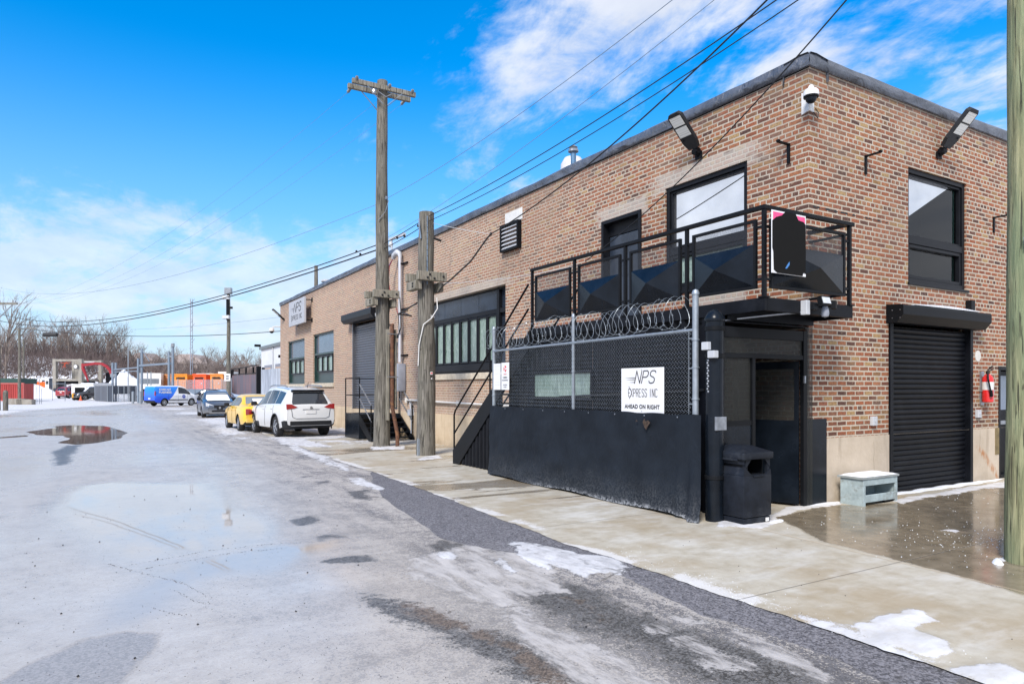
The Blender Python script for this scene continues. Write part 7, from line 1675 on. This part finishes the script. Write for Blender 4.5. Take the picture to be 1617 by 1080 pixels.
heap(197, 112, 4.2, 4, 4.6, 'tall pointed white snow heap behind the dark screened fence')
heap(178, 108, 3.2, 3, 2.5, 'lower snow heap below the excavator arm')
heap(150, 104, 2.2, 2, 1.1, 'small snow heap behind the dark off roader')
# white small box trucks and yellow machine
for (px, k, w_, h_, lab, d) in ((121, 101, .95, 2.1, 'boxy white service truck left of the pair, seen end on', 0), (138, 99, 1.0, 2.25, 'white tall cabbed truck behind the black off roader', 0)):
    T = thing('service_truck', lab, 'truck', PXK(px, k), 'white trucks in the far yard')
    q = MB(); fbox(q, px, k, -w_ * .8, w_ * .9, 0, 4.5, .75, h_); q.build('box', 'white', T)
    q = MB(); fbox(q, px, k, -w_ * .85, w_ * .95, -.1, 4.6, h_, h_ + .16); q.build('snow_roof', 'snow' if px > 130 else 'white', T)
    q = MB(); fbox(q, px, k, -.1, w_ * .72, -.06, 0, h_ - 1.0, h_ - .35); q.build('windshield', 'carglass2', T)
    q = MB(); fbox(q, px, k, -w_ * .8, w_ * .9, -.12, .3, .45, .85); q.build('bumper', 'trim', T)
    for l0 in (-w_ * .7, w_ * .55):
        q = MB(); c = PXK(px, k) + RT * l0 + FW * .8 + UP * .45; q.lathe(c, [(.45, 0), (.45, .28)], 16, RT); q.build('wheel', 'tyre', T)
T = thing('yard_loader', 'small yellow and black machine in front of the white service truck', 'loader', PXK(119, 93))
q = MB(); fbox(q, 119, 93, -.45, .55, 0, 1.6, .35, .95); q.build('body', PM('machine_yellow', (.72, .32, .02), .5), T); q = MB(); fbox(q, 120, 93, -.35, .45, .3, 1.2, .95, 1.75); q.build('cage', 'black', T)
for l0 in (-.5, .5): q = MB(); q.lathe(PXK(119, 93) + RT * l0 + FW * .4 + UP * .33, [(.33, 0), (.33, .2)], 14, RT); q.build('wheel', 'tyre', T)
p = PXK(127.5, 91); q = MB().lathe(p, [(.28, 0), (.28, .04), (.16, .05), (.05, .55), (.02, .7)], 12); tag(q.build('traffic_cone', PM('cone_orange', (.8, .12, .03), .5)), 'tiny orange cone between the loader and the off roader', 'cone')
# semi truck
KS = 90; T = thing('semi_truck', 'white semi truck with sleeper cab facing the lane behind the dark fence', 'truck', PXK(230, KS)); an = .35
q = MB(); fbox(q, 231, KS, -.9, 1.75, .0, 2.6, 1.0, 3.65, an); q.build('sleeper_cab', 'white', T)
c = PXK(231, KS); r_ = Vector((RT.x * math.cos(an) + FW.x * math.sin(an), RT.y * math.cos(an) + FW.y * math.sin(an), 0)); f_ = Vector((-r_.y, r_.x, 0))
q = MB(); q.prism([(0, 1.0), (0, 2.2), (-.35, 1.95), (-1.35, 1.75), (-1.5, 1.3), (-1.5, .7), (0, .7)], lambda u, v, tt: tuple(c + f_ * u + r_ * tt + UP * v), -.8, 1.6); q.build('hood', 'white', T)
q = MB(); q.prism([(-.012, 2.15), (-.03, 2.9), (-.0, 2.9), (.0, 2.15)], lambda u, v, tt: tuple(c + f_ * u + r_ * tt + UP * v), -.7, 1.5); q.build('windshield', 'carglass2', T)
q = MB(); q.prism([(.25, 2.1), (.25, 2.8), (1.0, 2.8), (1.0, 2.1)], lambda u, v, tt: tuple(c + f_ * u + r_ * (1.755 + tt) + UP * v), 0, .01); q.prism([(.25, 2.1), (.25, 2.8), (1.0, 2.8), (1.0, 2.1)], lambda u, v, tt: tuple(c + f_ * u + r_ * (-.905 + tt) + UP * v), 0, -.01); q.build('side_window', 'carglass', T)
q = MB(); q.prism([(-1.52, .75), (-1.52, 1.55), (-1.50, 1.55), (-1.50, .75)], lambda u, v, tt: tuple(c + f_ * u + r_ * tt + UP * v), -.4, 1.2); q.prism([(-1.6, .35), (-1.6, .72), (-1.3, .72), (-1.3, .35)], lambda u, v, tt: tuple(c + f_ * u + r_ * tt + UP * v), -.85, 1.65); q.build('grille', 'trim', T)
for (u, s) in ((-.8, -.75), (-.8, 1.35), (2.9, -.8), (2.9, 1.4), (4.1, -.8), (4.1, 1.4)): q = MB(); q.lathe(c + f_ * u + r_ * s + UP * .5, [(.5, 0), (.5, .3)], 18, r_); q.build('wheel', 'tyre', T)
q = MB(); q.prism([(2.6, .7), (2.6, 1.0), (6, 1.0), (6, .7)], lambda u, v, tt: tuple(c + f_ * u + r_ * tt + UP * v), 0, 1.0); q.build('chassis', 'trim', T)
q = MB(); q.prism([(.1, 1.55), (.1, 1.75), (2.4, 2.0), (2.4, 1.8)], lambda u, v, tt: tuple(c + f_ * u + r_ * (1.756 + tt) + UP * v), 0, .01); q.build('stripe', 'redink', T)
# orange containers
om = [PM('faded_orange_steel', (.62, .27, .10), .6, 0, .15, 3), PM('orange_steel', (.78, .27, .02), .5, 0, .1, 3), PM('red_orange_steel', (.85, .10, .015), .5, 0, .1, 3), PM('pale_orange_steel', (.75, .27, .05), .5, 0, .1, 3)]
for px, w_, k, mi, lab, ink in ((264, .95, 93, 0, 'faded peach orange container left of the gate posts', False), (285.5, .92, 91.5, 1, 'orange container with black lettering behind the gate posts', True), (315, .93, 91, 2, 'bright red orange container with dark lettering in the middle', True), (342, .88, 90, 3, 'pale orange container with dark lettering nearest the flood light pole', True)):
    T = thing('orange_container', lab, 'container', PXK(px, k), 'orange containers behind the grey fence')
    q = MB(); fbox(q, px, k, -w_, w_, 0, 3.4, .1, 3.5, -.12); q.build('body', om[mi], T)
    q = MB()
    for i in range(6): fbox(q, px, k, -w_ + .05 + i * w_ * .37, -w_ + .13 + i * w_ * .37, -.06, 0, .2, 2.6, -.12)
    fbox(q, px, k, -w_ - .03, w_ + .03, -.08, .05, 3.38, 3.55, -.12); q.build('rib', om[mi], T)
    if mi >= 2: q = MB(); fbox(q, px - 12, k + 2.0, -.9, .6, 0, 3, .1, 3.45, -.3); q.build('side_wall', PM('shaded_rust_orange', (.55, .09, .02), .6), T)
    if ink:
        q = MB(); u = -w_ * .66; random.seed(int(px))
        while u < w_ * .6: ww = random.uniform(.06, .12); fbox(q, px, k, u, u + ww, -.075, -.062, 2.85, 3.12 + random.uniform(0, .05), -.12); u += ww + .05
        q.build('worn_lettering', 'ink', T)
    q = MB()
    for (u, v) in (((.25, 2.2), (-.1, .7), (.6, .6)) if mi > 1 else ((.45, .5),)): fbox(q, px, k, u, u + .14, -.08, -.062, v, v + .16, -.12)
    q.build('white_tag', 'white', T)
q = MB(); fbox(q, 356, 93, -1.0, .8, 0, 3, 1.0, 3.9); tag(q.build('white_trailer', 'white'), 'white trailer end showing right of the orange containers', 'trailer')
q = MB(); fbox(q, 322, 97, -1.1, 1.4, 0, 3, 3.0, 3.75); q2 = tag(q.build('white_crate', 'white'), 'snow topped white crate showing over the red orange container', 'crate')
# grey blue fence in front of them
T = thing('screened_fence', 'blue grey screened chain link fence in front of the orange containers', 'fence', PXK(320, 84))
A_, B_ = PXK(269, 85), PXK(366, 76)
q = MB(); q.add([A_ + UP * 0, B_ + UP * 0, B_ + UP * 1.55, A_ + UP * 1.55], [(0, 1, 2, 3)]); q.build('screen', PM('blue_grey_screen', (.16, .21, .27), .7), T)
q = MB(); q.add([A_ + UP * 1.55, B_ + UP * 1.55, B_ + UP * 2.65, A_ + UP * 2.65], [(0, 1, 2, 3)]); q.build('wire_mesh', 'linkfar', T)
for i in range(8): p = A_.lerp(B_, i / 7); q = MB().tube([p - FW * .06, p - FW * .06 + UP * 2.8], .04, 6); q.build('post', 'galv', T)
# dark screened fence
T = thing('screened_fence', 'dark navy screened fence around the truck yard', 'fence', PXK(185, 84))
for (p0, k0, p1, k1, h_, mt) in ((150, 90, 170, 83, 1.9, PM('grey_screen', (.10, .11, .13), .8)), (170, 83, 178, 82, 1.9, PM('dark_screen', (.045, .055, .075), .7)), (178, 82, 214, 84, 1.0, MC['dark_screen']), (205, 83.5, 216, 84, 1.9, MC['dark_screen'])):
    A_, B_ = PXK(p0, k0), PXK(p1, k1); z0_ = 0 if h_ > 1.5 else .95
    q = MB(); q.add([A_ + UP * z0_, B_ + UP * z0_, B_ + UP * (1.95), A_ + UP * 1.95], [(0, 1, 2, 3)]); q.build('screen', mt, T)
A_, B_ = PXK(178, 82.3), PXK(214, 84.3); q = MB(); q.add([A_, B_, B_ + UP * .95, A_ + UP * .95], [(0, 1, 2, 3)]); q.build('wire_mesh', 'linkfar', T)
for px, k in ((150, 90), (160, 86.5), (170, 82.9), (178, 81.9), (187, 82.3), (196, 82.8), (205, 83.3), (214, 83.9)): p = PXK(px, k); q = MB().tube([p, p + UP * 2.0], .045, 6); q.build('post', 'galv', T)
# pipe gate portal
T = thing('gate_portal', 'grey steel pipe portal with crossbeams spanning the yard entrance', 'gate', PXK(225, 78)); gm_ = PM('blue_grey_paint_steel', (.20, .25, .31), .5, .3, .1, 3)
pairs = ((178, 83, 4.75), (183, 83, 4.75), (218.5, 77, 5.0), (224, 77, 6.1), (267, 72, 5.5), (273, 72, 6.1))
for px, k, h_ in pairs: p = PXK(px, k); q = MB().tube([p, p + UP * h_], .135, 10); q.build('post', gm_, T)
q = MB(); a_, b_, c_ = PXK(180, 83), PXK(221, 77), PXK(270, 72)
q.bar(a_ + UP * 3.9, b_ + UP * 4.0, .14); q.bar(a_ + UP * 3.6, b_ + UP * 3.6, .1); q.bar(b_ + UP * 4.2, c_ + UP * 4.25, .2); q.bar(PXK(224, 77) + UP * 6.0, PXK(236, 75.5) + UP * 4.6, .06); q.build('crossbeam', gm_, T)
q = MB(); fbox(q, 270, 72, -.25, .25, -.1, .1, 4.9, 5.1); fbox(q, 180, 83, -.4, .3, -.1, .1, 3.0, 3.4); fbox(q, 273, 72, -.1, .15, -.2, .1, 6.0, 6.35); q.build('bracket', 'steel', T)
for px, k, h_, lab in ((210, 74, 1.25, 'short fat grey bollard at the dark fence'), (222, 72, 1.3, 'short grey bollard left of the van'), (231, 73, 1.35, 'grey bollard nearest the van tail')):
    p = PXK(px, k); q = MB().tube([p, p + UP * h_, p + UP * (h_ + .06)], [.13, .13, .06], 10); tag(q.build('bollard', 'galv'), lab, 'bollard', 'grey bollards at the yard gate')
for px, k, h_, lab in ((202.5, 83, 6.6, 'thin tall grey pole behind the dark fence'), (233, 82, 3.6, 'thin grey post left of the truck door'), (238.5, 82, 3.6, 'thin grey post right of the truck door')):
    p = PXK(px, k); q = MB().tube([p, p + UP * h_], .06, 6); tag(q.build('thin_post', 'galv'), lab, 'post', 'thin posts at the yard gate')
# sheet metal gate and fence by the brick building
T = thing('sheet_metal_gate', 'dark stained sliding sheet metal gate right of the flood light pole', 'gate', PXK(385, 72))
A_, B_ = PXK(366, 78), PXK(405, 68)
q = MB(); q.add([A_ + UP * .05, B_ + UP * .05, B_ + UP * 3.0, A_ + UP * 3.15], [(0, 1, 2, 3)]); q.build('sheet', 'gate', T)
q = MB(); q.bar(A_ + UP * 3.2, B_ + UP * 3.15, .1); q.bar(A_ + UP * 3.75, B_ + UP * 3.95, .09)
for i in range(4): p = A_.lerp(B_, (i + .2) / 3.6); q.bar(p + UP * 3.1, p + UP * 3.8, .16)
q.build('top_frame', 'black', T)
q = MB(); q.bar(A_, A_ + UP * 3.7, .2); q.build('post', 'black', T); q = MB(); p = PXK(408.5, 67.5); q.bar(p, p + UP * 3.8, .42); q.build('post', 'black', T)
q = MB(); c = PXK(414, 66.5) + UP * 3.55; q.lathe(c, [(.12, 0), (.14, .1), (.08, .25)], 8, RT); q.build('roller', 'black', T)
T = thing('sheet_metal_fence', 'pale galvanised sheet fence between the dark gate and the brick building', 'fence', PXK(428, 63))
A_, B_ = PXK(412, 66.5), PXK(449, 60.5); q = MB(); n_ = 40; V = []
for i in range(n_ + 1): p = A_.lerp(B_, i / n_) + FW * (.05 if i % 4 < 2 else -.05); V += [p, p + UP * 3.45]
q.add(V, [(2 * i, 2 * i + 2, 2 * i + 3, 2 * i + 1) for i in range(n_)]); q.build('sheet', 'sheet', T)
# white warehouse
T = thing('white_warehouse', 'white flat roofed warehouse with garage doors beyond the brick building', 'building', (9, 60, 0)); wx = 9.0
q = MB(); q.box(wx, wx + 22, 38, 84.5, 0, 6.55); q.build('wall', PM('white_cladding', (.66, .68, .70), .6, 0, .05, .5), T)
q = MB(); q.box(wx - .22, wx + 22.2, 37.8, 84.8, 6.5, 6.85); q.build('roof_edge', PM('grey_roof_edge', (.16, .19, .20), .5), T)
for y in (80.3, 74.2, 67.0, 59.5):
    q = MB(); q.box(wx - .05, wx - .004, y - 2.1, y + 2.1, 0, 4.45); fr = q.build('garage_door_frame', 'meter', T); q = MB(); q.box(wx - .08, wx - .051, y - 1.5, y + 1.9, 0, 4.1); q.build('garage_door', PM('tan_door', (.50, .36, .26), .7), T)
for y in (77.4, 70.6, 63): q = MB(); q.cyl((wx - .08, y, 0), (wx - .08, y, 6.5), .07, 6); q.build('downspout', 'greypvc', T)
for y in (71.4, 84.9): q = MB(); q.box(wx - .75, wx, y - .2, y + .2, 5.0 if y < 80 else 6.9, 5.3 if y < 80 else 7.2, .05); q.build('wall_lamp', 'black', T)
# houses on the skyline
hb_ = PM('brown_house_wall', (.36, .30, .27), .8, 0, .1, .3); hr_ = PM('brown_roof', (.33, .275, .255), .85, 0, .15, .4)
def house(px, k, w_, d_, z0_, eave, ridge, label, ang=0.0):
    T = thing('distant_house', label, 'house', PXK(px, k), 'brown houses on the skyline'); c = PXK(px, k); r_ = Vector((RT.x * math.cos(ang) + FW.x * math.sin(ang), RT.y * math.cos(ang) + FW.y * math.sin(ang), 0)); f_ = Vector((-r_.y, r_.x, 0))
    q = MB(); q.obox(c + f_ * d_ / 2 + UP * (z0_ + eave) / 2, r_, f_, UP, w_ / 2, d_ / 2, (eave - z0_) / 2); q.build('wall', hb_, T)
    q = MB(); q.prism([(-w_ / 2 - .5, eave), (-w_ * .12, ridge), (w_ * .12, ridge), (w_ / 2 + .5, eave)], lambda u, v, tt: tuple(c + r_ * u + f_ * tt + UP * v), -.5, d_ + .5); q.build('roof', hr_, T)
    n_ = max(2, int(w_ / 4))
    for i in range(n_):
        q = MB(); u = -w_ / 2 + w_ * (i + .5) / n_; q.obox(c + r_ * u - f_ * .05 + UP * (eave - 1.6), r_, f_, UP, .7, .05, .8); q.build('window', 'carglass2' if i % 2 else 'carglass', T)
house(222, 235, 9, 8, 3, 11.0, 13.8, 'brown gabled house behind the portal posts')
house(293, 240, 15, 10, 3, 10.2, 13.6, 'widest brown house with broad roof behind the mast')
house(262, 255, 10, 8, 3, 9.5, 12.6, 'low brown house between the gabled and the widest one')
house(330, 250, 9, 8, 3, 8.5, 10.5, 'small brown house right of the mast')
house(385, 262, 12, 8, 3, 8.5, 10.8, 'low brown house beyond the flood light pole')

# ------------------------------------------------------------------ bare trees
def branch(mb, p, d, L, r, lvl, rnd, maxl, spread):
    n = 3 if lvl < 2 else 2; pts = [p]; q_ = p; dd = d.copy()
    for i in range(n):
        dd = (dd + Vector((rnd.uniform(-1, 1), rnd.uniform(-1, 1), rnd.uniform(-.2, .6))) * .16).normalized(); q_ = q_ + dd * L / n; pts.append(q_)
    mb.tube(pts, [r * (1 - .5 * i / n) for i in range(n + 1)], 3 if lvl > 1 else 5, False)
    if lvl >= maxl: return
    k = rnd.choice((3, 3, 4)) if lvl else rnd.choice((5, 6, 7))
    for i in range(k):
        u = rnd.uniform(.3, 1.0) if lvl else rnd.uniform(.22, 1.0); j = min(n - 1, int(u * n)); s = pts[j].lerp(pts[j + 1], u * n - j)
        a = rnd.uniform(0, 6.283); pe = dd.orthogonal().normalized(); pe.rotate(Matrix.Rotation(a, 3, dd)); nd = (dd + pe * rnd.uniform(.5, 1.0) * spread + Vector((0, 0, .30))).normalized()
        branch(mb, s, nd, L * rnd.uniform(.48, .75), r * .52, lvl + 1, rnd, maxl, spread)
def tree_proto(seed, h_, r, mats, maxl=4, spread=1.0, name='bare_tree'):
    rnd = random.Random(seed); T = thing(name, 'tree', 'tree')
    tr = MB(); pts = [Vector((0, 0, -.3))]; d = Vector((rnd.uniform(-.1, .1), rnd.uniform(-.1, .1), 1)).normalized()
    for i in range(5): pts.append(pts[-1] + (d + Vector((rnd.uniform(-.12, .12), rnd.uniform(-.12, .12), 0))) * h_ * .14)
    tr.tube(pts, [r * (1 - .12 * i) for i in range(6)], 7, False); tr.build('trunk', mats[0], T)
    cr = MB()
    for i in range(9):
        j = rnd.randint(1, 5); a = rnd.uniform(0, 6.283); nd = Vector((math.cos(a) * .55 * spread, math.sin(a) * .55 * spread, 1.0)).normalized(); branch(cr, pts[j], nd, h_ * rnd.uniform(.28, .45), r * .5, 1, rnd, maxl, spread)
    cr.build('crown', mats[1], T, fixn=False); return T
protos = [tree_proto(11 + i, 8.0, .13 + .02 * (i % 3), (M['bark2'] if i % 2 else M['bark'], M['twig']), 4, .8 + .12 * i) for i in range(4)]
random.seed(77); used = [False] * 4
TL = ['slender bare tree on the snowy ridge behind the yard', 'pale trunked bare tree on the ridge behind the yard', 'wide crowned bare tree on the ridge behind the yard', 'many branched pale bare tree on the ridge behind the yard']
def put_tree(i, px, k, h_, label, rot=None):
    T = protos[i] if not used[i] else copy_tree(protos[i]); used[i] = True
    l_ = (px - 808.5) / 1080 * k; p = LK(l_, k); z = float(hillz(np.array(l_), np.array(float(k)))) if k > 118 else 0
    T.location = (p.x, p.y, z - .1); s_ = h_ / 9.5; T.scale = (s_ * random.uniform(.85, 1.2), s_ * random.uniform(.85, 1.2), s_); T.rotation_euler = (0, 0, random.uniform(0, 6.28) if rot is None else rot)
    wh = 'above the red container' if px < 45 else 'left of the concrete frame' if px < 82 else 'above the concrete frame' if px < 130 else 'above the excavator arm' if px < 176 else 'behind the tall snow heap' if px < 214 else 'between the gate posts' if px < 268 else 'left of the mast' if px < 300 else 'between mast and light pole' if px < 361 else 'right of the light pole'
    T['label'] = label.replace('behind the yard', wh); T['category'] = 'tree'; T['group'] = 'bare trees on the ridge'
    return T
for j in range(78):
    px = -30 + 500 * (j + random.uniform(-.4, .4)) / 78; k = random.uniform(150, 178); i = random.randrange(4)
    tall = 1.0 if px < 190 else (.72 if px < 250 else .80)
    put_tree(i, px, k, random.uniform(6.0, 9.2) * tall, TL[i])
for px, h_ in ((95, 9.8), (135, 10.2), (150, 9.6), (108, 10), (170, 9.5), (55, 9.0), (183, 9.2)): put_tree(random.randrange(4), px, random.uniform(152, 165), h_, 'taller bare tree standing out above the ridge line behind the yard')
for px, k, h_ in ((240, 130, 8.2), (262, 128, 9.0), (328, 130, 7.6), (344, 133, 8.6), (395, 130, 7.4), (380, 134, 8.2), (280, 136, 7.8), (420, 132, 7.4)): put_tree(3 if px % 2 else 1, px, k, h_, 'pale bare tree low at the ridge foot behind the yard')
big = tree_proto(41, 12.0, .20, (M['bark'], M['bark']), 4, .9); p = PXK(12, 100); big.location = (p.x, p.y, 0); big['label'] = 'large dark bare tree at the left edge behind the red container'; big['category'] = 'tree'
# brush along the ridge: one mass of thin stems
q = MB(); random.seed(5)
for i in range(7500):
    px = random.uniform(-40, 470); k = random.uniform(140, 176); l_ = (px - 808.5) / 1080 * k; p = LK(l_, k); z = float(np.interp(px, [-40, 120, 175, 235, 320, 470], [8.9, 9.0, 8.2, 5.2, 4.2, 4.0])) * min(1, max(0, (k - 122) / 40)) - .6
    h_ = random.uniform(1.2, 5.2) * (1.0 if px < 200 else .8); d = Vector((random.uniform(-.35, .35), random.uniform(-.35, .35), 1)); pz_ = Vector((p.x, p.y, z)); q.tube([pz_, pz_ + d * h_ * .6, pz_ + d * h_ + Vector((random.uniform(-.3, .3), 0, 0))], [.05, .035, .015], 3, False)
    for _ in range(3): s_ = pz_ + d * h_ * random.uniform(.3, .9); q.tube([s_, s_ + Vector((random.uniform(-.8, .8), random.uniform(-.8, .8), random.uniform(.3, 1.0)))], [.025, .01], 3, False)
o = q.build('brushwood', 'brush', fixn=False); o['kind'] = 'stuff'; o['label'] = 'dense brown bare brushwood along the ridge'; o['category'] = 'brushwood'
# dark scrub and rocks on the snowy bank
q = MB()
for i in range(1500):
    px = random.uniform(-40, 235); k = random.uniform(122, 150); l_ = (px - 808.5) / 1080 * k; p = LK(l_, k); z = float(hillz(np.array(l_), np.array(k))); s_ = random.uniform(.15, .5); pz_ = Vector((p.x, p.y, z))
    if i % 3: crumb(q, pz_.x, pz_.y, pz_.z - .1, s_)
    else: q.tube([pz_, pz_ + Vector((random.uniform(-.8, .8), random.uniform(-.5, .5), random.uniform(.8, 2.4)))], [.05, .02], 3, False)
o = q.build('scrub', 'brush', fixn=False); o['kind'] = 'stuff'; o['label'] = 'dark scrub and rubble poking through the snowy bank'; o['category'] = 'scrub'
